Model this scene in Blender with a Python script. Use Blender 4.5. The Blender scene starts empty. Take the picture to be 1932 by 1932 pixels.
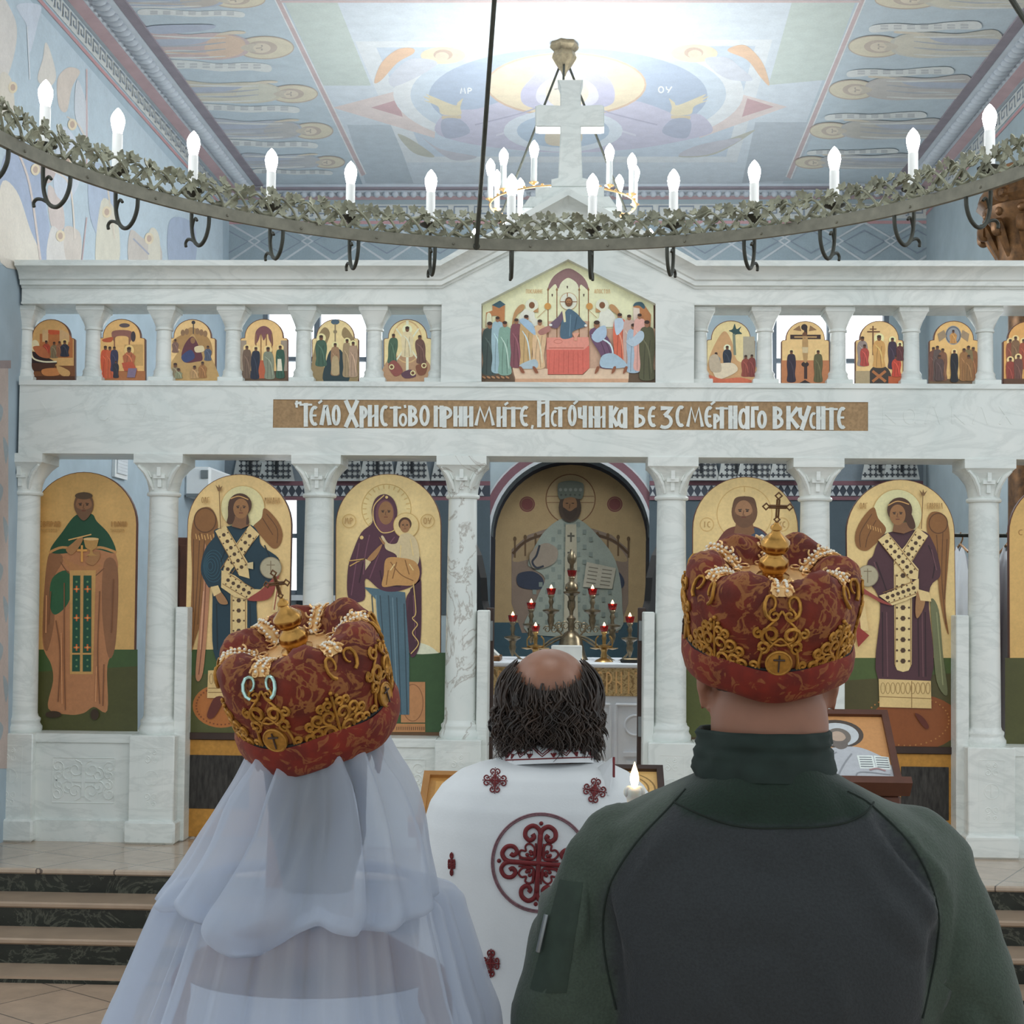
import bpy, math, random
import numpy as np
from mathutils import Vector, Matrix, noise
from mathutils.bvhtree import BVHTree
R_ = random.Random(7)
pi = math.pi
SC = bpy.context.scene
COL = SC.collection
# ---------------------------------------------------------------- camera
FPX, PSI, PHI, RHO, SY = 2800.0, .0429, .0372, .0105, .036
CAMZ = 1.8
CM = Matrix.Rotation(PSI, 3, 'Z') @ Matrix.Rotation(pi/2+PHI, 3, 'X') @ Matrix.Rotation(RHO, 3, 'Z')
cam_data = bpy.data.cameras.new('camera')
cam = bpy.data.objects.new('camera', cam_data)
COL.objects.link(cam)
cam.matrix_world = Matrix.Translation((0, 0, CAMZ)) @ CM.to_4x4()
cam_data.sensor_width = 36
cam_data.lens = FPX/1932*36
cam_data.shift_y = SY
cam_data.clip_start = .05
SC.camera = cam
# ---------------------------------------------------------------- light and exposure
SC.view_settings.view_transform = 'Standard'
SC.view_settings.look = 'None'
SC.view_settings.gamma = 1
SC.view_settings.use_curve_mapping = False
SC.view_settings.exposure = 0.0
SC.cycles.use_denoising = True
SC.cycles.max_bounces = 8
SC.cycles.sample_clamp_indirect = 6
W = bpy.data.worlds.new('world')
SC.world = W
W.use_nodes = True
W.node_tree.nodes['Background'].inputs[0].default_value = (.87, .95, 1.0, 1)
W.node_tree.nodes['Background'].inputs[1].default_value = .88
def area_light(name, loc, target, size, power, color=(1, 1, 1), sy=None):
    l = bpy.data.lights.new(name, 'AREA'); l.energy = power; l.color = color
    l.shape = 'RECTANGLE'; l.size = size; l.size_y = sy or size
    o = bpy.data.objects.new(name, l); COL.objects.link(o)
    o.location = loc
    o.rotation_euler = (Vector(target)-Vector(loc)).to_track_quat('-Z', 'Y').to_euler()
    return o
# added area fills high on both sides of the nave; no windows built there
area_light('nave_fill_light', (-4.6, 3.0, 5.6), (0, 8.5, 2.2), 2.2, 40, (.93, .98, 1), 3.0)
area_light('nave_fill_light', (4.6, 3.0, 5.6), (0, 8.5, 2.2), 2.2, 40, (.93, .98, 1), 3.0)
area_light('overhead_fill_light', (0, 3.6, 7.8), (0, 5.6, 2.0), 2.6, 88, (1, .99, .96))  # added soft overhead fill for the screen and shoulders, no lamp hangs there
# area light inside the altar, near the right wall
area_light('altar_area_light', (2.9, 11.0, 3.6), (-1.0, 11.6, 2.2), 1.2, 60, (.92, .97, 1), 1.6)

# ---------------------------------------------------------------- pixel -> point on a plane of the place
def ray(u, v):
    return CM @ Vector(((u-966)/FPX, -(v-966-SY*1932)/FPX, -1))
def at(u, v, Y):
    d = ray(u, v); return Vector((0, 0, CAMZ))+d*(Y/d.y)
def atz(u, v, z):
    d = ray(u, v); return Vector((0, 0, CAMZ))+d*((z-CAMZ)/d.z)
def atx(u, v, x):
    d = ray(u, v); return Vector((0, 0, CAMZ))+d*(x/d.x)
# ---------------------------------------------------------------- colours and materials
def lin(c):
    return c/12.92 if c <= .04045 else ((c+.055)/1.055)**2.4
def hx(s, g=1.0):
    s = s.lstrip('#')
    return tuple(min(.92, lin(int(s[i:i+2], 16)/255)*g) for i in (0, 2, 4))
MATS = {}
class NT:
    def __init__(s, name):
        s.m = bpy.data.materials.new(name); s.m.use_nodes = True
        s.t = s.m.node_tree; s.b = s.t.nodes['Principled BSDF']; MATS[name] = s.m
    def n(s, kind, **kw):
        x = s.t.nodes.new('ShaderNode'+kind)
        for k, v in kw.items():
            if k.startswith('i_'):
                key = k[2:]
                x.inputs[int(key) if key.isdigit() else key.replace('_', ' ')].default_value = v
            else: setattr(x, k, v)
        return x
    def l(s, a, b): s.t.links.new(a, b)
    def set(s, **kw):
        for k, v in kw.items():
            k = k.replace('_', ' ')
            s.b.inputs[k].default_value = (*v, 1) if isinstance(v, tuple) and len(v) == 3 else v
        return s
    def ramp(s, fac, stops):
        r = s.n('ValToRGB'); e = r.color_ramp.elements
        while len(e) < len(stops): e.new(.5)
        for x, (p, c) in zip(e, stops): x.position = p; x.color = (*c, 1)
        s.l(fac, r.inputs[0]); return r.outputs[0]
    def coord(s, out='Object', scale=(1, 1, 1), rot=(0, 0, 0)):
        c = s.n('TexCoord'); m = s.n('Mapping')
        m.inputs['Scale'].default_value = scale; m.inputs['Rotation'].default_value = rot
        s.l(c.outputs[out], m.inputs[0]); return m.outputs[0]
    def noise(s, vec, scale=5, detail=6, rough=.55, dist=0):
        x = s.n('TexNoise'); x.inputs['Scale'].default_value = scale; x.inputs['Detail'].default_value = detail
        x.inputs['Roughness'].default_value = rough; x.inputs['Distortion'].default_value = dist
        s.l(vec, x.inputs['Vector']); return x.outputs[0]
    def mix(s, fac, a, b, mode='MIX'):
        x = s.n('Mix', data_type='RGBA', blend_type=mode)
        for i, v in ((0, fac), (6, a), (7, b)):
            if isinstance(v, (int, float)): x.inputs[i].default_value = v
            elif isinstance(v, tuple): x.inputs[i].default_value = (*v[:3], 1)
            else: s.l(v, x.inputs[i])
        return x.outputs[2]
    def bump(s, h, strength=.3, dist=.01):
        x = s.n('Bump'); x.inputs['Strength'].default_value = strength; x.inputs['Distance'].default_value = dist
        s.l(h, x.inputs['Height']); s.l(x.outputs[0], s.b.inputs['Normal'])
    def color(s, sock): s.l(sock, s.b.inputs['Base Color'])
def simple(name, col, rough=.5, metal=0.0, vary=.12, scale=8, **kw):
    k = NT(name); c = hx(col) if isinstance(col, str) else col
    v = k.coord(); n = k.noise(v, scale)
    lo = tuple(x*(1-vary) for x in c); hi = tuple(min(1, x*(1+vary)) for x in c)
    k.color(k.ramp(n, [(.3, lo), (.7, hi)]))
    k.set(Roughness=rough, Metallic=metal, **kw); return k.m
# marble: pale, slightly green-grey, with soft diagonal veins
k = NT('marble')
v = k.coord(scale=(1, 1, 1), rot=(0, .5, .4))
n1 = k.noise(v, 1.6, 8, .6, 1.2)
base = k.ramp(n1, [(.3, hx('#dfe6e2')), (.62, hx('#eef1ec')), (.8, hx('#e2e6e2'))])
n2 = k.noise(k.coord(scale=(.8, 1, 2.6), rot=(.2, .55, .3)), 1.5, 9, .62, 2.2)
veins = k.ramp(n2, [(.44, (0, 0, 0)), (.5, (.2, .2, .2)), (.56, (0, 0, 0))])
k.color(k.mix(veins, base, hx('#a2aaa6'))); k.set(Roughness=.34)
k = NT('marble_brown_vein')
base = k.ramp(k.noise(k.coord(rot=(0, .5, .4)), 1.6, 8, .6, 1.2), [(.3, hx('#dfe6e2')), (.7, hx('#eef1ec'))])
n2 = k.noise(k.coord(scale=(1.4, 1, 1), rot=(.2, .6, .3)), 2.3, 9, .6, 1.6)
veins = k.ramp(n2, [(.475, (0, 0, 0)), (.5, (.62, .62, .62)), (.525, (0, 0, 0))])
k.color(k.mix(veins, base, hx('#8d7f70'))); k.set(Roughness=.34)
# painted surfaces: colour comes from each painted shape, alpha marks gold leaf
def paint_mat(name, rough, vary, gold_metal):
    k = NT(name); a = k.n('Attribute', attribute_name='Col')
    v = k.coord(); n = k.noise(v, 9, 8, .65)
    n2 = k.noise(v, 70, 3, .6)
    f = k.ramp(n, [(.25, (1-vary,)*3), (.75, (1+vary*.6,)*3)])
    f2 = k.ramp(n2, [(.3, (1-vary*.5,)*3), (.7, (1+vary*.4,)*3)])
    c = k.mix(1.0, k.mix(1.0, a.outputs[0], f, 'MULTIPLY'), f2, 'MULTIPLY'); k.color(c)
    mm = k.n('Math', operation='MULTIPLY'); k.l(a.outputs['Alpha'], mm.inputs[0]); mm.inputs[1].default_value = gold_metal
    k.l(mm.outputs[0], k.b.inputs['Metallic']); k.set(Roughness=rough)
paint_mat('icon_paint', .42, .12, .35)
paint_mat('fresco', .85, .10, 0)
simple('brown_panel', '#a88a66', .8, vary=.2, scale=60)
simple('wood_dark', '#3a2820', .5, vary=.3)
simple('wood_black', '#0f0e0f', .75, vary=.3)
simple('wood_brown', '#5a3424', .45, vary=.25)
simple('wood_light', '#a8763e', .45, vary=.2)
simple('white_cloth', '#dcdfe4', .8, vary=.05)
simple('orange_gold', '#c08a3c', .55, .2, vary=.15, scale=40)
simple('iron', '#44463f', .55, .5, vary=.3, scale=30)
simple('ring_metal', '#787668', .5, .3, vary=.2, scale=30)
simple('bronze_leaf', '#8d8e7a', .55, .25, vary=.4, scale=40)
simple('brass', '#b08e58', .28, .9, vary=.2)
simple('silver_brass', '#7d705a', .3, .8, vary=.3, scale=30)
simple('gold', '#b88a4a', .24, .95, vary=.25, scale=60)
simple('gold_pale', '#eabd80', .32, .45, vary=.12, scale=60)
simple('gold_thread', '#b58238', .5, .55, vary=.3, scale=120)
simple('gold_carved', '#6e4c2c', .45, .4, vary=.5, scale=22)
simple('old_gilt', '#8c8068', .5, .4, vary=.3, scale=30)
simple('white_plastic', '#e8ebec', .45, vary=.03)
simple('candle_tube', '#f2f4f2', .5, vary=.02)
simple('wax', '#f2e2d2', .5, vary=.04, Subsurface_Weight=.3)
simple('grey_metal', '#8a8f90', .4, .6)
simple('frame_grey', '#6a747e', .6, vary=.1)
simple('book_white', '#d8d8d2', .7, vary=.05)
def emit(name, col, strength):
    k = NT(name); k.set(Base_Color=hx(col), Emission_Color=hx(col), Emission_Strength=strength, Roughness=.4); return k.m
emit('bulb', '#fbfdff', 30)
emit('flame', '#ffd9a0', 7)
emit('window_daylight', '#f2f8ff', 2.2)
k = NT('red_glass'); k.set(Base_Color=hx('#a01818'), Roughness=.1, Transmission_Weight=.6)
# ---------------------------------------------------------------- mesh builder
def cat(pts, n=6, closed=True):
    P = [Vector(p) for p in pts]; N = len(P); out = []
    rng = range(N) if closed else range(N-1)
    for i in rng:
        if closed: a, b, c, d = P[i-1], P[i], P[(i+1) % N], P[(i+2) % N]
        else: a, b, c, d = P[max(i-1, 0)], P[i], P[i+1], P[min(i+2, N-1)]
        for j in range(n):
            t = j/n
            out.append(.5*((2*b)+(c-a)*t+(2*a-5*b+4*c-d)*t*t+(3*b-a-3*c+d)*t**3))
    if not closed: out.append(P[-1])
    return out
class M:
    def __init__(s): s.v = []; s.f = []; s.c = []; s.m = []
    def add(s, vs, fs, mat=0, col=None):
        o = len(s.v); s.v += [tuple(p) for p in vs]
        for f in fs: s.f.append([i+o for i in f]); s.m.append(mat); s.c.append(col)
        return s
    def box(s, x0, x1, y0, y1, z0, z1, mat=0):
        vs = [(x, y, z) for z in (z0, z1) for y in (y0, y1) for x in (x0, x1)]
        return s.add(vs, [(0, 2, 3, 1), (4, 5, 7, 6), (0, 1, 5, 4), (2, 6, 7, 3), (0, 4, 6, 2), (1, 3, 7, 5)], mat)
    def bbox(s, x0, x1, y0, y1, z0, z1, b=.01, mat=0):       # box with chamfered front edges
        return s.prism_y([(x0+b, z0), (x1-b, z0), (x1, z0+b), (x1, z1-b), (x1-b, z1), (x0+b, z1), (x0, z1-b), (x0, z0+b)], y0, y1, mat, b)
    def prism_y(s, pts, y0, y1, mat=0, b=0):               # (x,z) outline pushed from y0 (front) to y1
        n = len(pts); cx = sum(p[0] for p in pts)/n; cz = sum(p[1] for p in pts)/n
        rings = []
        if b:
            P = [Vector((p[0], p[1])) for p in pts]; ins = []
            ar = sum(P[i-1].x*P[i].y-P[i].x*P[i-1].y for i in range(n)); sg = 1 if ar > 0 else -1
            for i in range(n):
                e1 = (P[i]-P[i-1]); e2 = (P[(i+1) % n]-P[i])
                if e1.length < 1e-6 or e2.length < 1e-6: ins.append(P[i].copy()); continue
                e1.normalize(); e2.normalize()
                nn = Vector((-e1.y-e2.y, e1.x+e2.x))*sg
                if nn.length < 1e-6: ins.append(P[i].copy()); continue
                nn.normalize(); ins.append(P[i]+nn*b)
            rings.append([(p.x, y0, p.y) for p in ins]); rings.append([(p[0], y0+b, p[1]) for p in pts])
        else: rings.append([(p[0], y0, p[1]) for p in pts])
        rings.append([(p[0], y1, p[1]) for p in pts])
        vs = [q for r in rings for q in r]; fs = []
        for k in range(len(rings)-1):
            for i in range(n):
                j = (i+1) % n; fs.append((k*n+i, k*n+j, (k+1)*n+j, (k+1)*n+i))
        fs.append(tuple(range(n))); fs.append(tuple(range(len(vs)-1, len(vs)-n-1, -1)))
        return s.add(vs, fs, mat)
    def lathe(s, prof, n=24, c=(0, 0, 0), mat=0, mtx=None, cap=True, fn=None):
        vs = []; c = Vector(c)
        for r, z in prof:
            for i in range(n):
                a = 2*pi*i/n; rr = r*(fn(a, z) if fn else 1)
                p = Vector((rr*math.cos(a), rr*math.sin(a), z))
                vs.append((mtx @ p if mtx else p)+c)
        fs = []
        for k in range(len(prof)-1):
            for i in range(n):
                j = (i+1) % n; fs.append((k*n+i, k*n+j, (k+1)*n+j, (k+1)*n+i))
        if cap: fs.append(tuple(range(n-1, -1, -1))); fs.append(tuple(range(len(vs)-n, len(vs))))
        return s.add(vs, fs, mat)
    def tube(s, pts, r=.01, n=8, closed=False, mat=0, cap=True, flat=None):
        P = [Vector(p) for p in pts]; N = len(P)
        if N < 2: return s
        vs = []; up = Vector((0, 0, 1)); prev = None
        for i in range(N):
            t = (P[(i+1) % N]-P[i-1]) if closed else (P[min(i+1, N-1)]-P[max(i-1, 0)])
            if t.length < 1e-9: t = Vector((0, 0, 1))
            t.normalize()
            if prev is None:
                a = t.cross(up)
                if a.length < .1: a = t.cross(Vector((1, 0, 0)))
            else: a = prev-t*prev.dot(t)
            if a.length < 1e-6: a = t.cross(Vector((1, 0, 0)))
            a.normalize(); prev = a; b = t.cross(a)
            rr = r[i] if isinstance(r, (list, tuple)) else r
            for k in range(n):
                th = 2*pi*k/n
                vs.append(P[i]+a*(rr*math.cos(th))+b*(rr*math.sin(th)))
        fs = []
        for i in range(N if closed else N-1):
            i2 = (i+1) % N
            for k in range(n):
                k2 = (k+1) % n; fs.append((i*n+k, i*n+k2, i2*n+k2, i2*n+k))
        if cap and not closed: fs.append(tuple(range(n-1, -1, -1))); fs.append(tuple(range((N-1)*n, N*n)))
        return s.add(vs, fs, mat)
    def ball(s, c, r, sc=(1, 1, 1), nu=12, nv=8, mat=0, mtx=None):
        vs = []; c = Vector(c)
        for j in range(1, nv):
            th = pi*j/nv
            for i in range(nu):
                a = 2*pi*i/nu
                p = Vector((r*sc[0]*math.sin(th)*math.cos(a), r*sc[1]*math.sin(th)*math.sin(a), r*sc[2]*math.cos(th)))
                vs.append((mtx @ p if mtx else p)+c)
        t = Vector((0, 0, r*sc[2])); b = -t
        vs += [(mtx @ t if mtx else t)+c, (mtx @ b if mtx else b)+c]
        fs = []
        for j in range(nv-2):
            for i in range(nu):
                i2 = (i+1) % nu; fs.append((j*nu+i, (j+1)*nu+i, (j+1)*nu+i2, j*nu+i2))
        T = len(vs)-2; B = T+1
        for i in range(nu):
            i2 = (i+1) % nu; fs.append((T, i, i2)); fs.append((B, (nv-2)*nu+i2, (nv-2)*nu+i))
        return s.add(vs, fs, mat)
    def grid(s, fn, nu, nv, wrap=False, mat=0):
        vs = [fn(i/nu, j/nv) for j in range(nv+1) for i in range(nu+(0 if wrap else 1))]
        w = nu if wrap else nu+1; fs = []
        for j in range(nv):
            for i in range(nu):
                i2 = (i+1) % w if wrap else i+1
                fs.append((j*w+i, j*w+i2, (j+1)*w+i2, (j+1)*w+i))
        return s.add(vs, fs, mat)
    def build(s, name, mats, parent=None, smooth=40, base=None):
        if isinstance(mats, str): mats = [mats]
        off = Vector((0, 0, 0))
        p = parent
        while p is not None: off += p.location; p = p.parent
        me = bpy.data.meshes.new(name)
        me.from_pydata([tuple(Vector(q)-off) for q in s.v] if off.length else s.v, [], s.f)
        for m in mats: me.materials.append(MATS[m])
        me.polygons.foreach_set('material_index', s.m)
        if any(c is not None for c in s.c):
            ca = me.color_attributes.new('Col', 'FLOAT_COLOR', 'CORNER')
            buf = []
            for f, c in zip(s.f, s.c):
                c = c or (.5, .5, .5, 0); buf += list(c)*len(f)
            ca.data.foreach_set('color', buf)
        me.validate(); me.update()
        if smooth:
            me.polygons.foreach_set('use_smooth', [True]*len(me.polygons))
            me.set_sharp_from_angle(angle=math.radians(smooth))
        o = bpy.data.objects.new(name, me); COL.objects.link(o)
        if parent is not None: o.parent = parent
        return o
def tag(o, label, category, group=None):
    o['label'] = label; o['category'] = category
    if group: o['group'] = group
    return o
def thing(name, label, category, loc=(0, 0, 0), group=None):
    o = bpy.data.objects.new(name, None); COL.objects.link(o); o.location = loc; o.empty_display_size = .05
    return tag(o, label, category, group)
def struct(o): o['kind'] = 'structure'; return o
def dup(o, parent=None):
    c = o.copy(); COL.objects.link(c)
    if parent is not None: c.parent = parent
    for ch in list(o.children): dup(ch, c)
    return c
# ---------------------------------------------------------------- flat painting on a real surface
class Paint:
    """coloured shapes laid as thin paint layers on one surface of the place"""
    def __init__(s, to, sc=1.0, ox=0, oy=0, gain=1.0, nrm=(0, -1, 0), step=.00012, lift=.002, wash=0.0):
        s.to, s.sc, s.ox, s.oy, s.g, s.w = to, sc, ox, oy, gain, wash
        s.n = Vector(nrm); s.step = step; s.k = 0; s.m = M(); s.lift = lift
    def tone(s, col):
        c = hx(col, s.g) if isinstance(col, str) else col
        return tuple(v*(1-s.w)+.82*s.w for v in c)
    def P(s, x, y):
        return s.to(s.ox+x/s.sc, s.oy+y/s.sc)
    def raw(s, pts, col, gold=0):
        off = s.n*(s.lift+s.k*s.step); s.k += 1
        vs = [s.P(*p[:2])+off for p in pts]
        c = s.tone(col)
        a = (vs[0]-vs[1]).cross(vs[2]-vs[1]) if len(vs) > 2 else s.n
        s.m.add(vs, [tuple(range(len(vs)))], 0, (*c, gold)); return s
    def poly(s, col, txt, sm=1, gold=0):
        pts = txt if not isinstance(txt, str) else [tuple(map(float, q.split(','))) for q in txt.split()]
        if sm: pts = [(p.x, p.y) for p in cat([(p[0], p[1], 0) for p in pts], 5)]
        return s.raw(pts, col, gold)
    def ell(s, col, cx, cy, rx, ry=None, rot=0, gold=0, n=28, a0=0, a1=2*pi):
        ry = ry or rx; c, q = math.cos(rot), math.sin(rot); pts = []
        for i in range(n):
            a = a0+(a1-a0)*i/(n if a1-a0 > 6.2 else n-1); x, y = rx*math.cos(a), ry*math.sin(a)
            pts.append((cx+x*c-y*q, cy+x*q+y*c))
        return s.raw(pts, col, gold)
    def line(s, col, txt, w=3, sm=1, closed=False, taper=False, gold=0):
        pts = txt if not isinstance(txt, str) else [tuple(map(float, q.split(','))) for q in txt.split()]
        P = [Vector((p[0], p[1], 0)) for p in pts]
        if sm and len(P) > 2: P = cat(P, 5, closed)
        N = len(P); L = []; Rr = []
        for i in range(N):
            t = (P[(i+1) % N]-P[i-1]) if closed else P[min(i+1, N-1)]-P[max(i-1, 0)]
            if t.length < 1e-6: t = Vector((1, 0, 0))
            t.normalize(); nn = Vector((-t.y, t.x, 0))
            ww = w*(.25+.75*math.sin(pi*(i+.5)/N)) if taper else w
            L.append(P[i]+nn*ww/2); Rr.append(P[i]-nn*ww/2)
        off = s.n*(s.lift+s.k*s.step); s.k += 1
        vs = [s.P(p.x, p.y)+off for p in L]+[s.P(p.x, p.y)+off for p in Rr]
        c = s.tone(col)
        fs = [(i, (i+1) % N, N+(i+1) % N, N+i) for i in range(N if closed else N-1)]
        s.m.add(vs, fs, 0, (*c, gold)); return s
    def ring(s, col, cx, cy, rx, ry=None, w=3, gold=0):
        ry = ry or rx
        return s.line(col, [(cx+rx*math.cos(2*pi*i/36), cy+ry*math.sin(2*pi*i/36)) for i in range(36)], w, 0, True, gold=gold)
    def text(s, col, t, x0, y0, w, h, lw=2):
        n = len(t)
        for i, ch in enumerate(t):
            if ch == ' ': continue
            for st in GLYPH.get(ch, GLYPH['І']):
                s.line(col, [(x0+(i+.08+.8*a)*w/n, y0+b*h) for a, b in st], lw, 0)
        return s
    def fig(s, col, x, y0, w, y1, head='#6b452c', halo=None, lean=0, lite=None):
        """a standing robed figure: head top y0, feet y1"""
        h = y1-y0; hr = w*.2
        if halo: s.ell(halo, x+lean, y0+hr*1.2, hr*2.0, gold=1)
        pts = [(x+lean-w*.16, y0+hr*2), (x+lean-w*.42, y0+hr*3.2), (x+lean*.6-w*.5, y0+h*.45), (x-w*.42, y0+h*.75), (x-w*.45, y1),
               (x+w*.45, y1), (x+w*.4, y0+h*.75), (x+lean*.6+w*.5, y0+h*.45), (x+lean+w*.42, y0+hr*3.2), (x+lean+w*.16, y0+hr*2)]
        s.poly(col, pts)
        dk = tuple(v*.55 for v in hx(col, s.g)); lt = tuple(min(.9, v*1.5+.02) for v in hx(col, s.g))
        s.line(dk, [(x+lean*.7-w*.1, y0+h*.34), (x-w*.18, y0+h*.7), (x-w*.2, y1)], w*.05)
        s.line(dk, [(x+lean*.7+w*.2, y0+h*.34), (x+w*.12, y0+h*.7), (x+w*.18, y1)], w*.05)
        s.line(hx(lite, s.g) if lite else lt, [(x+lean-w*.3, y0+h*.3), (x+w*.1, y0+h*.5), (x+w*.3, y0+h*.9)], w*.1, taper=True)
        s.ell(head, x+lean, y0+hr*1.15, hr*.82, hr*1.12); s.ell('#3a2418', x+lean, y0+hr*.55, hr*.85, hr*.6)
        return s
    def build(s, name, mat, parent=None):
        return s.m.build(name, mat, parent, smooth=0)
# letter strokes in a unit box, y down
def arc(cx, cy, rx, ry, a0, a1, n=10): return [(cx+rx*math.cos(math.radians(a0+(a1-a0)*i/n)), cy+ry*math.sin(math.radians(a0+(a1-a0)*i/n))) for i in range(n+1)]
GLYPH = {
 'Т': [[(0, .06), (1, .06)], [(.5, .06), (.5, 1)]],
 'Е': [arc(.62, .5, .5, .46, 300, 60, 12), [(.2, .48), (.85, .48)]],
 'Л': [[(.04, 1), (.42, .04), (.62, .04), (.98, 1)]],
 'О': [arc(.5, .5, .38, .46, 0, 360, 18)],
 'Х': [[(.1, 0), (.9, 1)], [(.9, 0), (.1, 1)]],
 'Р': [[(.2, .04), (.2, 1)], arc(.24, .3, .6, .26, -90, 90, 10)],
 'И': [[(.14, 0), (.14, 1)], [(.86, 0), (.86, 1)], [(.14, .62), (.86, .4)]],
 'Н': [[(.14, 0), (.14, 1)], [(.86, 0), (.86, 1)], [(.14, .42), (.86, .6)]],
 'С': [arc(.6, .5, .48, .46, 300, 60, 12)],
 'В': [[(.16, .02), (.16, .98)], arc(.2, .25, .56, .22, -90, 90), arc(.2, .72, .68, .26, -90, 90)],
 'П': [[(.14, 0), (.14, 1)], [(.86, 0), (.86, 1)], [(0, .05), (1, .05)]],
 'М': [[(.04, 1), (.26, .03), (.5, .72), (.74, .03), (.96, 1)]],
 'К': [[(.16, 0), (.16, 1)], [(.92, 0), (.3, .48), (.95, 1)]],
 'А': [[(.03, 1), (.45, .03), (.6, .03), (.97, 1)], [(.2, .66), (.82, .66)]],
 'а': [arc(.46, .56, .36, .42, 0, 360, 16), [(.84, .04), (.84, 1)]],
 'Ч': [[(.14, 0), (.14, .5), (.82, .56)], [(.82, 0), (.82, 1)]],
 'Б': [[(.16, .02), (.16, .98)], [(.1, .05), (.9, .05)], arc(.2, .7, .64, .27, -90, 90)],
 'З': [[(.1, .06), (.85, .06), (.4, .42)], arc(.4, .68, .48, .28, -90, 130)],
 'Г': [[(.16, 1), (.16, .05), (.95, .05)]],
 'У': [[(.08, 0), (.12, .4), (.5, .58)], [(.95, 0), (.3, 1)]],
 'І': [[(.5, 0), (.5, 1)]],
 'Ъ': [[(0, .05), (.3, .05), (.3, .97)], arc(.3, .7, .5, .27, -90, 90)],
}
# ================================================================= the setting
ZS = .40            # level of the raised platform and of the altar
YB = 13.7           # rear wall of the altar
XL, XR = -3.28, 3.2
ZC = 5.66
# --- floor of the nave: beige diagonal tiles
def tile_mat(name, c1, c2, size, rot, mortar, rough):
    k = NT(name); v = k.coord(rot=(0, 0, rot))
    b = k.n('TexBrick'); b.offset = 0; b.inputs['Scale'].default_value = 1
    b.inputs['Brick Width'].default_value = size; b.inputs['Row Height'].default_value = size
    b.inputs['Mortar Size'].default_value = .004; b.inputs['Color1'].default_value = (*hx(c1), 1)
    b.inputs['Color2'].default_value = (*hx(c2), 1); b.inputs['Mortar'].default_value = (*hx(mortar), 1)
    k.l(v, b.inputs[0]); n = k.noise(v, 6, 8, .65)
    k.color(k.mix(1, b.outputs[0], k.ramp(n, [(.3, (.8, .8, .8)), (.7, (1.1, 1.08, 1.05))]), 'MULTIPLY')); k.set(Roughness=rough)
tile_mat('floor_tile', '#a8917c', '#b39b86', .42, .62, '#5c5048', .25)
tile_mat('platform_tile', '#b8a694', '#c0ae9c', .36, .5, '#6c6058', .12)
k = NT('green_marble'); v = k.coord(scale=(1, 1, 1.3))
n = k.noise(v, 3.5, 9, .65, 1.8); veins = k.ramp(n, [(.47, (0, 0, 0)), (.5, (.8, .8, .8)), (.53, (0, 0, 0))])
base = k.ramp(k.noise(v, 4, 8), [(.3, hx('#131813')), (.7, hx('#262c25'))])
k.color(k.mix(veins, base, hx('#585a4e'))); k.set(Roughness=.2)
simple('nosing', '#a48e79', .3, vary=.1)
struct(M().box(-6, 6, -4, 6.94, -.12, 0).build('floor', 'floor_tile', smooth=0))
steps = [(6.93, .03), (7.18, .153), (7.43, .277), (7.68, ZS)]
for i, (y, z) in enumerate(steps):
    z0 = 0 if i == 0 else steps[i-1][1]
    y2 = steps[i+1][0]+.02 if i < 3 else 14.2
    st = struct(M().box(-6, 6, y, y2, -.1 if i == 3 else 0, z-.022 if i else z-.012).build('step' if i < 3 else 'floor_altar', 'green_marble', smooth=0))
    t = M()
    e = y-.018
    if i: t.prism_y([(0, 0)]*3, 0, 0) if False else None
    zz = z-.03 if i else z-.012
    m_ = M()
    prof = [(e+.008, zz), (e, zz+.008), (e, z-.008), (e+.008, z), (y2, z), (y2, zz)] if i else [(y, zz), (y, z), (y2, z), (y2, zz)]
    n_ = len(prof); vs = [(x, p[0], p[1]) for x in (-6, 6) for p in prof]
    fs = [(a, (a+1) % n_, n_+(a+1) % n_, n_+a) for a in range(n_)]+[tuple(range(n_)), tuple(range(2*n_-1, n_-1, -1))]
    m_.add(vs, fs); m_.build('tread', 'platform_tile' if i == 3 else 'nosing', st, smooth=0)
# --- ceiling and walls of the altar
simple('plaster', '#acbdc8', .9, vary=.08, scale=4)
simple('plaster_grey', '#a2b0b6', .9, vary=.08, scale=4)
simple('plaster_white', '#d5dbe0', .9, vary=.05)
CE = struct(M().box(XL-.1, XR+.1, 7.2, YB+.2, ZC, ZC+.15).build('ceiling', 'plaster', smooth=0))
WL = struct(M().box(XL-.2, XL, 7.2, YB+.2, 0, ZC).build('wall_left', 'plaster', smooth=0))
WR = struct(M().box(XR, XR+.2, 9.3, YB+.2, 0, ZC).build('wall_right', 'plaster_grey', smooth=0))
# rear wall with two tall window openings and an arched niche
def wx(px, py=800): return at(px, py, YB).x
def wz(py, px=1072): return at(px, py, YB).z
w1 = (wx(492), wx(697)); w2 = (wx(1456), wx(1678))
zb, zt = wz(1128), wz(566)
nx, nr = at(1076, 1000, YB).x, .735
nz_s, nz_b = wz(1012), ZS
bw = M()
for a, b in ((XL, w1[0]), (w1[1], nx-nr), (nx+nr, w2[0]), (w2[1], XR)): bw.box(a, b, YB, YB+.4, ZS-.1, ZC)
for a, b in (w1, w2): bw.box(a, b, YB, YB+.4, ZS-.1, zb); bw.box(a, b, YB, YB+.4, zt, ZC)
ar = [(nx+nr*math.cos(pi*i/24), nz_s+nr*math.sin(pi*i/24)) for i in range(25)]
for i in range(24):
    (x0, z0), (x1, z1) = ar[i], ar[i+1]
    bw.add([(x0, YB, z0), (x1, YB, z1), (x1, YB, ZC), (x0, YB, ZC), (x0, YB+.4, z0), (x1, YB+.4, z1)], [(0, 1, 2, 3), (0, 4, 5, 1)])
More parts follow.
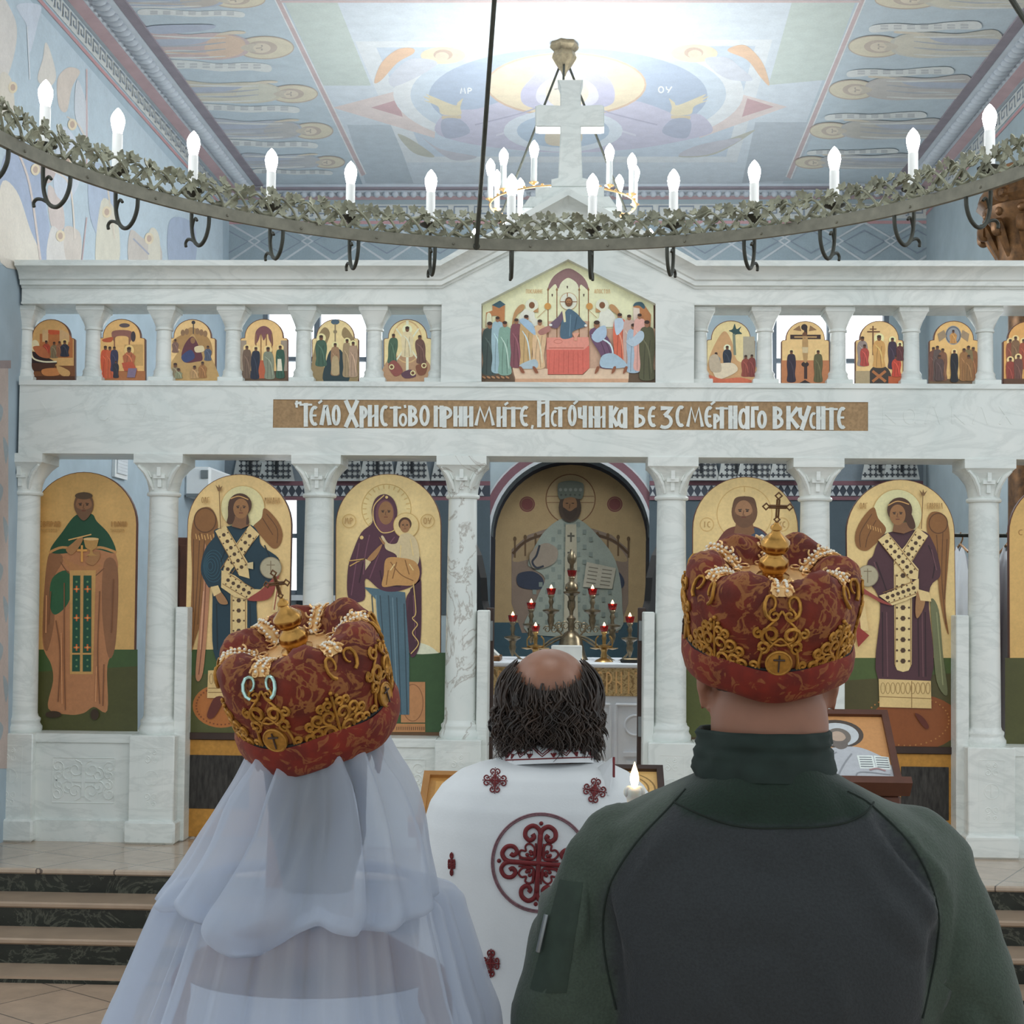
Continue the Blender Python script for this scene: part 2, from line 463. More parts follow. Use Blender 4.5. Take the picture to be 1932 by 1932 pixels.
WB = struct(bw.build('wall_back', 'plaster_grey', smooth=0))
simple('niche_blue', '#20283a', .9, vary=.15)
nm = M()
for i in range(24):
    (x0, z0), (x1, z1) = ar[i], ar[i+1]
    nm.add([(x0, YB-.004, z0), (x1, YB-.004, z1), (x1, YB+.78, z1), (x0, YB+.78, z0)], [(0, 1, 2, 3)])
for sx in (-nr, nr):
    nm.add([(nx+sx*.996, YB-.004, nz_b), (nx+sx*.996, YB-.004, nz_s), (nx+sx*.996, YB+.78, nz_s), (nx+sx*.996, YB+.78, nz_b)], [(0, 1, 2, 3)])
nm.build('niche_lining', 'niche_blue', WB, smooth=0)
M().box(nx-nr-.05, nx+nr+.05, YB+.76, YB+.82, nz_b, nz_s+nr+.05).build('niche_wall', 'plaster_grey', WB, smooth=0)
for n_, (a, b) in enumerate((w1, w2), 1):
    fr = M(); y0, y1 = YB+.02, YB+.1
    t = .045
    fr.box(a, a+t, y0, y1, zb, zt); fr.box(b-t, b, y0, y1, zb, zt); fr.box(a, b, y0, y1, zb, zb+t); fr.box(a, b, y0, y1, zt-t, zt)
    c = (a+b)/2; fr.box(c-t*.6, c+t*.6, y0, y1, zb, zt)
    for zz in (.2, .36, .5, .8): fr.box(a, b, y0+.01, y1-.01, zb+(zt-zb)*zz-.02, zb+(zt-zb)*zz+.02)
    wo = struct(fr.build('window_%d' % n_, 'frame_grey', smooth=0))
    M().box(a, b, YB+.12, YB+.13, zb, zt).build('pane', 'window_daylight', wo, smooth=0)
    M().box(a-.03, b+.03, YB-.08, YB+.02, zb-.05, zb).build('window_sill', 'plaster_white', wo, smooth=0)
# --- cornice under the ceiling: cove, row of leaves, dark fillet
simple('cornice', '#c3cad2', .85, vary=.06)
simple('cornice_dark', '#928a92', .9, vary=.1)
simple('cornice_red', '#bda4a8', .9, vary=.08)
def cornice(name, P0, P1, inward, w=1.0, dz=0):
    P0 = P0+Vector((0, 0, dz)); P1 = P1+Vector((0, 0, dz))
    o = M(); d = (P1-P0); L = d.length; d.normalize(); up = Vector((0, 0, 1)); q = Vector(inward)
    prof = [(a*w, b) for a, b in ((0, -.06), (.03, -.065), (.05, -.05), (.12, -.045), (.14, -.03), (.27, -.022), (.3, -.012), (.34, 0))]+[(.34*w, -dz), (0, -dz)]
    n = len(prof); vs = [E_+q*a+up*b for E_ in (P0, P1) for a, b in prof]
    o.add(vs, [(i, (i+1) % n, n+(i+1) % n, n+i) for i in range(n)])
    ob = struct(o.build(name, 'cornice', smooth=30))
    lf = M(); k_ = int(L/.085)
    for i in range(k_):
        p = P0+d*((i+.5)*L/k_)+q*.2*w+up*(-.04)
        mt = Matrix((d, q, up)).transposed() @ Matrix.Rotation(-.12, 3, 'X')
        lf.ball(p, .04, (.82, 1.6*w, .8), 8, 6, mtx=mt)
    lf.build('leaf_moulding', 'cornice', ob, smooth=60)
    f = M(); vs = [E_+q*a+up*b for E_ in (P0, P1) for a, b in ((.29*w, -.02), (.36*w, -.016), (.36*w, 0), (.29*w, 0))]
    f.add(vs, [(i, (i+1) % 4, 4+(i+1) % 4, 4+i) for i in range(4)]); f.build('fillet', 'cornice_dark', ob, smooth=0)
    f = M(); vs = [E_+q*a+up*b for E_ in (P0, P1) for a, b in ((.035*w, -.066), (.115*w, -.05), (.115*w, -.04), (.035*w, -.04))]
    f.add(vs, [(i, (i+1) % 4, 4+(i+1) % 4, 4+i) for i in range(4)]); f.build('red_band', 'cornice_red', ob, smooth=0)
cornice('trim_1', Vector((XL, 7.2, ZC)), Vector((XL, YB, ZC)), (1, 0, 0))
cornice('trim_2', Vector((XR, 9.3, ZC)), Vector((XR, YB, ZC)), (-1, 0, 0))
cornice('trim_3', Vector((XL, YB, ZC)), Vector((XR, YB, ZC)), (0, -1, 0), .6, -.03)
# --- fresco on the ceiling
GC = 1.0
p = Paint(lambda u, v: atz(u, v, ZC), 2, 0, 0, GC, (0, 0, -1), .00002, wash=.42)  # wash pales the whole fresco, painting in the haze of the bulbs
BL, BL2, WH, GR, RD, GO = '#a3bcd0', '#8fabc8', '#dbe3ea', '#b3c6bd', '#b08a8c', '#e6cf9e'
SK = '#e2d0b0'
p.poly('#a6bfcf', '400,0 1080,-60 1360,640 1330,700 910,700 640,330', 0)          # left field
p.poly('#a6bfcf', '3130,-60 3880,0 3500,640 3440,690 2950,700', 0)      # right field
p.poly('#c9d8e6', '1060,-80 3250,-80 2950,700 1370,700', 0)                         # centre field
p.poly(GR, '1075,10 1270,0 1400,322 1220,322', 0); p.poly(GR, '2990,0 3230,0 3120,300 2900,320', 0)
p.poly('#9fb4c4', '1310,470 1480,470 1560,690 1380,690', 0); p.poly('#9fb0c0', '2850,460 3090,460 2990,680 2800,690', 0)
p.poly(WH, '1340,155 2915,148 2780,612 1535,612', 0)                                # pale square
p.poly('#b7cbe0', '1420,178 2850,172 2740,590 1600,590', 0)
for a, b, c in (('1255,405 1660,300 1640,520', '1400,405 1500,375 1520,440', 0), ('2970,402 2600,300 2640,520', '2920,402 2820,370 2800,440', 0), ('2140,100 1900,200 2380,200', '2140,130 2040,185 2240,185', 0)):
    p.poly('#dfc9c4', a, 0); p.poly('#b9737c', b, 0)
def circ(px, py, r, col, k_=64):
    c = atz(px, py, ZC); off = Vector((0, 0, -1))*(p.lift+p.k*p.step); p.k += 1
    p.m.add([c+off+Vector((r*math.cos(2*pi*i/k_), r*math.sin(2*pi*i/k_), 0)) for i in range(k_)], [tuple(range(k_))], 0, (*p.tone(col), 0))
circ(1071, 188, 1.33, '#e3e9ee'); circ(1071, 188, 1.2, '#bcd0e3'); circ(1071, 188, 1.06, '#7f9dc2')
# figure with raised hands in the medallion
p.poly('#b3b0d0', '1640,490 1690,420 1800,410 1900,380 2000,380 2140,400 2280,385 2400,380 2520,420 2560,440 2640,430 2690,490 2620,520 2400,560 2140,575 1900,560 1720,530')
p.ell(GO, 2136, 318, 300, 118); p.ring('#c89a62', 2136, 318, 300, 118, 7)
p.poly('#a9a7cf', '2000,300 2050,255 2136,243 2230,255 2300,300 2320,360 2290,400 2136,420 1990,400 1965,350')
p.poly('#d8d6ec', '2040,320 2136,275 2240,320 2250,385 2136,412 2030,385'); p.ell('#e6d6b8', 2140, 347, 82, 62)
p.line('#8a7a70', '2092,336 2122,330', 6, 0); p.line('#8a7a70', '2158,330 2188,336', 6, 0); p.line('#8a7a70', '2136,335 2132,365 2142,368', 4, 0); p.line('#a06a60', '2120,384 2152,384', 4, 0)
for sx in (1, -1):
    f = lambda s: ' '.join('%g,%g' % ((2136+sx*(float(a)-2136)), float(b)) for a, b in (q.split(',') for q in s.split()))
    p.poly('#d8c690', f('2530,385 2525,370 2545,385 2560,395 2660,355 2650,368 2675,362 2650,380 2672,378 2620,400 2605,430 2535,432 2535,405'))
    p.line('#cdb57c', f('2532,440 2605,442'), 12, 0); p.poly('#7f8fb5', f('2535,450 2605,452 2590,520 2500,500'))
    p.line('#8784b0', f('2230,400 2320,430 2480,470'), 5); p.line('#d0d0e6', f('2200,420 2280,470 2400,510'), 7)
p.ell('#cfdcea', 2125, 492, 225, 80); p.ell('#8fb0cf', 2125, 492, 175, 64); p.ell('#e0cda4', 2125, 460, 60, 34); p.poly('#c8b48c', '2060,500 2100,478 2150,478 2195,500 2180,545 2070,545')
p.text('#eef2f6', 'МР', 1735, 330, 50, 22, 5); p.text('#eef2f6', 'ОУ', 2480, 325, 60, 24, 5)
# four corner angels
p.ell('#ecd7a8', 1672, 208, 85, 32); p.ell('#b98e68', 1672, 205, 36, 20); p.ell('#e0c8a4', 1668, 211, 26, 16)
p.poly('#e3a866', '1440,235 1500,185 1556,180 1560,200 1500,235 1440,300 1412,308')
p.poly('#c8cfe0', '1540,225 1620,222 1650,240 1600,275 1530,310 1480,325 1470,290')
p.ell('#ecd7a8', 2620, 200, 88, 34); p.ell('#b98e68', 2618, 197, 36, 20); p.ell('#e0c8a4', 2622, 203, 26, 16)
p.poly('#e3a866', '2745,190 2790,168 2830,180 2880,240 2903,320 2870,290 2820,225')
p.poly('#c8cfe0', '2660,220 2740,215 2790,250 2840,300 2760,300 2700,270')
p.poly('#a8a890', '1500,505 1560,530 1640,590 1560,575'); p.poly('#b4b4c4', '1580,505 1660,560 1800,590 1700,600')
p.poly('#a8a890', '2850,490 2760,520 2640,560 2560,590 2700,580'); p.poly('#b4b4c4', '2800,520 2680,580 2560,585 2640,545')
# red dividing bands
for a, b in (((1040, -20), (1372, 660)), ((3262, -20), (2975, 670))):
    p.line('#e6e9ec', [a, b], 24, 0); p.line('#b58d90', [a, b], 15, 0)
p.line('#c6a3a3', [(1060, 4), (3250, 4)], 9, 0)
# prophets with scrolls in the side fields
def prophet(hx_, hy, rx, ry, dirn, L, c1, c2, cs):
    X = lambda t: hx_+dirn*t
    dk = '#8d93a0'
    p.ell('#d8c9a0', hx_, hy, rx, ry); p.ring('#a88860', hx_, hy, rx, ry, 4)
    p.poly(c1, [(X(rx*.55), hy-ry*.5), (X(rx*1.05), hy-ry*1.15), (X(rx+L*.2), hy-ry*1.35), (X(rx+L*.5), hy-ry*1.2), (X(L+rx*.4), hy-ry*1.5), (X(L+rx*.5), hy+ry*.75), (X(rx+L*.5), hy+ry*.95), (X(rx+L*.2), hy+ry*1.1), (X(rx*1.05), hy+ry*.9), (X(rx*.6), hy+ry*.45)])
    p.poly(c2, [(X(rx*.8), hy-ry*.75), (X(rx+L*.14), hy-ry*1.2), (X(rx+L*.26), hy-ry*.7), (X(rx+L*.3), hy+ry*.2), (X(rx+L*.2), hy+ry*.95), (X(rx), hy+ry*.7), (X(rx*.7), hy+ry*.1)])
    p.poly('#93a2bd', [(X(rx+L*.24), hy-ry*.9), (X(rx+L*.5), hy-ry*.8), (X(L+rx*.4), hy-ry*.7), (X(L+rx*.3), hy-ry*.2), (X(rx+L*.4), hy-ry*.3)])
    p.poly('#cfd3cf', [(X(rx+L*.3), hy+ry*.3), (X(rx+L*.6), hy+ry*.2), (X(L+rx*.2), hy+ry*.5), (X(rx+L*.55), hy+ry*.55)])
    for a, b, c_ in ((-.5, -.1, dk), (.1, .4, dk), (.55, .3, c2), (-.9, -1.1, '#e0e0da'), (.75, .85, '#e0e0da')):
        p.line(c_, [(X(rx+L*.1), hy+ry*a), (X(rx+L*.4), hy+ry*(a+b)/2+ry*.1), (X(L+rx*.3), hy+ry*b)], 6, taper=True)
    p.poly('#d9c6a4', [(X(rx+L*.2), hy-ry*1.15), (X(rx+L*.05), hy-ry*1.5), (X(rx*.7), hy-ry*1.45), (X(rx*.75), hy-ry*1.25), (X(rx+L*.05), hy-ry*1.2)])
    p.ell('#b09272', X(rx*.12), hy, rx*.55, ry*.62); p.ell('#dcc8a6', X(rx*.16), hy+ry*.03, rx*.36, ry*.44)
    p.poly('#c2b294', [(X(rx*.3), hy-ry*.35), (X(rx*.62), hy-ry*.3), (X(rx*.85), hy), (X(rx*.62), hy+ry*.32), (X(rx*.32), hy+ry*.36), (X(rx*.42), hy)])
    for q in (-.16, .16): p.line('#8a7256', [(X(rx*.08), hy+ry*q), (X(rx*.14), hy+ry*q*1.05)], 6, 0)
    p.line('#a08460', [(X(rx*.1), hy), (X(rx*.32), hy+ry*.05)], 4, 0)
    sx = X(-rx*.15); y = hy+cs*ry*1.75
    S = [(0, -.2), (.2, -.42), (.45, -.3), (.7, -.55), (.95, -.62), (.97, .1), (.72, .12), (.45, .38), (.2, .28), (0, .42)]
    p.poly('#dfe3e0', [(sx+dirn*L*a, y+ry*b) for a, b in S])
    for i in range(7):
        for k_ in (-.2, .05): p.line('#aeb3b6', [(sx+dirn*L*(.08+.12*i), y+ry*(k_-.1*(i/6))), (sx+dirn*L*(.15+.12*i), y+ry*(k_-.1*(i/6)))], 7, 0)
prophet(900, -2, 100, 30, -1, 400, '#8fa0bd', '#b0a090', 1); prophet(1000, 178, 108, 42, -1, 400, '#c09a98', '#dcae82', 1)
prophet(1108, 352, 90, 33, -1, 420, '#c8bd9c', '#d0cbb0', 1); prophet(1180, 492, 76, 30, -1, 360, '#a0a8b8', '#a8a4a0', 1)
prophet(1240, 610, 60, 22, -1, 300, '#98a2b2', '#a2a4a8', 1)
p.poly('#8fa0c0', '545,105 600,92 800,90 780,110 600,125')
prophet(3180-2*966+1932, 172-150, 1, 1, 1, 1, BL, BL, 1) if False else None
q0 = 1932
prophet(q0+1372, 172, 102, 40, 1, 420, '#c2bca8', '#cfc4a8', -1); prophet(q0+1285, 335, 88, 36, 1, 400, '#b0a49c', '#b8b0a8', -1)
prophet(q0+1200, 490, 76, 30, 1, 380, '#a8a4a0', '#b0a898', -1); prophet(q0+1130, 610, 62, 22, 1, 340, '#a0a4aa', '#a8a8a6', -1)
prophet(q0+1490, -6, 120, 34, 1, 400, '#c0bba6', '#cdc4a6', -1)
p.build('ceiling_fresco', 'fresco', CE)
# --- fresco on the left wall
p = Paint(lambda u, v: atx(u, v, XL), 2, 0, 0, 1.0, (1, 0, 0), .00008, wash=.28)
p.poly('#aec4d2', '0,-120 60,-60 840,830 840,1000 -80,1000 -80,-120', 0)
p.poly('#b59a8c', '-60,1380 30,1380 30,2900 -60,2900', 0); p.poly('#7a5a58', '-60,1360 40,1360 40,1390 -60,1390', 0)
for i in range(9): p.poly('#7c8f98', [(-40+50*(i%2), 1500+150*i), (10+20*(i%2), 1540+150*i), (-10+30*(i%2), 1600+150*i)])
for c, s in (('#8fa2c4', '60,560 130,600 170,760 180,980 0,980 0,640'), ('#d8cfc6', '-20,-20 50,60 60,160 20,300 -40,300'),
             ('#c9d3e2', '60,20 150,20 140,90 110,200 100,100'), ('#ddd3c6', '170,160 190,200 210,290 180,330 140,300 160,220'),
             ('#d4c1b0', '215,300 255,255 300,270 270,330 250,420 220,400'), ('#e2d6c4', '0,700 60,720 110,860 150,990 0,990'),
             ('#cdb9b0', '180,700 230,760 240,860 190,850'), ('#d9d2cb', '190,860 230,880 290,960 300,1000 180,1000'),
             ('#c5cfdf', '230,480 300,560 300,680 250,760 200,700'), ('#9db0cc', '340,620 420,660 440,820 380,900 335,800'),
             ('#d6cfb8', '380,760 430,790 450,900 440,1000 360,1000'), ('#cfc0b2', '240,860 300,880 300,990 250,990'),
             ('#c0b4a8', '490,870 540,900 600,920 600,1000 490,1000'), ('#d8d0ba', '560,880 580,860 600,900 600,1000 560,1000'),
             ('#8ba0c0', '640,830 730,850 730,1000 640,1000'), ('#b59e98', '120,560 180,520 210,640 170,690'),
             ('#cad0d8', '290,300 330,420 320,520 280,430'), ('#d9cdb9', '0,280 40,300 50,420 0,430')):
    p.poly(c, s)
for s, w, c in (('325,260 325,620', 6, '#c9a7a7'), ('305,1000 325,820', 5, '#b08e90'), ('250,440 300,480 360,610', 5, '#d8c8b8'), ('60,560 110,700 150,980', 8, '#d6c2b8'),
             ('100,100 110,300', 4, '#e0e4ea'), ('0,480 60,560', 6, '#c8a890'), ('400,680 430,900', 6, '#d8c8b0'), ('190,640 260,700 280,900', 6, '#e0d0c0'), ('500,900 560,960', 6, '#8a90a8')): p.line(c, s, w)
for x, y in ((270, 470), (225, 890), (400, 800), (560, 900), (45, 330), (250, 610), (130, 640), (390, 680)): p.ell('#e2cda2', x, y, 17, 22); p.ell('#b58e70', x, y, 9, 13)
# the fret band under the cornice
zA, zB_ = ZC-.195, ZC-.07
def fret(P0, d, L, z0, z1, n, nrm, par, name):
    q = Paint(lambda u, v: P0+d*u+Vector((0, 0, v)), 1, 0, 0, 1.0, nrm, .0003, .004)
    h = z1-z0; q.raw([(0, z0), (L, z0), (L, z1), (0, z1)], '#cfd2cf'); w = L/n
    q.raw([(0, z0-.05), (L, z0-.05), (L, z0-.02), (0, z0-.02)], '#c39a9c')
    for i in range(n):
        x = i*w
        q.line('#8f9aa6', [(x+w*.0, z0+h*.2), (x+w*.12, z0+h*.2), (x+w*.12, z0+h*.84), (x+w*.8, z0+h*.84), (x+w*.8, z0+h*.36), (x+w*.45, z0+h*.36), (x+w*.45, z0+h*.6)], h*.13, 0)
    return q.build(name, 'fresco', par)
p.build('wall_fresco', 'fresco', WL)
fret(Vector((XL, 7.2, 0)), Vector((0, 1, 0)), YB-7.2, zA, zB_, 44, (1, 0, 0), WL, 'fret_band')
fret(Vector((XL, YB, 0)), Vector((1, 0, 0)), XR-XL, ZC-.27, ZC-.135, 34, (0, -1, 0), WB, 'fret_band')
fret(Vector((XR, 9.3, 0)), Vector((0, 1, 0)), YB-9.3, zA, zB_, 22, (-1, 0, 0), WR, 'fret_band')
# --- frescoes on the rear wall
p = Paint(lambda u, v: at(u, v, YB), 1, 0, 0, 1.0, (0, -1, 0), .0003)
p.poly('#9cabb3', '422,420 1742,420 1742,575 422,575', 0)
for x in range(430, 1740, 100):
    p.line('#c2c8cc', [(x, 420), (x+60, 455), (x, 495), (x-60, 455)], 5, 0, True); p.line('#8b96a2', [(x, 435), (x+38, 456), (x, 478), (x-38, 456)], 3, 0, True)
p.poly('#7f8793', '422,845 492,845 492,908 422,908', 0)
for a, b in ((422, 493), (560, 925), (1225, 1740)):
    p.poly('#727d85', [(a, 845), (b, 845), (b, 909), (a, 909)], 0)
    p.poly('#4b5860', [(a, 943), (b, 943), (b, 1160), (a, 1160)], 0) if a > 400 and b not in (493,) else None
for a, b in ((422, 925), (1225, 1740)):
    p.poly('#727d85', [(a, 845), (b, 845), (b, 909), (a, 909)], 0)
    p.poly('#74525a', [(a, 908), (b, 908), (b, 944), (a, 944)], 0)
    p.poly('#3c424c', [(a, 916), (b, 916), (b, 937), (a, 937)], 0)
    for i in range(int((b-a)/13)):
        x = a+13*i; p.poly('#a9adb0', [(x+1, 917), (x+11, 917), (x+6, 926)], 0); p.poly('#a9adb0', [(x+1, 936), (x+11, 936), (x+6, 927)], 0)
rr = random.Random(4)
for cx in (475, 525, 655, 715, 780, 850, 1320, 1385, 1420, 1480, 1650, 1690):
    p.poly('#a4a7a5', [(cx-34, 909), (cx-26, 868), (cx-12, 846), (cx+12, 846), (cx+26, 868), (cx+34, 909)], 0)
    for i in range(6):
        for j in range(6):
            x, y = cx-27+10*i, 850+10*j
            if abs(x-cx) < 12+(y-846)*.33:
                p.raw([(x-4.5, y-1.6), (x+4.5, y-1.6), (x+4.5, y+1.6), (x-4.5, y+1.6)], '#34383d'); p.raw([(x-1.6, y-4.5), (x+1.6, y-4.5), (x+1.6, y+4.5), (x-1.6, y+4.5)], '#34383d')
    p.line('#181c20', [(cx, 852), (cx, 896)], 5, 0); p.line('#181c20', [(cx-13, 868), (cx+13, 868)], 5, 0)
p.build('rear_fresco', 'fresco', WB)
# red and blue bands round the niche, then the enthroned figure inside it
p = Paint(lambda u, v: at(u, v, YB), 1, 0, 0, 1.0, (0, -1, 0), .0003, .006)
def arch_band(r0, r1, col):
    pts = [(nx+r0*math.cos(pi*i/30), nz_s+r0*math.sin(pi*i/30)) for i in range(31)]+[(nx-r0, nz_b), (nx-r1, nz_b)]
    pts += [(nx-r1*math.cos(pi*i/30), nz_s+r1*math.sin(pi*i/30)) for i in range(31)]+[(nx+r1, nz_b), (nx+r0, nz_b)]
    off = Vector((0, -1, 0))*(p.lift+p.k*p.step); p.k += 1; n = len(pts)
    vs = [Vector((x, YB, z))+off for x, z in pts]; h = n//2
    p.m.add(vs, [(i, i+1, n-2-i, n-1-i) for i in range(0)]+[], 0, None) if False else None
    A = [(nx+r0, nz_b)]+[(nx+r0*math.cos(pi*i/30), nz_s+r0*math.sin(pi*i/30)) for i in range(31)]+[(nx-r0, nz_b)]
    B = [(nx+r1, nz_b)]+[(nx+r1*math.cos(pi*i/30), nz_s+r1*math.sin(pi*i/30)) for i in range(31)]+[(nx-r1, nz_b)]
    N = len(A); vs = [Vector((x, YB, z))+off for x, z in A+B]
    p.m.add(vs, [(i, i+1, N+i+1, N+i) for i in range(N-1)], 0, (*hx(col), 0))
arch_band(nr+.015, nr+.1, '#74525a'); arch_band(nr, nr+.03, '#b8bcc0'); arch_band(nr+.1, nr+.115, '#b8bcc0')
p.build('niche_border', 'fresco', WB)
YN = YB+.76
p = Paint(lambda u, v: at(u, v, YN), 2.542, 560, 840, 1.0, (0, -1, 0), .0003)
p.poly('#b39a72', '900,60 1710,60 1710,850 900,850', 0)
p.poly('#3f5a66', '900,850 1710,850 1710,1300 900,1300', 0)
for x in (1105, 1525): p.ell('#7d4a48', x, 283, 37); p.ring('#8f7458', x, 283, 30, 30, 3)
p.ell('#b9a27c', 1313, 258, 118); p.ring('#7d5a40', 1313, 258, 118, 118, 5); p.line('#7d5a40', '1200,245 1425,245', 3, 0); p.line('#7d5a40', '1200,275 1425,275', 3, 0)
p.poly('#8c7a6c', '1030,500 1110,430 1200,400 1310,385 1420,400 1510,430 1590,500 1590,760 1540,900 1080,900 1030,760', 0)
p.poly('#a58f6e', '1050,520 1130,455 1310,420 1490,455 1570,520 1560,560 1310,500 1060,560')
for i in range(12):
    x = 1046+i*49.5; y = 430-30*math.sin(pi*i/11)+20; p.line('#6c563e', [(x, y), (x, y+90)], 9, 0); p.ell('#6c563e', x, y, 8, 12)
p.line('#5d4836', '1035,520 1120,450 1310,410 1500,450 1590,520', 12)
p.poly('#3c4252', '1060,620 1130,605 1180,640 1170,690 1070,680'); p.poly('#3c4252', '1440,610 1530,600 1570,650 1550,690 1450,690')
p.poly('#9ba398', '1265,355 1350,355 1440,430 1530,560 1560,760 1520,900 1110,900 1150,740 1190,640 1130,590 1110,560 1175,430')
for i in range(14):
    for j in range(14):
        x, y = 1140+30*i, 380+36*j
        if (i+j) % 2 and abs(x-1318) < 70+(y-360)*.33: p.raw([(x-9, y-11), (x+9, y-11), (x+9, y+11), (x-9, y+11)], '#848f87')
p.poly('#b5ae98', '1290,380 1340,380 1350,900 1280,900', 0)
for j in range(6): p.line('#5d5a50', [(1315, 420+80*j), (1315, 465+80*j)], 9, 0); p.line('#5d5a50', [(1298, 436+80*j), (1332, 436+80*j)], 9, 0)
p.poly('#9c8f80', '1120,520 1190,470 1250,500 1240,560 1180,590 1130,585'); p.line('#3a3e48', '1165,480 1150,530 1130,560 1150,588 1185,580', 10)
p.poly('#b8b2a0', '1390,560 1530,590 1512,690 1372,680', 0)
for i in range(5): p.line('#7d776a', [(1400-3*i, 585+18*i), (1445-3*i, 592+18*i)], 5, 0); p.line('#7d776a', [(1465-3*i, 596+18*i), (1512-3*i, 602+18*i)], 5, 0)
p.ell('#4d4036', 1310, 300, 54, 70); p.ell('#8d6a4c', 1310, 285, 34, 44); p.poly('#453a32', '1278,300 1310,318 1342,300 1340,335 1310,360 1280,335'); p.line('#33261e', '1290,280 1302,280', 4, 0); p.line('#33261e', '1318,280 1330,280', 4, 0); p.line('#5d4430', '1310,282 1307,305', 4, 0)
p.poly('#6a7066', '1252,195 1270,178 1313,172 1356,178 1376,195 1366,258 1313,250 1260,258')
for i in range(5): p.ell('#8d9288', 1265+24*i, 215, 8); p.ell('#50564e', 1268+22*i, 240, 5)
p.build('enthroned_mural', 'fresco', WB)
# ================================================================= marble icon screen
YI = 8.52
def ix(px, py=1000, Y=YI): return at(px, py, Y).x
def iz(py, px=1072, Y=YI): return at(px, py, Y).z
XC = -.054
ISC = thing('iconostasis', 'white marble icon screen of columns, gable and carved plinth across the whole church', 'iconostasis', (XC, YI, ZS))
CX = [-3.262, -2.433, -1.508, -.663, .555, 1.384, 2.351, 3.18]
zP, zL0, zL1, zA0 = 1.02, 2.652, 3.08, 3.53
XE0, XE1 = -3.262, 3.22
# lintel with the long inscription band
b0, b1 = ix(515, 780), ix(1638, 780); zb0, zb1 = iz(810), iz(756)
lt = M()
lt.box(XE0, XE1, YI+.012, YI+.36, zL0, zL1-.0)
lt.box(XE0, b0, YI, YI+.013, zL0, zL1); lt.box(b1, XE1, YI, YI+.013, zL0, zL1)
lt.box(b0, b1, YI, YI+.013, zL0, zb0); lt.box(b0, b1, YI, YI+.013, zb1, zL1)
lt.box(XE0, XE1, YI-.012, YI, zL1-.028, zL1); 
LT = lt.build('lintel', 'marble', ISC, smooth=0)
M().box(b0, b1, YI+.006, YI+.0125, zb0, zb1).build('inscription_ground', 'brown_panel', LT, smooth=0)
# lettering: (glyph, x0, x1, y0, y1) in a 3.27x enlargement of each half of the band
L1 = [('Т', 205, 300, 92, 246), ('Е', 270, 334, 112, 246), ('Л', 338, 410, 108, 246), ('О', 408, 472, 106, 244), ('Х', 486, 584, 82, 250), ('Р', 580, 640, 112, 252),
 ('И', 632, 705, 112, 246), ('С', 706, 770, 108, 250), ('Т', 762, 850, 112, 246), ('О', 822, 884, 160, 248), ('В', 880, 950, 112, 246), ('О', 948, 1024, 108, 248),
 ('П', 1040, 1106, 116, 248), ('Р', 1088, 1166, 116, 252), ('И', 1162, 1225, 120, 246), ('И', 1222, 1290, 120, 246), ('М', 1290, 1424, 116, 248), ('И', 1428, 1496, 124, 248), ('Т', 1476, 1592, 116, 248), ('Е', 1570, 1636, 112, 250),
 ('И', 1676, 1762, 86, 250), ('С', 1762, 1812, 140, 250), ('Т', 1778, 1870, 116, 248), ('О', 1866, 1930, 106, 248)]
L2 = [('Ч', 94, 156, 114, 248), ('Н', 160, 226, 118, 248), ('И', 212, 268, 118, 248), ('К', 282, 348, 114, 250), ('а', 332, 402, 120, 252), ('Б', 434, 516, 114, 250), ('Е', 518, 580, 112, 250), ('З', 584, 682, 112, 262),
 ('С', 686, 752, 108, 250), ('М', 752, 866, 114, 252), ('Е', 862, 922, 112, 252), ('Р', 916, 964, 160, 256), ('Т', 926, 1018, 114, 254), ('Н', 1010, 1068, 114, 256), ('а', 1066, 1146, 112, 258), ('Г', 1144, 1206, 114, 258), ('О', 1182, 1250, 140, 258),
 ('В', 1276, 1352, 116, 258), ('К', 1356, 1448, 116, 260), ('У', 1432, 1512, 116, 262), ('С', 1500, 1550, 150, 260), ('И', 1544, 1602, 118, 260), ('Т', 1592, 1684, 118, 262), ('Е', 1668, 1730, 116, 262)]
lm = M()
SKN_ = [0]
def stroke3(pts, w, y0, y1, taper=0):
    SKN_[0] += 1; y0 = y0-.00004*(SKN_[0] % 23)
    P = [Vector((q.x, q.z)) for q in pts]; N = len(P); A, B = [], []
    closed = (P[0]-P[-1]).length < 1e-4 and N > 3
    if closed: P = P[:-1]; N -= 1
    for i in range(N):
        d1 = (P[i]-P[i-1]) if (i or closed) else (P[1]-P[0]); d2 = (P[(i+1) % N]-P[i]) if (i < N-1 or closed) else d1
        d1 = d1.normalized(); d2 = d2.normalized(); n1 = Vector((-d1.y, d1.x)); n2 = Vector((-d2.y, d2.x)); nn = n1+n2
        nn = nn/max(.45, nn.length_squared/2) if nn.length > .3 else n1
        tt = i/max(1, N-1); hw = w*(.5+taper*abs(tt-.5))
        if i == 0 and not closed: P0 = P[i]-d2*0
        A.append(P[i]+nn*hw); B.append(P[i]-nn*hw)
    vs = [(p.x, y, p.y) for y in (y0, y1) for p in A+B]; k = 2*N; fs = []
    for i in range(N if closed else N-1):
        j = (i+1) % N
        fs += [(i, j, N+j, N+i), (k+i, k+N+i, k+N+j, k+j), (i, k+i, k+j, j), (N+i, N+j, k+N+j, k+N+i)]
    if not closed: fs += [(0, N, k+N, k), (N-1, k+N-1, k+2*N-1, 2*N-1)]
    lm.add(vs, fs)
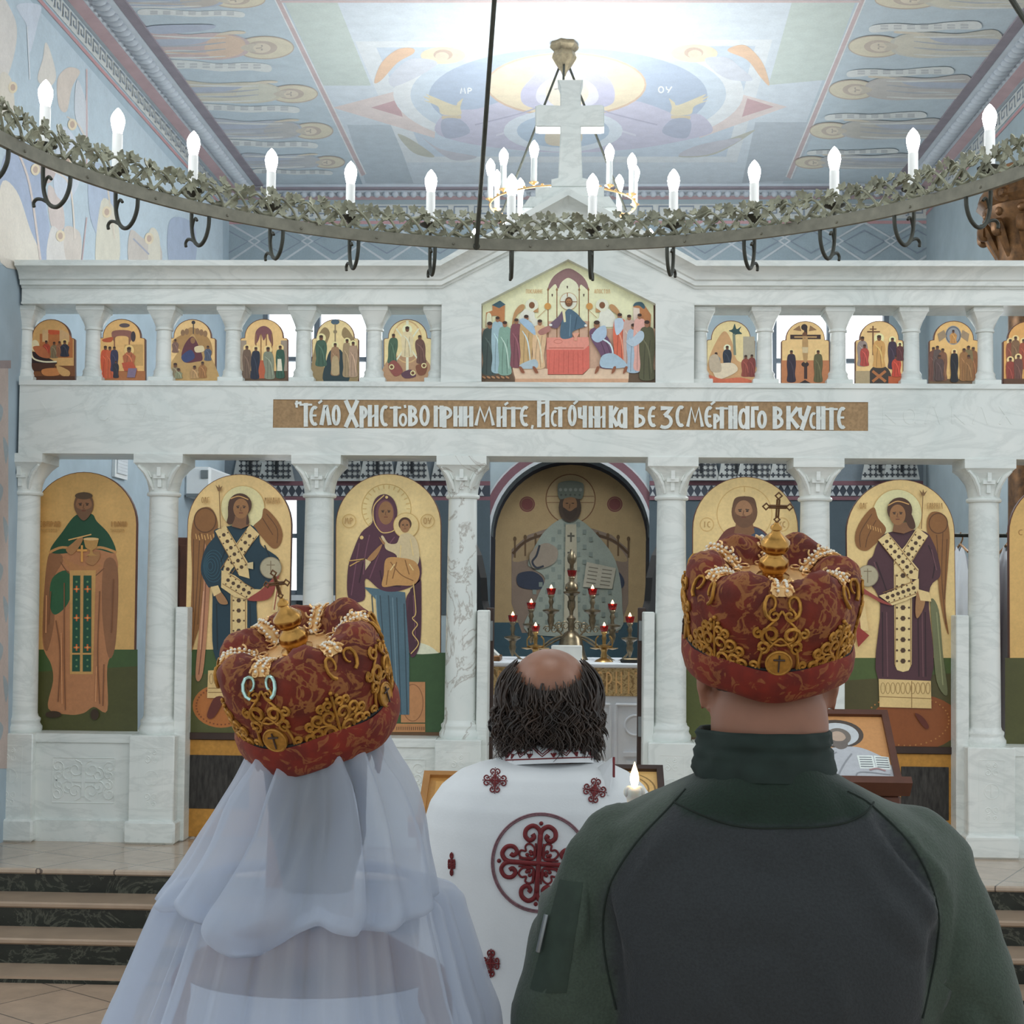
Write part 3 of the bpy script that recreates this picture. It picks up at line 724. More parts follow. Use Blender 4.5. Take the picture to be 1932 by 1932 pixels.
for L, ox, s in ((L1, 500, 3.2746), (L2, 1060, 3.22)):
    for g, x0, x1, y0, y1 in L:
        wpx = 20 if (y1-y0) > 110 else 15
        narrow = (x1-x0) < 58
        if narrow: wpx = 15
        hgt = y1-y0
        for st in GLYPH[g]:
            pts = [at(ox+(x0+wpx*.42+a*(x1-x0-wpx*.84))/s, 730+(y0+(wpx*.5+b*(hgt-wpx) if g not in 'ХТ' or True else b*hgt))/s, YI) for a, b in st]
            horiz = abs(st[0][1]-st[-1][1]) < .3 and len(st) == 2
            if len(st) == 2 and not horiz:
                d = (pts[1]-pts[0]).normalized()*(wpx*.5/s/328); pts = [pts[0]-d, pts[1]+d]
            stroke3(pts, (wpx*.62 if horiz else wpx)/s/328.6, YI-.004, YI+.008, 0 if horiz or len(st) > 4 else .3)
for x0, y0, x1, y1, ox, s in ((185, 105, 225, 95, 500, 3.27), (196, 85, 196, 128, 500, 3.27), (330, 102, 352, 84, 500, 3.27), (862, 112, 866, 130, 500, 3.27), (1478, 112, 1500, 96, 500, 3.27), (1652, 236, 1646, 258, 500, 3.27),
                              (72, 104, 96, 84, 1060, 3.22), (905, 108, 930, 88, 1060, 3.22), (1688, 100, 1740, 96, 500, 3.27)):
    stroke3([at(ox+x0/s, 730+y0/s, YI), at(ox+x1/s, 730+y1/s, YI)], 14/s/328.6, YI-.0035, YI+.008)
lm.build('lettering', 'marble', LT, smooth=0)
# shallow carved letters on either side of the band
for g, x0 in (('Х', 70), ('Л', 135), ('а', 178), ('Т', 225), ('Л', 262), ('Н', 310), ('Л', 352), ('Л', 400), ('Т', 440), ('Н', 468), ('К', 1660), ('а', 1700), ('Л', 1742), ('К', 1790), ('Л', 1832), ('Х', 1880)):
    lm = M()
    for st in GLYPH[g]:
        stroke3([at(x0+3+a*30, 760+(x0-500)*.0045+b*34, YI) for a, b in st], .012, YI-.0012, YI+.002)
    lm.build('carved_letter', 'marble', LT, smooth=0)
# mouldings: straight cornice, raked over the gable
def moulding(path, name, prof, par, ycut=None):
    m = M(); n = len(prof); vs = [(x, y, z+dz*k) for x, z, k in path for y, dz in prof]
    fs = [(i*n+j, (i+1)*n+j, (i+1)*n+(j+1) % n, i*n+(j+1) % n) for i in range(len(path)-1) for j in range(n)]
    fs += [tuple(range(n)), tuple(range((len(path)-1)*n, len(path)*n))[::-1]]
    m.add(vs, fs); return m.build(name, 'marble', par, smooth=35)
xg0, xg1 = ix(833, 600), ix(1310, 600); xa = ix(1072, 420); zm = iz(545); za = iz(424)
prof = [(YI+.06, 0), (YI-.01, 0), (YI-.012, .012), (YI-.035, .014), (YI-.037, .038), (YI-.05, .045), (YI-.056, .062), (YI-.075, .085), (YI-.105, .102), (YI-.125, .106), (YI-.125, .138), (YI+.3, .138), (YI+.3, 0)]
moulding([(XE0, zm, 1), (xg0, zm, 1), (xa, za, 1.3), (xg1, zm, 1), (XE1, zm, 1)], 'cornice', prof, ISC)
for a_, b_ in ((XE0, xg0), (xg1, XE1)):
    fr = M(); fr.box(a_, b_, YI, YI+.3, zA0, zm+.005); fr.box(a_, b_, YI-.008, YI+.001, zA0, zA0+.012); fr.build('architrave', 'marble', ISC, smooth=0)
# gable wall around the large icon
gi = [(908, 573), (1072, 489), (1237, 573), (1237, 723), (908, 720)]
GI = [at(x, y, YI) for x, y in gi]
gm = M()
o = [(xg0, zL1), (xg0, zm+.01), (xa, za+.01), (xg1, zm+.01), (xg1, zL1)]
g = [(q.x, q.z) for q in GI]; inn = [g[4], g[0], g[1], g[2], g[3]]
for i in range(4):
    a, b, c, d = o[i], o[i+1], inn[i+1], inn[i]
    gm.add([(a[0], YI, a[1]), (b[0], YI, b[1]), (c[0], YI, c[1]), (d[0], YI, d[1]), (c[0], YI+.1, c[1]), (d[0], YI+.1, d[1])], [(0, 1, 2, 3), (3, 2, 4, 5)])
gm.prism_y(o, YI+.1, YI+.28)
gm.build('gable', 'marble', ISC, smooth=0)
# cross on its stepped foot
cr = M(); cx = ix(1077, 300); yc = YI+.02
def rb(x0, x1, y0, y1, d0=.0, d1=.12): cr.box(ix(x0, 300), ix(x1, 300), yc+d0, yc+d1, iz(y1), iz(y0))
zt_ = iz(148)
pts = [(1040, 352), (1040, 338), (1053, 335), (1057, 250), (1057, 239), (1016, 239), (1010, 238), (1010, 200), (1018, 197), (1057, 199), (1057, 165), (1052, 150), (1100, 150), (1096, 165), (1096, 199), (1134, 197), (1140, 200), (1140, 238), (1134, 239), (1096, 239), (1096, 250), (1099, 335), (1113, 338), (1113, 352)]
cr.prism_y([(at(x, y, yc).x, at(x, y, yc).z) for x, y in pts], yc, yc+.13, 0, .006)
cr.prism_y([(ix(1010, 355), iz(372)), (ix(1010, 355), iz(352)), (ix(1140, 355), iz(352)), (ix(1140, 355), iz(372))], yc-.02, yc+.15, 0, .006)
cr.prism_y([(ix(985, 375), iz(392)), (ix(1000, 375), iz(371)), (ix(1150, 375), iz(371)), (ix(1165, 375), iz(392))], yc-.03, yc+.17, 0, .006)
cr.build('cross', 'marble', ISC, smooth=0)
# --- large columns
def column_parts(x, y, i):
    mat = 'marble_brown_vein' if i == 3 else 'marble'
    sh = M(); sh.lathe([(.094, 1.12), (.093, 1.3), (.088, 1.9), (.083, 2.42)], 32, (x, y, 0), cap=False)
    c = sh.build('column', mat, ISC, smooth=50)
    b = M(); b.lathe([(.118, zP), (.122, zP+.012), (.122, zP+.03), (.112, zP+.045), (.108, zP+.055), (.112, zP+.066), (.112, zP+.078), (.099, zP+.09), (.096, zP+.104)], 32, (x, y, 0))
    b.build('column_base', mat, c, smooth=50)
    k = M(); n = 32
    k.lathe([(.084, 2.41), (.096, 2.414), (.1, 2.424), (.096, 2.434), (.088, 2.438)], n, (x, y, 0), cap=False)
    rings = [(.088, 2.438, 0), (.092, 2.47, .15), (.102, 2.52, .5), (.125, 2.57, .85), (.143, 2.595, 1), (.15, 2.6, 1), (.15, zL0, 1)]
    vs = []
    for r, z, s in rings:
        for a in range(n):
            t = 2*pi*a/n+pi/4; cx_, sx_ = math.cos(t), math.sin(t); q = 1/max(abs(cx_), abs(sx_))
            rr = r*((1-s)+s*min(q, 1.38)*.985)
            vs.append((x+rr*cx_, y+rr*sx_, z))
    fs = [(j*n+a, j*n+(a+1) % n, (j+1)*n+(a+1) % n, (j+1)*n+a) for j in range(len(rings)-1) for a in range(n)]+[tuple(range((len(rings)-1)*n, len(rings)*n))]
    k.add(vs, fs)
    # carved cross and corner leaves
    k.box(x-.011, x+.011, y-.106, y-.05, 2.462, 2.53); k.box(x-.0111, x+.0111, y-.128, y-.05, 2.525, 2.578); k.box(x-.034, x+.034, y-.117, y-.05, 2.512, 2.534)
    for sx in (-1, 1):
        k.tube([(x+sx*.045, y-.078, 2.45), (x+sx*.06, y-.1, 2.5), (x+sx*.085, y-.115, 2.55), (x+sx*.12, y-.135, 2.585)], [.01, .014, .014, .008], 6)
        k.tube([(x+sx*.05, y-.085, 2.59), (x+sx*.07, y-.11, 2.56), (x+sx*.05, y-.1, 2.52)], .006, 6)
    k.build('capital', mat, c, smooth=40)
for i, x in enumerate(CX): column_parts(x, YI+.14, i)
# --- plinth with carved panels under the columns and icons
def scroll(m, cx, cz, r, y, sx=1, sz=1, w=.006, turns=1.3):
    pts = []
    for i in range(14):
        t = i/13; a = pi*.5+t*turns*2*pi; rr = r*(1-.75*t)
        pts.append((cx+sx*rr*math.cos(a), y, cz+sz*rr*math.sin(a)))
    m.tube(pts, w, 5)
def relief(m, x0, x1, z0, z1, y):
    cx, cz = (x0+x1)/2, (z0+z1)/2; w, h = (x1-x0), (z1-z0); r = min(w, h)*.2; t = .005; y = y+.0025
    for a, b, c, d in ((x0, z0, x1, z0), (x0, z1, x1, z1), (x0, z0, x0, z1), (x1, z0, x1, z1)): m.tube([(a, y, b), (c, y, d)], t*.8, 5)
    if w > h*.8:
        m.box(cx-.01, cx+.01, y-.006, y+.01, cz-h*.36, cz+h*.36); m.box(cx-w*.25, cx+w*.25, y-.005, y+.01, cz-.01, cz+.01)
        for sx in (-1, 1):
            for sz in (-1, 1):
                scroll(m, cx+sx*w*.13, cz+sz*h*.25, r, y, sx, sz, t); scroll(m, cx+sx*w*.24, cz+sz*h*.13, r*.8, y, -sx, sz, t)
                scroll(m, cx+sx*w*.42, cz+sz*h*.3, r*.8, y, sx, -sz, t); scroll(m, cx+sx*w*.4, cz+sz*h*.1, r*.6, y, -sx, -sz, t)
    else:
        m.tube([(cx+w*.3*math.cos(2*pi*i/20), y, cz+w*.3*math.sin(2*pi*i/20)) for i in range(20)], t, 5, True)
        m.box(cx-.006, cx+.006, y-.005, y+.01, cz-w*.25, cz+w*.25); m.box(cx-w*.25, cx+w*.25, y-.004, y+.01, cz-.006, cz+.006)
        for sz in (-1, 1):
            for sx in (-1, 1):
                scroll(m, cx+sx*w*.16, cz+sz*h*.3, w*.15, y, sx, sz, t); scroll(m, cx+sx*w*.12, cz+sz*h*.42, w*.1, y, -sx, sz, t)
def pedestal(x):
    yf = YI-.02; m = M()
    m.bbox(x-.132, x+.132, yf, YI+.36, .52, zP, .006); m.bbox(x-.15, x+.15, yf-.03, YI+.36, ZS, .53, .012)
    relief(m, x-.07, x+.07, .6, .95, yf); m.build('pedestal', 'marble', ISC, smooth=35)
for x in CX: pedestal(x)
for i, (a, b) in enumerate(((0, 1), (2, 3), (4, 5), (6, 7))):
    x0, x1 = CX[a]+.132, CX[b]-.132; m = M(); yf = YI+.04
    m.box(x0, x1, yf, YI+.36, ZS, zP); m.box(x0, x1, yf-.025, yf, ZS, .52); m.box(x0, x1, yf-.01, yf, zP-.05, zP)
    relief(m, x0+.1, x1-.1, .62, .88, yf-.002) if i in (0, 3) else relief(m, x0+.06, x1-.06, .62, .9, yf-.002)
    m.build('plinth_panel', 'marble', ISC, smooth=35)
# low jambs beside the three doorways
for x0, x1, e in ((ix(321, 1300), ix(344, 1300), 0), (ix(545, 1300), ix(562, 1300), 0), (ix(897, 1300), ix(918, 1300), 1), (ix(1215, 1300), ix(1236, 1300), 1), (ix(1577, 1300), ix(1599, 1300), 0), (ix(1811, 1300), ix(1836, 1300), 0)):
    M().bbox(x0, x1, YI+.08, YI+.34, ZS, iz(1153), .006).build('jamb', 'marble', ISC, smooth=0)
# --- small columns of the upper row
UX = [ix(p_, 650) for p_ in (35, 165, 300, 432, 567, 702, 824, 1322, 1447, 1587, 1727, 1868)]+[3.0]
for i, x in enumerate(UX):
    m = M(); y = YI+.11
    m.bbox(x-.085, x+.085, y-.085, y+.085, 3.5, zA0, .004)
    n = 24; vs = []
    for r, z, s in ((.047, 3.4, 0), (.055, 3.43, .4), (.07, 3.47, .8), (.083, 3.5, 1)):
        for a in range(n):
            t = 2*pi*a/n+pi/4; q = 1/max(abs(math.cos(t)), abs(math.sin(t))); rr = r*((1-s)+s*min(q, 1.36))
            vs.append((x+rr*math.cos(t), y+rr*math.sin(t), z))
    m.add(vs, [(j*n+a, j*n+(a+1) % n, (j+1)*n+(a+1) % n, (j+1)*n+a) for j in range(3) for a in range(n)])
    m.lathe([(.062, 3.11), (.064, 3.12), (.058, 3.135), (.06, 3.15), (.052, 3.162), (.048, 3.17), (.045, 3.39), (.053, 3.394), (.053, 3.405), (.046, 3.41)], n, (x, y, 0))
    m.bbox(x-.075, x+.075, y-.075, y+.075, zL1, 3.112, .004)
    m.build('colonnette', 'marble', ISC, smooth=40)
# ================================================================= icons
GI_ = 1.3
def archpts(x0, x1, top, bot, n=24, lean=0):
    """outline of a round-headed board in picture measures; returned clockwise from lower left"""
    r = (x1-x0)/2; cx = (x0+x1)/2; sp = top+r*.98
    return [(x0-lean, bot)]+[(cx-r*math.cos(pi*i/n), sp-r*.98*math.sin(pi*i/n)) for i in range(n+1)]+[(x1-lean, bot+(x1-x0)*.012)]
def festal(x0, x1, top, bot):
    w = x1-x0; s = top+(bot-top)*.31; a0, a1 = x0+w*.095, x1-w*.095; r = (a1-a0)/2; cx = (x0+x1)/2; h = s-top-6
    return [(x0, bot), (x0, s+4), (x0+w*.02, s), (a0, s-2)]+[(cx-r*math.cos(pi*i/16), s-6-h*math.sin(pi*i/16)) for i in range(17)]+[(a1, s-2), (x1-w*.02, s), (x1, s+4), (x1, bot)]
def icon(name, label, out, Y, sc, ox, oy, bg, draw, group=None, rim=None, gain=GI_, thick=.035, inset=3, parent=None):
    W_ = [at(ox+x/sc, oy+y/sc, Y) for x, y in out]
    cx = sum(q.x for q in W_)/len(W_); zmn = min(q.z for q in W_)
    root = thing(name, label, 'icon', (cx, Y+.02, zmn), group) if parent is None else parent
    M().prism_y([(q.x, q.z) for q in W_][::-1], Y, Y+thick, 0, .004).build('board', rim or 'wood_brown', root, smooth=0)
    p = Paint(lambda u, v: at(u, v, Y), sc, ox, oy, gain, (0, -1, 0), .00012, .0006)
    c = Vector((sum(x for x, y in out)/len(out), sum(y for x, y in out)/len(out)))
    ys = [y for x, y in out]; xs = [x for x, y in out]; kx = 1-2*inset/(max(xs)-min(xs)); ky = 1-2*inset/(max(ys)-min(ys))
    mx, my = (max(xs)+min(xs))/2, (max(ys)+min(ys))/2
    p.raw([(mx+(x-mx)*kx, my+(y-my)*ky) for x, y in out], bg, .8)
    p.line('#6a3a24', [(mx+(x-mx)*(kx+1)/2, my+(y-my)*(ky+1)/2) for x, y in out], sc*1.1, 0, True)
    draw(p)
    p.build('painting', 'icon_paint', root)
    return root
YC = YI+.24     # icons stand behind the columns' front half
SKN, HAIR = '#8d6442', '#4a2e1c'
def face(p, x, y, r, skin=SKN, hair=HAIR, beard=False, k=1.25, dark='#33231a'):
    p.ell(skin, x, y, r, r*k)
    p.line(dark, [(x-r*.62, y-r*.28), (x-r*.2, y-r*.34)], r*.1, 0); p.line(dark, [(x+r*.2, y-r*.34), (x+r*.62, y-r*.28)], r*.1, 0)
    p.ell(dark, x-r*.4, y-r*.14, r*.16, r*.09); p.ell(dark, x+r*.4, y-r*.14, r*.16, r*.09)
    p.line('#5d3c26', [(x+r*.02, y-r*.2), (x-r*.08, y+r*.28), (x+r*.12, y+r*.3)], r*.08, 0)
    if beard: p.poly(hair, [(x-r*.95, y-r*.1), (x-r*.8, y+r*.2), (x-r*.3, y+r*.42), (x, y+r*.36), (x+r*.3, y+r*.42), (x+r*.8, y+r*.2), (x+r*.95, y-r*.1), (x+r*.85, y+r*.9), (x, y+r*1.75), (x-r*.85, y+r*.9)])
    p.line('#6a3526', [(x-r*.25, y+r*.56), (x+r*.25, y+r*.56)], r*.11, 0)
def hand(p, pts, col='#9a7048'): p.poly(col, pts)
# -- saint in green cape
def d_saint(p):
    p.poly('#4c4c26', '110,980 660,980 660,1390 110,1390', 0); p.poly('#3f562c', '110,980 660,980 660,1060 110,1090', 0)
    p.poly('#b07850', '345,395 300,440 245,520 215,700 205,950 245,1050 255,1130 232,1262 330,1292 400,1285 450,1255 515,1272 515,1060 555,940 562,640 565,560 530,460 470,385')
    p.poly('#8d6040', '238,515 212,700 206,920 228,985 262,830 250,660 305,545'); p.poly('#8d6040', '500,560 565,590 556,940 520,1015 490,800')
    p.poly('#2d5a3a', '250,640 330,605 335,740 270,812 240,770')
    p.poly('#1f4a32', '365,335 300,415 240,505 300,520 400,500 470,500 555,515 525,430 465,365 440,330')
    p.line('#c08c54', '236,515 300,490 400,505 480,490 560,515', 12)
    p.poly('#b07a4c', '300,540 330,590 400,640 470,600 480,570 400,580 340,560'); p.line('#7a5234', '290,560 340,620 430,640 500,590', 5)
    p.poly('#c29558', '335,600 460,600 446,1098 336,1098', 0)
    for x0, x1 in ((350, 386), (402, 440)):
        p.poly('#1f4c38', [(x0, 625), (x1, 625), (x1-2, 1085), (x0-4, 1085)], 0)
        for y in (690, 828, 970): p.line('#c0602c', [((x0+x1)/2, y-16), ((x0+x1)/2, y+16)], 8, 0); p.line('#c0602c', [(x0+4, y), (x1-4, y)], 8, 0); p.ell('#d89858', (x0+x1)/2, y, 6)
        for y in (655, 740, 780, 880, 920, 1030, 1060): p.ell('#6a8a5c', (x0+x1)/2, y, 5)
    p.line('#c29558', '340,1000 448,1000', 9, 0)
    for q in ('270,840 290,1000 280,1230', '480,700 470,1000 480,1240', '310,660 310,1000 315,1270', '500,1050 495,1250', '245,700 235,860', '545,640 535,900'): p.line('#7d5236', q, 5)
    for q in ('295,900 300,1240', '465,1060 460,1230', '225,720 222,900'): p.line('#c98e62', q, 6)
    hand(p, '318,500 350,470 385,440 400,450 380,490 345,525', '#a5764a'); hand(p, '415,560 440,520 475,510 480,540 450,575', '#a5764a')
    p.poly('#b58a4e', '402,450 476,450 466,490 445,505 448,520 470,530 412,530 432,520 434,505 412,490', 0); p.ell('#d8b47c', 439, 450, 37, 7)
    p.line('#d8a868', '330,455 440,428', 6, 0); p.line('#d89c50', '395,480 395,560', 10, 0); p.line('#d89c50', '372,505 420,505', 9, 0)
    p.ell('#6a4a32', 404, 285, 47, 60); face(p, 404, 292, 40, '#8a6040', '#6f5038', True); p.ell('#54402c', 404, 243, 42, 17)
    p.text('#a87c44', 'СВПРАВ', 190, 365, 105, 26, 4); p.text('#a87c44', 'ІОАНН', 530, 365, 80, 26, 4); p.text('#b08a50', 'ЧИСТОТВ', 200, 402, 80, 14, 2.5); p.text('#b08a50', 'ТИХВОР', 530, 402, 70, 14, 2.5)
    p.ell('#3a2a1a', 260, 1290, 38, 16); p.ell('#3a2a1a', 458, 1290, 20, 26)
icon('saint_icon', 'arched gold icon of a bearded saint in a green cape, leftmost on the screen', archpts(150, 656, 128, 1388, lean=16), YC, 2.542, 0, 840, '#cfa566', d_saint, 'large arched icons of the lower row')
# -- Mother of God type: veiled woman with child
def d_mother(p):
    p.poly('#34502c', '150,995 720,995 720,1400 150,1400', 0); p.poly('#e3dcc0', '560,945 600,950 640,965 672,990 672,998 560,998'); p.ell('#dcc68e', 430, 305, 118); p.ring('#bd9c5c', 430, 305, 118, 118, 4)
    for i in range(26): a = 2*pi*i/26; p.line('#c8aa6c', [(430+96*math.cos(a), 305+96*math.sin(a)), (430+114*math.cos(a), 305+114*math.sin(a))], 4, 0)
    p.poly('#b27c50', '500,1135 616,1135 616,1330 500,1330', 0); p.ring('#8a5a38', 556, 1235, 50, 88, 4)
    p.poly('#b07a4c', '450,1335 616,1335 616,1375 450,1375', 0); p.poly('#5a4026', '150,1376 720,1376 720,1410 150,1410', 0)
    for i in range(14): p.line('#6d4a30', [(480+10*i, 1350), (480+10*i, 1366)], 4, 0)
    p.poly('#4c6672', '322,680 520,705 540,1010 540,1292 420,1292 380,740', 0)
    for q in ('360,720 400,1290', '400,720 440,1290', '440,720 470,1290', '480,730 500,1290', '515,760 530,1290'): p.line('#34454e', q, 5)
    for q in ('380,720 420,1290', '460,730 485,1290'): p.line('#708894', q, 4)
    p.poly('#4e2a38', '420,235 380,255 360,310 362,372 310,420 270,510 245,600 250,738 325,740 330,640 400,692 470,702 545,680 590,640 598,700 592,950 545,1010 528,800 530,720 595,640 585,520 520,470 480,400 482,310 460,255')
    p.poly('#42222f', '545,690 592,650 596,760 590,950 545,1010 530,800', 0)
    for q in ('300,470 280,600 262,720', '350,430 330,520 320,620', '420,450 380,560 350,640', '470,440 440,480', '560,720 570,940'): p.line('#6e4453', q, 5)
    for q in ('320,560 300,660', '400,600 420,660 500,680'): p.line('#341824', q, 6)
    p.poly('#6b4048', '425,262 388,285 380,340 392,400 430,418 466,400 468,330 458,285'); p.line('#d2b070', '420,240 372,290 370,360 400,412 432,420 470,405 480,360', 5)
    face(p, 428, 325, 36, '#8d6440', k=1.55); p.line('#c8a05c', '250,555 330,545 290,560 255,580', 5, 0); p.ell('#d8b878', 312, 443, 9); p.ell('#d8b878', 432, 250, 7)
    p.ell('#d8bf86', 525, 385, 60); p.ring('#bd9c5c', 525, 385, 60, 60, 3)
    p.poly('#c9b68e', '500,430 545,425 580,470 586,560 540,610 480,600 480,530 430,500 420,470 405,440 415,435 440,470 480,470')
    p.poly('#b98a52', '430,545 500,540 570,560 590,620 560,670 480,672 412,678 418,620')
    for q in ('450,560 500,620 560,650', '440,600 430,670', '520,550 540,620', '480,560 460,640'): p.line('#83592f', q, 5)
    for q in ('470,570 450,600', '540,570 560,600', '500,480 495,540', '545,450 560,530'): p.line('#e0c288', q, 5)
    p.ell('#4a2e1c', 520, 378, 31, 32); face(p, 520, 388, 24, '#9a6e48', k=1.3)
    hand(p, '335,575 340,545 375,505 410,475 398,510 375,545 352,560', '#a07448'); p.poly('#c8b48c', '330,545 358,560 330,600', 0)
    hand(p, '395,440 412,455 425,470 415,475')
    for x, t in ((252, 'МР'), (628, 'ОУ')): p.ring('#bd9c5c', x, 364, 32, 32, 3); p.text('#a88450', t, x-22, 348, 44, 30, 4)
    p.line('#c8a868', '560,660 572,800 556,830 580,860 556,900 585,950 548,1000', 5)
icon('mother_and_child_icon', 'tall arched gold icon of a veiled mother in maroon holding a child', archpts(186, 692, 137, 1407, lean=4), YC, 2.542, 560, 840, '#e0c18a', d_mother, 'large arched icons of the lower row')
def d_christ(p):
    p.poly('#4f5428', '240,1020 800,1020 800,1440 240,1440', 0); p.ring('#caa668', 520, 330, 132, 132, 4); p.line('#caa668', '520,200 520,225', 5, 0)
    p.poly('#6a3a2c', '470,390 570,390 640,440 690,560 700,900 660,1250 400,1250 350,900 370,540 410,430'); p.poly('#3a4658', '560,400 640,450 690,580 680,900 560,800 540,560')
    p.poly('#e0d0a0', '400,640 500,640 500,800 400,800', 0); p.poly('#b07a4c', '380,1250 680,1250 680,1360 380,1360', 0)
    p.poly('#7d5637', '482,360 556,360 570,420 520,450 470,420', 0); p.ell('#6b4a32', 520, 320, 62, 76); face(p, 516, 322, 43, '#9c7250', '#6b4a32', True, 1.35)
    p.poly('#62442e', '462,300 475,255 520,245 565,255 578,300 560,280 520,262 480,280')
    for x, t in ((340, 'ІС'), (700, 'ХС')): p.ring('#caa668', x, 380, 32, 32, 3); p.text('#b08c54', t, x-20, 366, 40, 28, 4)
    p.poly('#4a3a20', '240,1400 800,1400 800,1440 240,1440', 0)
icon('saviour_icon', 'tall arched gold icon of a bearded long-haired man, half hidden behind the right crown', archpts(271, 778, 151, 1424, lean=4), YC, 2.542, 1200, 840, '#e4c088', d_christ, 'large arched icons of the lower row')
def d_right(p):
    p.poly('#4c4c26', '1770,1020 2350,1020 2350,1460 1770,1460', 0); p.poly('#8a6040', '1950,470 2060,430 2180,470 2240,620 2200,1300 1900,1300 1870,640')
    p.poly('#5a2c28', '1960,460 2060,430 2160,460 2230,640 2190,900 1920,900 1880,640'); p.ell('#6a4a32', 2055, 360, 56, 70); face(p, 2055, 365, 42, beard=True)
    p.text('#a87c44', 'СВ', 1830, 405, 60, 26, 4)
icon('saint_icon', 'gold icon cut off by the right edge of the photo, beyond the last column', archpts(1788, 2300, 168, 1452, lean=-4), YC, 2.542, 1200, 840, '#cfa868', d_right, 'large arched icons of the lower row')
# -- deacon doors: arched angel icon above, orange panel below
def deacon_door(label, out, off, draw, base, dark, bg, gx):
    Y = YI+.2
    W_ = [at(off[0]+x/2.542, off[1]+y/2.542, Y) for x, y in out]; cx = sum(q.x for q in W_)/len(W_)
    root = thing('deacon_door', label, 'door', (cx, Y+.02, ZS), 'angel doors of the marble screen')
    icon('x', '', out, Y, 2.542, off[0], off[1], bg, draw, parent=root, rim='wood_dark')
    x0, x1, zt = W_[0].x, W_[-1].x, W_[0].z
    M().bbox(x0, x1, Y-.015, Y+.035, zt-.042, zt-.0, .004).build('rail', 'wood_dark', root, smooth=0)
    M().bbox(x0-.015, x1+.015, Y, Y+.035, ZS+.01, zt-.042, .003).build('lower_panel', 'orange_gold', root, smooth=0)
    a, b, c, d = dark
    q0, q1 = at(a, b, Y), at(c, d, Y)
    M().bbox(q0.x, q1.x, Y-.004, Y+.01, q1.z, q0.z, .002).build('grille', 'speaker_cloth', root, smooth=0)
    return root
k = NT('speaker_cloth'); n = k.noise(k.coord(scale=(1, 1, .2)), 60, 4); k.color(k.ramp(n, [(.3, hx('#2a2826')), (.75, hx('#4d4a46'))])); k.set(Roughness=.9)
def lorosdots(p, pts, w, n, c='#4a3420'):
    P = [Vector((x, y, 0)) for x, y in pts]
    for i in range(n):
        t = (i+.5)/n; q = P[0].lerp(P[1], t)
        p.ell(c, q.x, q.y, w*.16, w*.16, 0, n=6)
        for s in (-1, 1):
            d = (P[1]-P[0]).normalized(); nn = Vector((-d.y, d.x, 0))*w*.36*s; p.ell(c, q.x+nn.x, q.y+nn.y, w*.07, w*.07, n=5)
    d = (P[1]-P[0]).normalized(); nn = Vector((-d.y, d.x, 0))*w*.47
    for s in (-1, 1): p.line('#8a6638', [(P[0].x+s*nn.x, P[0].y+s*nn.y), (P[1].x+s*nn.x, P[1].y+s*nn.y)], 3, 0)
def wing(p, txt, c='#875a2e', lines=()):
    p.poly(c, txt)
    for q in lines: p.line('#5d3a1c', q, 4)
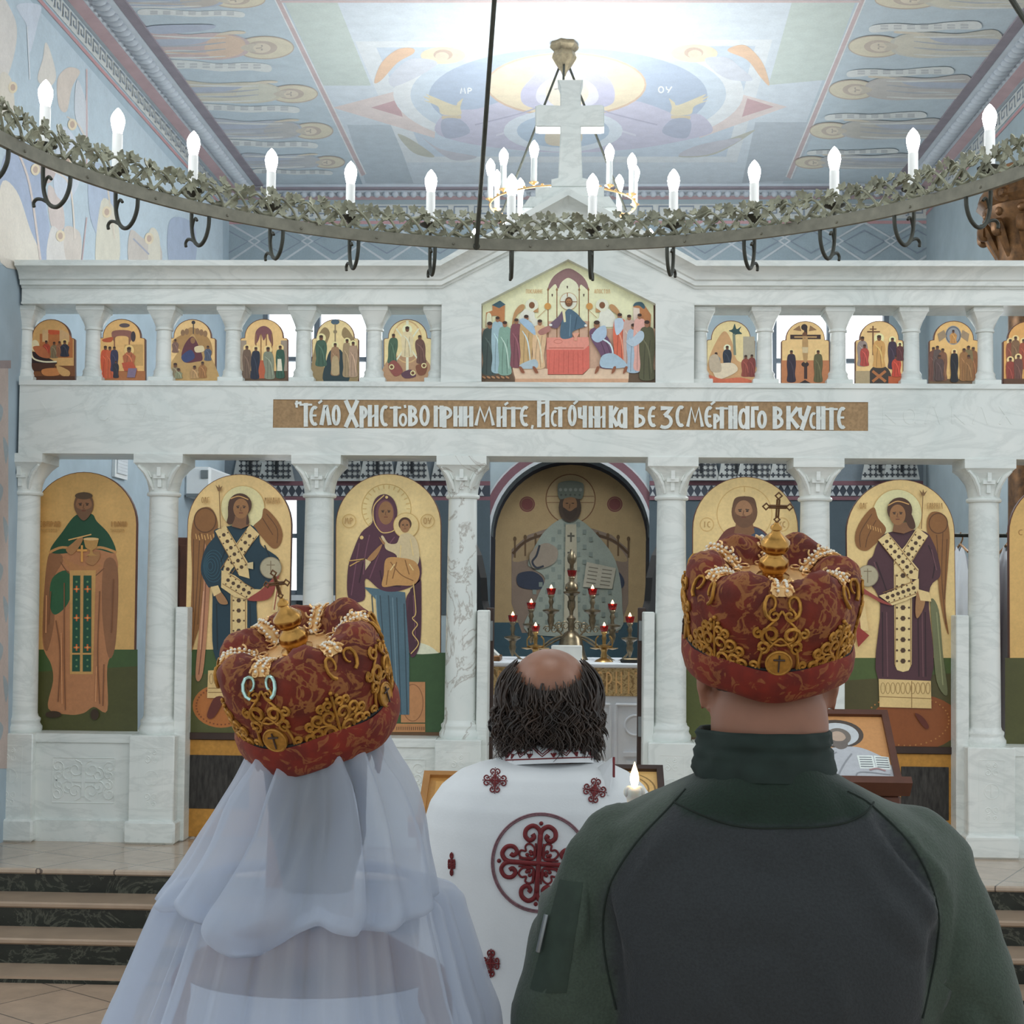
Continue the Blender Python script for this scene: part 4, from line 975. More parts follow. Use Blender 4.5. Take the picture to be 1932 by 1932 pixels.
def d_angel_l(p):
    p.poly('#4c4e24', '860,980 1420,980 1420,1400 860,1400', 0); p.poly('#3c5226', '860,980 1420,980 1420,1050 860,1110', 0); p.ell('#a8652e', 1062, 1250, 138, 105)
    for i in range(40): a = 2*pi*i/40; p.ell('#7a4420', 1062+120*math.cos(a), 1250+90*math.sin(a), 4)
    p.ell('#e6d09c', 1165, 300, 105); p.ring('#c8a768', 1165, 300, 105, 105, 3)
    wing(p, '960,305 1005,298 1035,335 1045,395 1022,470 985,560 972,800 935,940 912,1000 916,800 922,620 918,430 935,340', lines=('960,420 945,700 925,960', '985,430 965,640 950,860', '930,450 928,800'))
    for i in range(7): p.line('#c8995c', [(940+14*i, 425+6*(i % 2)), (945+14*i, 450+6*(i % 2))], 5, 0)
    p.ring('#5d3a1c', 985, 360, 52, 58, 5)
    wing(p, '1270,302 1330,360 1356,425 1342,480 1305,492 1235,415 1215,390 1255,350', lines=('1280,330 1330,400 1330,470', '1260,350 1310,430'))
    p.poly('#b07a58', '985,470 1005,640 1000,800 975,1090 940,1112 955,900 975,700', 1); p.line('#7a4a34', '990,640 975,900 955,1100', 5); p.line('#d0a080', '978,700 962,980', 4)
    p.poly('#173440', '1040,402 1190,380 1240,420 1255,480 1335,540 1342,605 1320,645 1235,720 1232,1000 1100,1080 1025,985 1020,700 1000,680 965,600 985,500 1030,440')
    for i in range(5): p.ring('#2c5260', 1010+4*i, 580, 12+9*i, 20+14*i, 3)
    for q in ('1270,480 1300,560 1290,640', '1040,760 1045,980', '1200,760 1205,980', '1085,500 1060,560'): p.line('#0c2028', q, 6)
    p.poly('#cfb078', '1000,1080 1130,1075 1130,1212 995,1212', 0); p.line('#8d6e40', '1000,1165 1130,1165', 4, 0); p.line('#8d6e40', '1000,1185 1130,1185', 4, 0)
    for i in range(6): p.ring('#9a7c4c', 1015+20*i, 1120, 8, 24, 3)
    p.poly('#5a2418', '1030,1212 1075,1212 1040,1290 1010,1312 995,1290')
    p.poly('#d8bc84', '1108,690 1188,690 1186,1080 1106,1080', 0); lorosdots(p, [(1147, 720), (1147, 1060)], 70, 7)
    p.poly('#d8bc84', '1200,382 1246,428 1110,600 1082,655 1066,640 1080,570 1130,480', 0); lorosdots(p, [(1210, 420), (1085, 610)], 60, 6)
    p.poly('#d8bc84', '1035,412 1085,385 1190,560 1200,640 1150,625', 0); lorosdots(p, [(1068, 415), (1170, 600)], 60, 6)
    p.poly('#d8bc84', '1066,600 1130,625 1215,690 1262,692 1215,742 1130,728 1064,682', 0); lorosdots(p, [(1085, 640), (1210, 715)], 60, 5)
    p.poly('#8f3d32', '1190,742 1260,690 1338,615 1330,660 1290,738'); p.poly('#d8bc84', '1330,640 1350,650 1335,800 1305,800', 0); p.line('#8f3d32', '1340,650 1318,790', 5, 0)
    p.ell('#aaa084', 1302, 588, 52); p.ring('#8a7f66', 1302, 588, 50, 50, 4); p.line('#7a6a50', '1302,555 1302,620', 4, 0); p.line('#7a6a50', '1282,575 1322,575', 4, 0)
    p.poly('#c8b488', '1190,565 1218,560 1218,595 1190,590', 0)
    hand(p, '1030,690 1060,700 1090,740 1095,762 1060,760 1040,730'); p.poly('#d8bc84', '1015,680 1050,672 1065,705 1030,725', 0)
    p.line('#7a5a34', '1055,195 1062,402', 4, 0); p.poly('#7a5a34', '1038,192 1052,205 1054,188 1060,205 1072,195 1060,222 1050,222', 0)
    p.poly('#7d5637', '1130,340 1185,340 1200,385 1160,402 1115,390', 0)
    p.ell(HAIR, 1155, 288, 56, 56); p.poly(HAIR, '1100,290 1098,340 1092,372 1115,380 1130,340'); p.poly(HAIR, '1190,330 1200,372 1185,380'); face(p, 1160, 305, 37, '#94683f', k=1.3)
    p.line('#c8995c', '1110,258 1150,246 1195,262', 5); p.text('#a88450', 'ОАГ', 970, 250, 40, 28, 4); p.text('#a88450', 'МИХАИЛ', 1272, 252, 76, 28, 3.5)
deacon_door('narrow screen door left of centre with an arched gold icon of an angel in dark teal', archpts(899, 1399, 139, 1376, lean=22), (0, 840), d_angel_l, 1376, (356, 1424, 470, 1527), '#dfbb82', 0)
def d_angel_r(p):
    p.poly('#4c4624', '980,1020 1570,1020 1570,1480 980,1480', 0); p.poly('#4a5a2c', '980,1020 1570,1020 1570,1090 980,1130', 0); p.ell('#84481f', 1340, 1330, 215, 135)
    for i in range(46): a = 2*pi*i/46; p.ell('#a8703a', 1300+200*math.cos(a), 1320+120*math.sin(a), 4)
    p.ell('#e8d4a2', 1252, 330, 118); p.ring('#c8a768', 1252, 330, 118, 118, 3)
    wing(p, '1138,298 1085,350 1052,420 1055,480 1090,506 1130,490 1198,410 1160,350', lines=('1130,330 1075,420 1075,490', '1150,360 1110,440 1100,490'))
    for i in range(6): p.line('#c8995c', [(1110+12*i, 380+4*i), (1114+12*i, 400+4*i)], 4, 0)
    wing(p, '1420,320 1475,335 1502,420 1496,560 1482,760 1498,905 1478,850 1452,700 1440,520 1400,430 1395,360', lines=('1470,420 1465,640 1485,860', '1440,430 1450,600', '1490,450 1478,740')); p.ring('#5d3a1c', 1448, 375, 44, 48, 5)
    p.poly('#6c6e4c', '1412,740 1450,790 1470,1000 1492,1195 1440,1130 1420,900'); p.line('#8f9068', '1440,800 1470,1150', 5)
    p.poly('#4b2c32', '1155,475 1205,420 1370,410 1425,470 1452,560 1456,630 1402,720 1412,1125 1160,1125 1170,765 1105,640 1110,560 1135,530')
    for q in ('1180,800 1182,1110', '1350,780 1355,1110', '1385,800 1388,1110', '1400,480 1430,560 1420,640', '1150,560 1180,640 1200,700'): p.line('#2e181e', q, 6)
    for q in ('1200,800 1205,1110', '1370,780 1375,1110', '1415,500 1440,600', '1140,560 1165,630'): p.line('#6a464a', q, 5)
    p.poly('#d2b57c', '1162,1120 1412,1130 1415,1262 1166,1255', 0); p.line('#8d6e40', '1165,1205 1412,1215', 4, 0); p.line('#8d6e40', '1320,1130 1320,1258', 4, 0)
    for i in range(10): p.ring('#9a7c4c', 1182+24*i, 1165, 10, 26, 3)
    p.poly('#5a2414', '1335,1285 1370,1300 1402,1345 1390,1360 1360,1330')
    p.poly('#dcc28a', '1234,560 1322,560 1320,1050 1305,1080 1278,1087 1250,1078 1238,1050', 0); lorosdots(p, [(1278, 600), (1278, 1060)], 80, 9)
    p.poly('#dcc28a', '1345,395 1398,435 1320,560 1236,625 1234,545 1290,480', 0); lorosdots(p, [(1365, 430), (1260, 590)], 64, 6)
    p.poly('#dcc28a', '1158,455 1205,420 1352,595 1348,645 1310,640', 0); lorosdots(p, [(1190, 450), (1325, 620)], 60, 7)
    p.poly('#dcc28a', '1162,722 1250,690 1352,640 1352,715 1290,745 1225,768', 0); lorosdots(p, [(1190, 735), (1340, 680)], 62, 6)
    p.poly('#8f4036', '1055,668 1100,695 1165,735 1225,768 1170,755 1090,715 1060,760 1075,860 1050,850'); p.poly('#d8bc84', '1060,720 1090,740 1112,890 1075,890', 0); p.poly('#8f3228', '1060,868 1115,912 1062,968 1050,900', 0)
    p.ell('#aaa084', 1107, 627, 52); p.ring('#8a7f66', 1107, 627, 50, 50, 4); p.line('#7a6a50', '1107,592 1107,660', 4, 0); p.line('#7a6a50', '1088,605 1126,605', 4, 0)
    hand(p, '1345,700 1380,730 1375,780 1345,830 1335,790'); p.poly('#d8bc84', '1345,690 1400,705 1412,750 1360,745', 0)
    p.line('#7a5a34', '1372,222 1364,402', 4, 0); p.poly('#7a5a34', '1354,215 1368,230 1372,212 1378,230 1392,218 1378,244 1366,244', 0)
    p.poly('#7d5637', '1232,380 1295,370 1330,405 1280,425 1225,415', 0)
    p.ell(HAIR, 1260, 312, 60, 60); p.poly(HAIR, '1300,310 1325,350 1335,395 1310,400 1290,360'); face(p, 1250, 335, 38, '#94683f', k=1.3)
    p.line('#c8995c', '1205,290 1250,270 1305,285', 5); p.text('#a88450', 'ОАГ', 1068, 278, 40, 28, 4); p.text('#a88450', 'ГАВРИІЛ', 1390, 278, 76, 28, 3.5)
deacon_door('screen door at right with an arched gold icon of an angel in dark purple', archpts(1008, 1528, 164, 1440, lean=-14), (1200, 840), d_angel_r, 1440, (1700, 1446, 1790, 1548), '#e2be84', 0)
# -- feast icons of the upper row
def fs(no, x0, x1, top, bot, ox, bg, label, draw):
    icon('feast_icon', label, festal(x0, x1, top, bot), YI+.1, 2, ox, 480, bg, draw, 'small shouldered icons of the upper row', thick=.03)
def f1(p):
    p.poly('#7a4a28', '103,420 283,420 283,480 103,480', 0); p.poly('#b06a38', '150,300 260,300 275,320 275,390 150,390', 0); p.poly('#c0522c', '180,285 240,290 230,300 190,302'); p.poly('#caa272', '160,285 182,285 182,330 160,330', 0); p.poly('#caa272', '225,280 262,300 262,330 225,330', 0)
    p.fig('#a8442c', 175, 325, 30, 390); p.fig('#7d6a4c', 205, 330, 30, 390); p.fig('#8d5a3c', 225, 328, 26, 385); p.fig('#2c2c38', 245, 325, 34, 385, halo='#dcb878')
    p.poly('#2c1a18', '118,370 150,375 200,400 215,412 160,420 120,415'); p.ell('#e0c8a0', 133, 345, 16, 22); p.poly('#b0643c', '125,350 165,350 190,390 150,385'); p.line('#e0cfae', '118,345 125,390 165,405 215,405', 6); p.poly('#4a2a1a', '118,410 212,412 200,440 125,440', 0)
    p.poly('#c07a44', '160,435 215,430 225,455 170,458'); p.poly('#c89a60', '215,420 262,440 260,460 230,455'); p.poly('#502e1a', '103,460 283,460 283,480 103,480', 0)
fs(1, 104, 282, 244, 479, 0, '#d2a266', 'small upper icon with a woman on a dark bed, first from the left', f1)
def f2(p):
    p.poly('#a8683a', '370,440 548,440 548,480 370,480', 0); p.poly('#8d5a4c', '425,290 495,290 492,330 480,310 440,310 430,330', 1); p.line('#8a5a3a', '432,310 432,400', 5, 0); p.line('#8a5a3a', '488,310 488,400', 5, 0); p.poly('#b5542c', '388,320 425,312 420,330 392,330')
    p.poly('#c49a5c', '470,340 540,340 540,420 470,420', 0); p.ell('#5a4a4c', 470, 268, 20, 8); p.ell('#3a2e34', 503, 310, 9, 20)
    p.fig('#c0502c', 398, 345, 36, 465); p.fig('#c25a34', 415, 348, 34, 465); p.fig('#34304a', 432, 348, 30, 440); p.fig('#2a2630', 438, 402, 22, 465); p.fig('#b0623c', 488, 350, 48, 430, halo='#dcb878'); p.poly('#b84e30', '460,410 500,405 520,440 470,440', 0); p.poly('#7c6a80', '485,430 518,430 510,465 480,465', 0)
fs(2, 371, 548, 243, 479, 0, '#d8ab6c', 'small upper icon of figures in red before a stair, second from the left', f2)
def f3(p):
    p.poly('#b8935c', '640,420 700,330 727,290 760,330 812,420 812,480 638,480'); p.poly('#a8804c', '650,330 690,300 727,275 790,320 800,380 760,360 727,300 690,360')
    for x in (690, 705, 745, 760, 775): p.ell('#8d6a48', x, 285+abs(x-727)*.3, 8, 12)
    p.ell('#2c2a30', 730, 257, 7); p.line('#5a4a3c', '730,262 730,300', 4, 0); p.poly('#5d2c34', '727,310 700,335 685,380 700,408 740,405 765,395 750,345'); p.poly('#34406a', '685,385 720,360 735,390 700,408'); p.ell('#8d6440', 728, 325, 9, 12); p.poly('#d8c69c', '735,350 765,345 770,365 740,370')
    p.fig('#7a5a4c', 662, 320, 26, 370); p.fig('#4c5668', 785, 345, 28, 400); p.fig('#8a7a5c', 662, 410, 40, 465); p.fig('#9a6a3c', 765, 405, 32, 465); p.fig('#b08a5c', 735, 420, 34, 468); p.fig('#8a8a6c', 675, 430, 30, 468)
fs(3, 638, 814, 244, 479, 0, '#d8b47c', 'small upper icon of a reclining mother in a rocky cave, third from the left', f3)
def f4(p):
    p.poly('#5c4630', '905,440 1084,440 1084,480 905,480', 0); p.poly('#7a4a4c', '962,340 966,290 995,270 1025,290 1030,345 1015,320 1010,300 995,325 985,300 975,325'); 
    for x in (966, 985, 1005, 1026): p.line('#8a6038', [(x, 300), (x, 400)], 4, 0)
    p.poly('#9a8a78', '905,325 930,325 930,440 905,440', 0); p.poly('#9a8a78', '1060,325 1084,325 1084,440 1060,440', 0); p.poly('#b45a38', '970,400 1020,400 1020,468 970,468', 0)
    p.fig('#6a5444', 932, 345, 34, 465, halo='#e0c088'); p.fig('#1c2436', 962, 350, 34, 468, halo='#e0c088', lean=4); p.fig('#7f8470', 1018, 350, 40, 468, halo='#e0c088', lean=-6); p.fig('#2e5240', 1058, 345, 34, 465, halo='#e0c088'); p.poly('#d8d0b8', '1048,395 1062,395 1066,440 1046,440', 0)
fs(4, 906, 1086, 243, 480, 0, '#dcb67c', 'small upper icon of four figures under a mauve canopy, fourth from the left', f4)
def f5(p):
    p.poly('#8f7a54', '1180,480 1178,400 1200,310 1225,275 1245,300 1225,360 1222,420 1240,480'); p.poly('#8f7a54', '1350,480 1350,360 1325,300 1300,275 1290,305 1315,350 1300,480'); p.poly('#22363a', '1222,480 1232,400 1250,360 1285,360 1302,400 1315,480')
    p.ell('#4a6270', 1265, 255, 16, 10); p.line('#8a7a5c', '1265,262 1265,335', 5, 0); p.ell('#8a7a5c', 1265, 292, 7)
    p.fig('#3d5a48', 1212, 305, 44, 420, halo='#e6cf9a'); p.fig('#9a7858', 1265, 335, 34, 455, halo='#e6cf9a'); p.fig('#9a8464', 1310, 320, 34, 460, halo='#e6cf9a'); p.fig('#a88c74', 1333, 330, 34, 460, halo='#e6cf9a'); p.poly('#b09a74', '1255,390 1276,390 1280,450 1252,450')
fs(5, 1177, 1354, 244, 481, 0, '#e0c590', 'small upper icon of a man standing in dark water, fifth from the left', f5)
def f6(p):
    p.poly('#b08a68', '1448,480 1450,420 1480,390 1520,380 1570,380 1610,400 1626,430 1626,480'); p.ring('#caa878', 1537, 330, 55, 78, 5); p.line('#e8dcc0', '1537,250 1537,440', 10, 0); p.line('#e8dcc0', '1495,280 1580,400', 6, 0); p.line('#e8dcc0', '1580,280 1495,400', 6, 0)
    p.fig('#d8c8a0', 1537, 272, 46, 385, halo='#f0e0b4'); p.fig('#46604a', 1480, 300, 36, 410, lean=5); p.fig('#6a4a40', 1590, 305, 38, 410, lean=-6)
    p.poly('#8a4c44', '1465,420 1490,400 1520,440 1490,460'); p.poly('#5a3a48', '1515,450 1550,435 1570,460 1530,468'); p.poly('#7a4a34', '1570,420 1610,415 1605,450 1580,455')
    for x, y in ((1478, 425), (1558, 448), (1600, 420)): p.ell('#e6cf9a', x, y, 10); p.ell('#6b452c', x, y, 6)
fs(6, 1447, 1630, 244, 482, 0, '#e2c894', 'small upper icon of a figure in a rayed oval, just left of the gable', f6)
def f7(p):
    p.poly('#c49a6c', '735,487 737,420 760,350 800,290 830,330 850,400 918,420 918,487'); p.poly('#2e4a48', '840,262 848,282 865,272 858,288 868,300 846,302 838,312 832,296 818,288 832,282'); p.poly('#7a8270', '832,300 842,300 846,380 836,380', 0)
    p.poly('#a8a08c', '872,310 915,310 918,400 872,400', 0); p.fig('#28303e', 812, 345, 34, 430, halo='#efe0ba'); p.fig('#8a4438', 882, 380, 34, 460); p.fig('#7a3a34', 905, 378, 30, 460); p.fig('#7f8a94', 770, 370, 32, 430); p.poly('#d8c8ac', '760,420 830,410 850,440 790,470 765,460'); p.poly('#c4684a', '740,455 790,470 860,465 910,480 860,487 740,487'); p.poly('#b8a890', '745,390 775,380 790,440 750,440')
fs(7, 734, 918, 249, 487, 966, '#e2c894', 'small upper icon with a dark star-like tree over a rider, just right of the gable', f7)
def f8(p):
    p.poly('#b5754c', '1017,400 1197,400 1197,488 1017,488', 0); p.line('#3a2620', '1108,270 1108,470', 12, 0); p.poly('#3a2620', '1050,303 1165,303 1165,320 1050,320', 0); p.ell('#2e2220', 1103, 275, 12); p.poly('#8a6a48', '1060,285 1085,268 1092,290', 0); p.poly('#8a6a48', '1125,268 1150,285 1120,290', 0); p.ell('#2e201c', 1106, 415, 14, 10)
    p.poly('#b08c5c', '1096,318 1116,318 1114,400 1100,400'); p.ell('#6b452c', 1104, 305, 9, 12); p.line('#b08c5c', '1065,312 1150,312', 6, 0); p.poly('#c8b48c', '1094,350 1118,350 1116,372 1096,372', 0)
    p.fig('#2e2432', 1054, 362, 34, 480, halo='#e0c088'); p.fig('#5a5636', 1155, 362, 34, 480, halo='#e0c088'); p.poly('#2a1c18', '1080,488 1105,474 1130,488', 0)
fs(8, 1016, 1198, 251, 488, 966, '#dab880', 'small upper icon of a man on a tall cross with two mourners', f8)
def f9(p):
    p.poly('#3a3028', '1350,440 1385,415 1425,440 1425,490 1350,490'); p.line('#a8683a', '1360,440 1410,480', 10, 0); p.line('#a8683a', '1410,440 1360,480', 10, 0); p.poly('#a89472', '1296,440 1350,440 1350,490 1296,490', 0); p.poly('#b0562c', '1420,460 1476,460 1476,490 1420,490', 0)
    p.line('#6a4428', '1362,270 1362,380', 5, 0); p.line('#6a4428', '1350,282 1375,282', 4, 0); p.line('#6a4428', '1340,292 1388,292', 5, 0)
    p.fig('#c89858', 1385, 305, 48, 425, halo='#ead29c'); p.fig('#8f7f78', 1322, 310, 40, 420); p.fig('#a8443a', 1330, 340, 34, 420); p.fig('#3a2a3a', 1435, 315, 34, 430, halo='#ead29c'); p.fig('#b8402c', 1450, 380, 36, 460); p.fig('#5a2c2c', 1463, 335, 28, 400, halo='#ead29c')
fs(9, 1295, 1477, 250, 489, 966, '#dcb880', 'small upper icon of a golden figure beside a staff cross, over crossed boards', f9)
def f10(p):
    p.poly('#6a5238', '1574,470 1760,470 1760,490 1574,490', 0); p.ell('#8f9296', 1665, 305, 30, 36); p.ring('#5a5f66', 1665, 305, 26, 31, 4); p.fig('#c08a4c', 1665, 285, 28, 335); p.poly('#9a8468', '1605,300 1630,285 1640,310 1612,330', 0); p.poly('#9a8468', '1725,300 1700,285 1692,310 1720,330', 0)
    for i, (x, y, c) in enumerate(((1590, 350, '#6a4438'), (1605, 345, '#5a4a44'), (1625, 355, '#7a5038'), (1740, 350, '#8a5a34'), (1722, 345, '#7a6a44'), (1705, 355, '#94683c'), (1612, 380, '#54403c'), (1722, 380, '#8a6238'))): p.fig(c, x, y, 34, 475)
    p.fig('#16181e', 1668, 362, 30, 480, halo='#e0c088')
fs(10, 1574, 1760, 250, 490, 966, '#d6ae70', 'small upper icon of a dark-robed figure between two crowds, below a winged oval', f10)
def f11(p):
    for x, y, c in ((1880, 320, '#8a4a34'), (1900, 310, '#7a5a3c'), (1930, 320, '#9a4a30'), (1880, 390, '#8a3a2c'), (1910, 380, '#6a4438'), (1950, 390, '#8a5a34'), (1980, 330, '#7a5a3c'), (1990, 400, '#8a4a34')): p.fig(c, x, y, 34, y+110, halo='#e0c088')
    p.poly('#5a3a24', '1854,470 2040,470 2040,492 1854,492', 0)
fs(11, 1853, 2038, 252, 491, 966, '#d09c5c', 'small upper icon of a seated crowd cut by the right edge of the photo', f11)
# -- large gable icon of the supper table
def d_gable(p):
    p.poly('#c9a48a', '100,710 780,710 780,640 1180,640 1180,710 1840,710 1840,1240 100,1240', 0)
    p.poly('#8a6a68', '783,345 800,270 860,190 978,134 1090,190 1150,260 1172,345 1100,290 1080,330 1060,280 980,225 910,270 880,330 850,285', 1)
    p.poly('#f4e0bc', '885,400 895,300 930,250 978,230 1030,250 1070,300 1078,400', 1)
    for x in (783, 868, 1082, 1170): p.line('#8a6038', [(x, 320), (x, 800)], 9, 0); p.ell('#8a6038', x, 340, 10)
    for x, y in ((968, 315), (823, 392), (1126, 392)): p.poly('#4a3428', [(x-7, y-12), (x+7, y-12), (x+4, y+12), (x-4, y+12)], 0)
    p.text('#c8a070', 'ПОКЛАНИЕ', 570, 335, 165, 40, 4); p.text('#c8a070', 'АПОСТОЛ', 1225, 335, 155, 40, 4)
    p.ell('#f8e8c8', 980, 452, 82); p.ring('#b08048', 980, 452, 82, 82, 4); p.line('#8a5a34', '900,456 1060,456', 8, 0); p.line('#8a5a34', '968,370 968,410', 8, 0)
    p.poly('#b5794a', '185,700 190,560 250,540 250,490 370,490 365,700 300,700 300,590 245,590 245,700', 0); p.poly('#3d5c68', '245,488 322,445 375,482 315,518', 0); p.poly('#f4e0bc', '195,700 195,590 215,560 240,590 240,700')
    p.poly('#b5794a', '1600,700 1600,490 1715,500 1770,580 1765,700', 0); p.poly('#3d5c68', '1600,500 1620,465 1680,460 1712,500 1700,525 1650,490'); p.poly('#d8c8b8', '1600,510 1660,520 1665,650 1600,650', 0)
    # angels with fans
    for s, X in ((1, 620), (-1, 1310)):
        f = lambda q: ' '.join('%g,%g' % (X+s*float(a), float(b)) for a, b in (t.split(',') for t in q.split()))
        p.poly('#b58a5c', f('-60,500 -80,480 -120,500 -165,570 -185,700 -160,640 -130,580 -80,540')); p.poly('#e6ddcc', f('-10,520 -60,530 -110,590 -120,690 60,690 70,640 40,610 30,560')); p.ell('#f6e6c4', X+s*8, 490, 62)
        p.ell('#7a5030', X+s*8, 490, 28, 32); p.poly('#b58a5c', f('70,515 70,560 20,555 30,540'), 0); p.ell('#c8924c', 780 if s > 0 else 1180, 500, 32); p.line('#a87844', f('60,610 140,535'), 4, 0)
    p.poly('#d0695a', '768,915 1178,880 1180,1092 1112,1152 775,1152', 0); p.poly('#dc8f7e', '768,800 1172,796 1178,870 1130,916 768,916', 0); p.line('#b86a58', '790,900 1125,900', 10, 0); p.ring('#c0705f', 880, 838, 40, 18, 5)
    for i in range(8): p.line('#b8564a', [(800+45*i, 930), (790+47*i, 1145)], 3, 0)
    p.poly('#4a6476', '985,525 1060,570 1110,630 1150,672 1140,695 1020,742 1010,800 905,800 912,640 940,570')
    p.poly('#6a5566', '920,545 880,600 800,672 815,700 870,712 912,650 945,580'); p.poly('#e8d2a8', '918,540 945,540 955,650 935,655', 0); p.line('#6d8898', '1000,580 990,790', 8); p.line('#334a5a', '1060,600 1040,720', 8)
    p.ell('#f4e6d4', 808, 680, 16, 12); p.ell('#f4e6d4', 1145, 685, 14, 12); p.ell('#6d4628', 982, 458, 36, 46); face(p, 982, 460, 26, '#a8754c', '#7a4e2e', True); p.poly('#d89c82', '1015,760 1085,755 1060,800 1065,830 1030,830 1035,800', 0)
    p.poly('#5f4a36', '138,1232 138,1120 440,1140 470,1232', 0); p.poly('#5f4a36', '1550,1232 1560,1130 1810,1110 1810,1232', 0); p.poly('#d8bca0', '440,1085 780,1100 780,1160 1120,1160 1180,1095 1560,1090 1555,1200 470,1200', 0); p.poly('#c89c7c', '470,1195 1555,1195 1550,1232 465,1232', 0)
    A = lambda *a, **k_: p.fig(*a, head='#94674a', **k_)
    lt = '#c8d8e4'
    A('#3e4c48', 225, 650, 150, 1150); A('#9ab4bc', 300, 600, 120, 1130); A('#7fa090', 370, 645, 130, 1150, lite='#b4ccbe'); A('#7d4a52', 480, 620, 120, 1080); A('#c0a070', 575, 585, 130, 1090, lite=lt)
    A('#d6b48c', 690, 630, 130, 1090, lean=15, lite='#e8d4b4'); p.poly('#9fb8cc', '510,640 560,620 640,680 660,780 560,700'); p.poly('#a8b8c0', '520,1060 660,1010 680,1090 530,1100'); p.poly('#a8746a', '690,740 790,690 800,740 720,780')
    A('#6a4a64', 1360, 640, 170, 1090, lean=-110, lite=lt); p.poly('#a8bccf', '1200,800 1250,720 1330,690 1340,790 1260,850'); A('#d0694e', 1470, 570, 130, 1060, lite='#e49478'); p.poly('#b4c4d2', '1420,640 1490,620 1510,700 1440,780')
    A('#c2a498', 1560, 585, 120, 1090); A('#a0b4c4', 1600, 670, 130, 1130); A('#d8a498', 1660, 575, 120, 1110); A('#55543a', 1730, 640, 150, 1200); p.poly('#b0c0cc', '1530,840 1600,890 1690,830 1700,760 1660,740 1600,800')
    p.poly('#a4bac8', '1300,980 1420,960 1540,1080 1300,1090')
    for x in (520, 650, 1250, 1410, 1520): p.poly('#8a5236', [(x, 1085), (x+25, 1085), (x+10, 1130), (x-20, 1150)] if x > 900 else [(x-15, 1085), (x+10, 1085), (x+40, 1140), (x+10, 1140)])
    for x in range(170, 430, 45): p.ell('#a87a54', x, 1185, 20, 9, .5)
gout = [(138, 1226), (140, 474), (985, 46), (1808, 474), (1810, 1230)]
icon('gable_icon', 'large five-sided icon under the gable, robed men gathered at a red table', gout, YI+.06, 5.084, 880, 480, '#f0dab4', d_gable, gain=1.3, inset=14)
# ================================================================= things inside the altar
# holy table with gold brocade band
YA = 10.6
def ax(px, py=1280, Y=YA): return at(px, py, Y).x
k = NT('brocade'); v = k.coord(scale=(1, 1, 1)); n = k.noise(v, 22, 6, .6, 1.0)
k.color(k.ramp(n, [(.4, hx('#8d6f45')), (.52, hx('#d2b683')), (.62, hx('#a0824f'))])); k.set(Roughness=.5, Metallic=.25)
zT = at(1076, 1250, YA).z; zBd = at(1076, 1312, YA).z
a0, a1 = ax(905), ax(1245)
T = thing('holy_table', 'square altar table with gold brocade band and white carved front seen through the open middle doors', 'altar table', ((a0+a1)/2, YA+.55, ZS))
T['label'] = 'altar table with gold brocade band and white panelled front, behind the open middle doors'
M().bbox(a0-.03, a1+.03, YA-.03, YA+1.1, zT-.035, zT, .01).build('table_top', 'white_cloth', T)
m = M(); m.bbox(a0-.012, a1+.012, YA-.012, YA+1.08, zBd, zT-.03, .004)
b = m.build('brocade_band', 'brocade', T)
lm = M(); stl = 'НЪІБУДІВЕРН'
x = ax(935)
for g in 'ВАДЪІБУДІВЕРНІТ':
    for st in GLYPH.get(g, GLYPH['П']):
        stroke3([Vector((x+.012+.05*a_, 0, zBd+.04+b_*.15 if False else zT-.06-b_*.155)) for a_, b_ in st], .011, YA-.018, YA-.008)
    x += .07
lm.build('embroidered_letters', 'gold_pale', b, smooth=0)
m = M(); m.box(a0, a1, YA, YA+1.06, ZS, zBd+.01)
for i in range(4):
    x0 = a0+.04+i*(a1-a0-.04)/4; x1 = x0+(a1-a0-.2)/4
    for q in ((x0, ZS+.1, x1, ZS+.1), (x0, zBd-.06, x1, zBd-.06), (x0, ZS+.1, x0, zBd-.06), (x1, ZS+.1, x1, zBd-.06)): m.tube([(q[0], YA-.004, q[1]), (q[2], YA-.004, q[3])], .012, 6)
    cx = (x0+x1)/2
    m.tube([(cx+.07*math.cos(2*pi*j/18), YA-.003, ZS+.55+.07*math.sin(2*pi*j/18)) for j in range(18)], .009, 6, True)
    m.box(cx-.08, cx+.08, YA-.015, YA, ZS+.33, ZS+.36); m.prism_y([(cx-.06, ZS+.3), (cx+.06, ZS+.3), (cx+.04, ZS+.18), (cx-.04, ZS+.18)], YA-.012, YA+.01)
m.build('front_panel', 'white_cloth', T, smooth=30)
# seven-branched lamp stand
YK = YA+.5
def kp(zx, zy): q = at(940+zx/6.9, 1030+zy/6.9, YK); return q
K = thing('candelabrum', 'tall seven-branched brass lamp stand with red glass cups on the altar table', 'candelabrum', (kp(960, 0).x, YK, zT))
kx = kp(960, 0).x
def zz(zy): return kp(960, zy).z
m = M(); pr = [(.0, zz(40)), (.008, zz(70)), (.03, zz(110)), (.036, zz(160)), (.03, zz(210)), (.016, zz(240)), (.014, zz(380)), (.02, zz(400)), (.02, zz(460)), (.045, zz(500)), (.05, zz(560)), (.035, zz(620)), (.016, zz(650)), (.014, zz(690)), (.03, zz(720)), (.03, zz(800)), (.016, zz(850)), (.013, zz(900)), (.034, zz(940)), (.034, zz(960)), (.022, zz(990)), (.024, zz(1100)), (.05, zz(1130)), (.08, zz(1200)), (.11, zT+.04), (.13, zT)]
m.lathe(pr, 20, (kx, YK, 0)); m.build('stem', 'silver_brass', K)
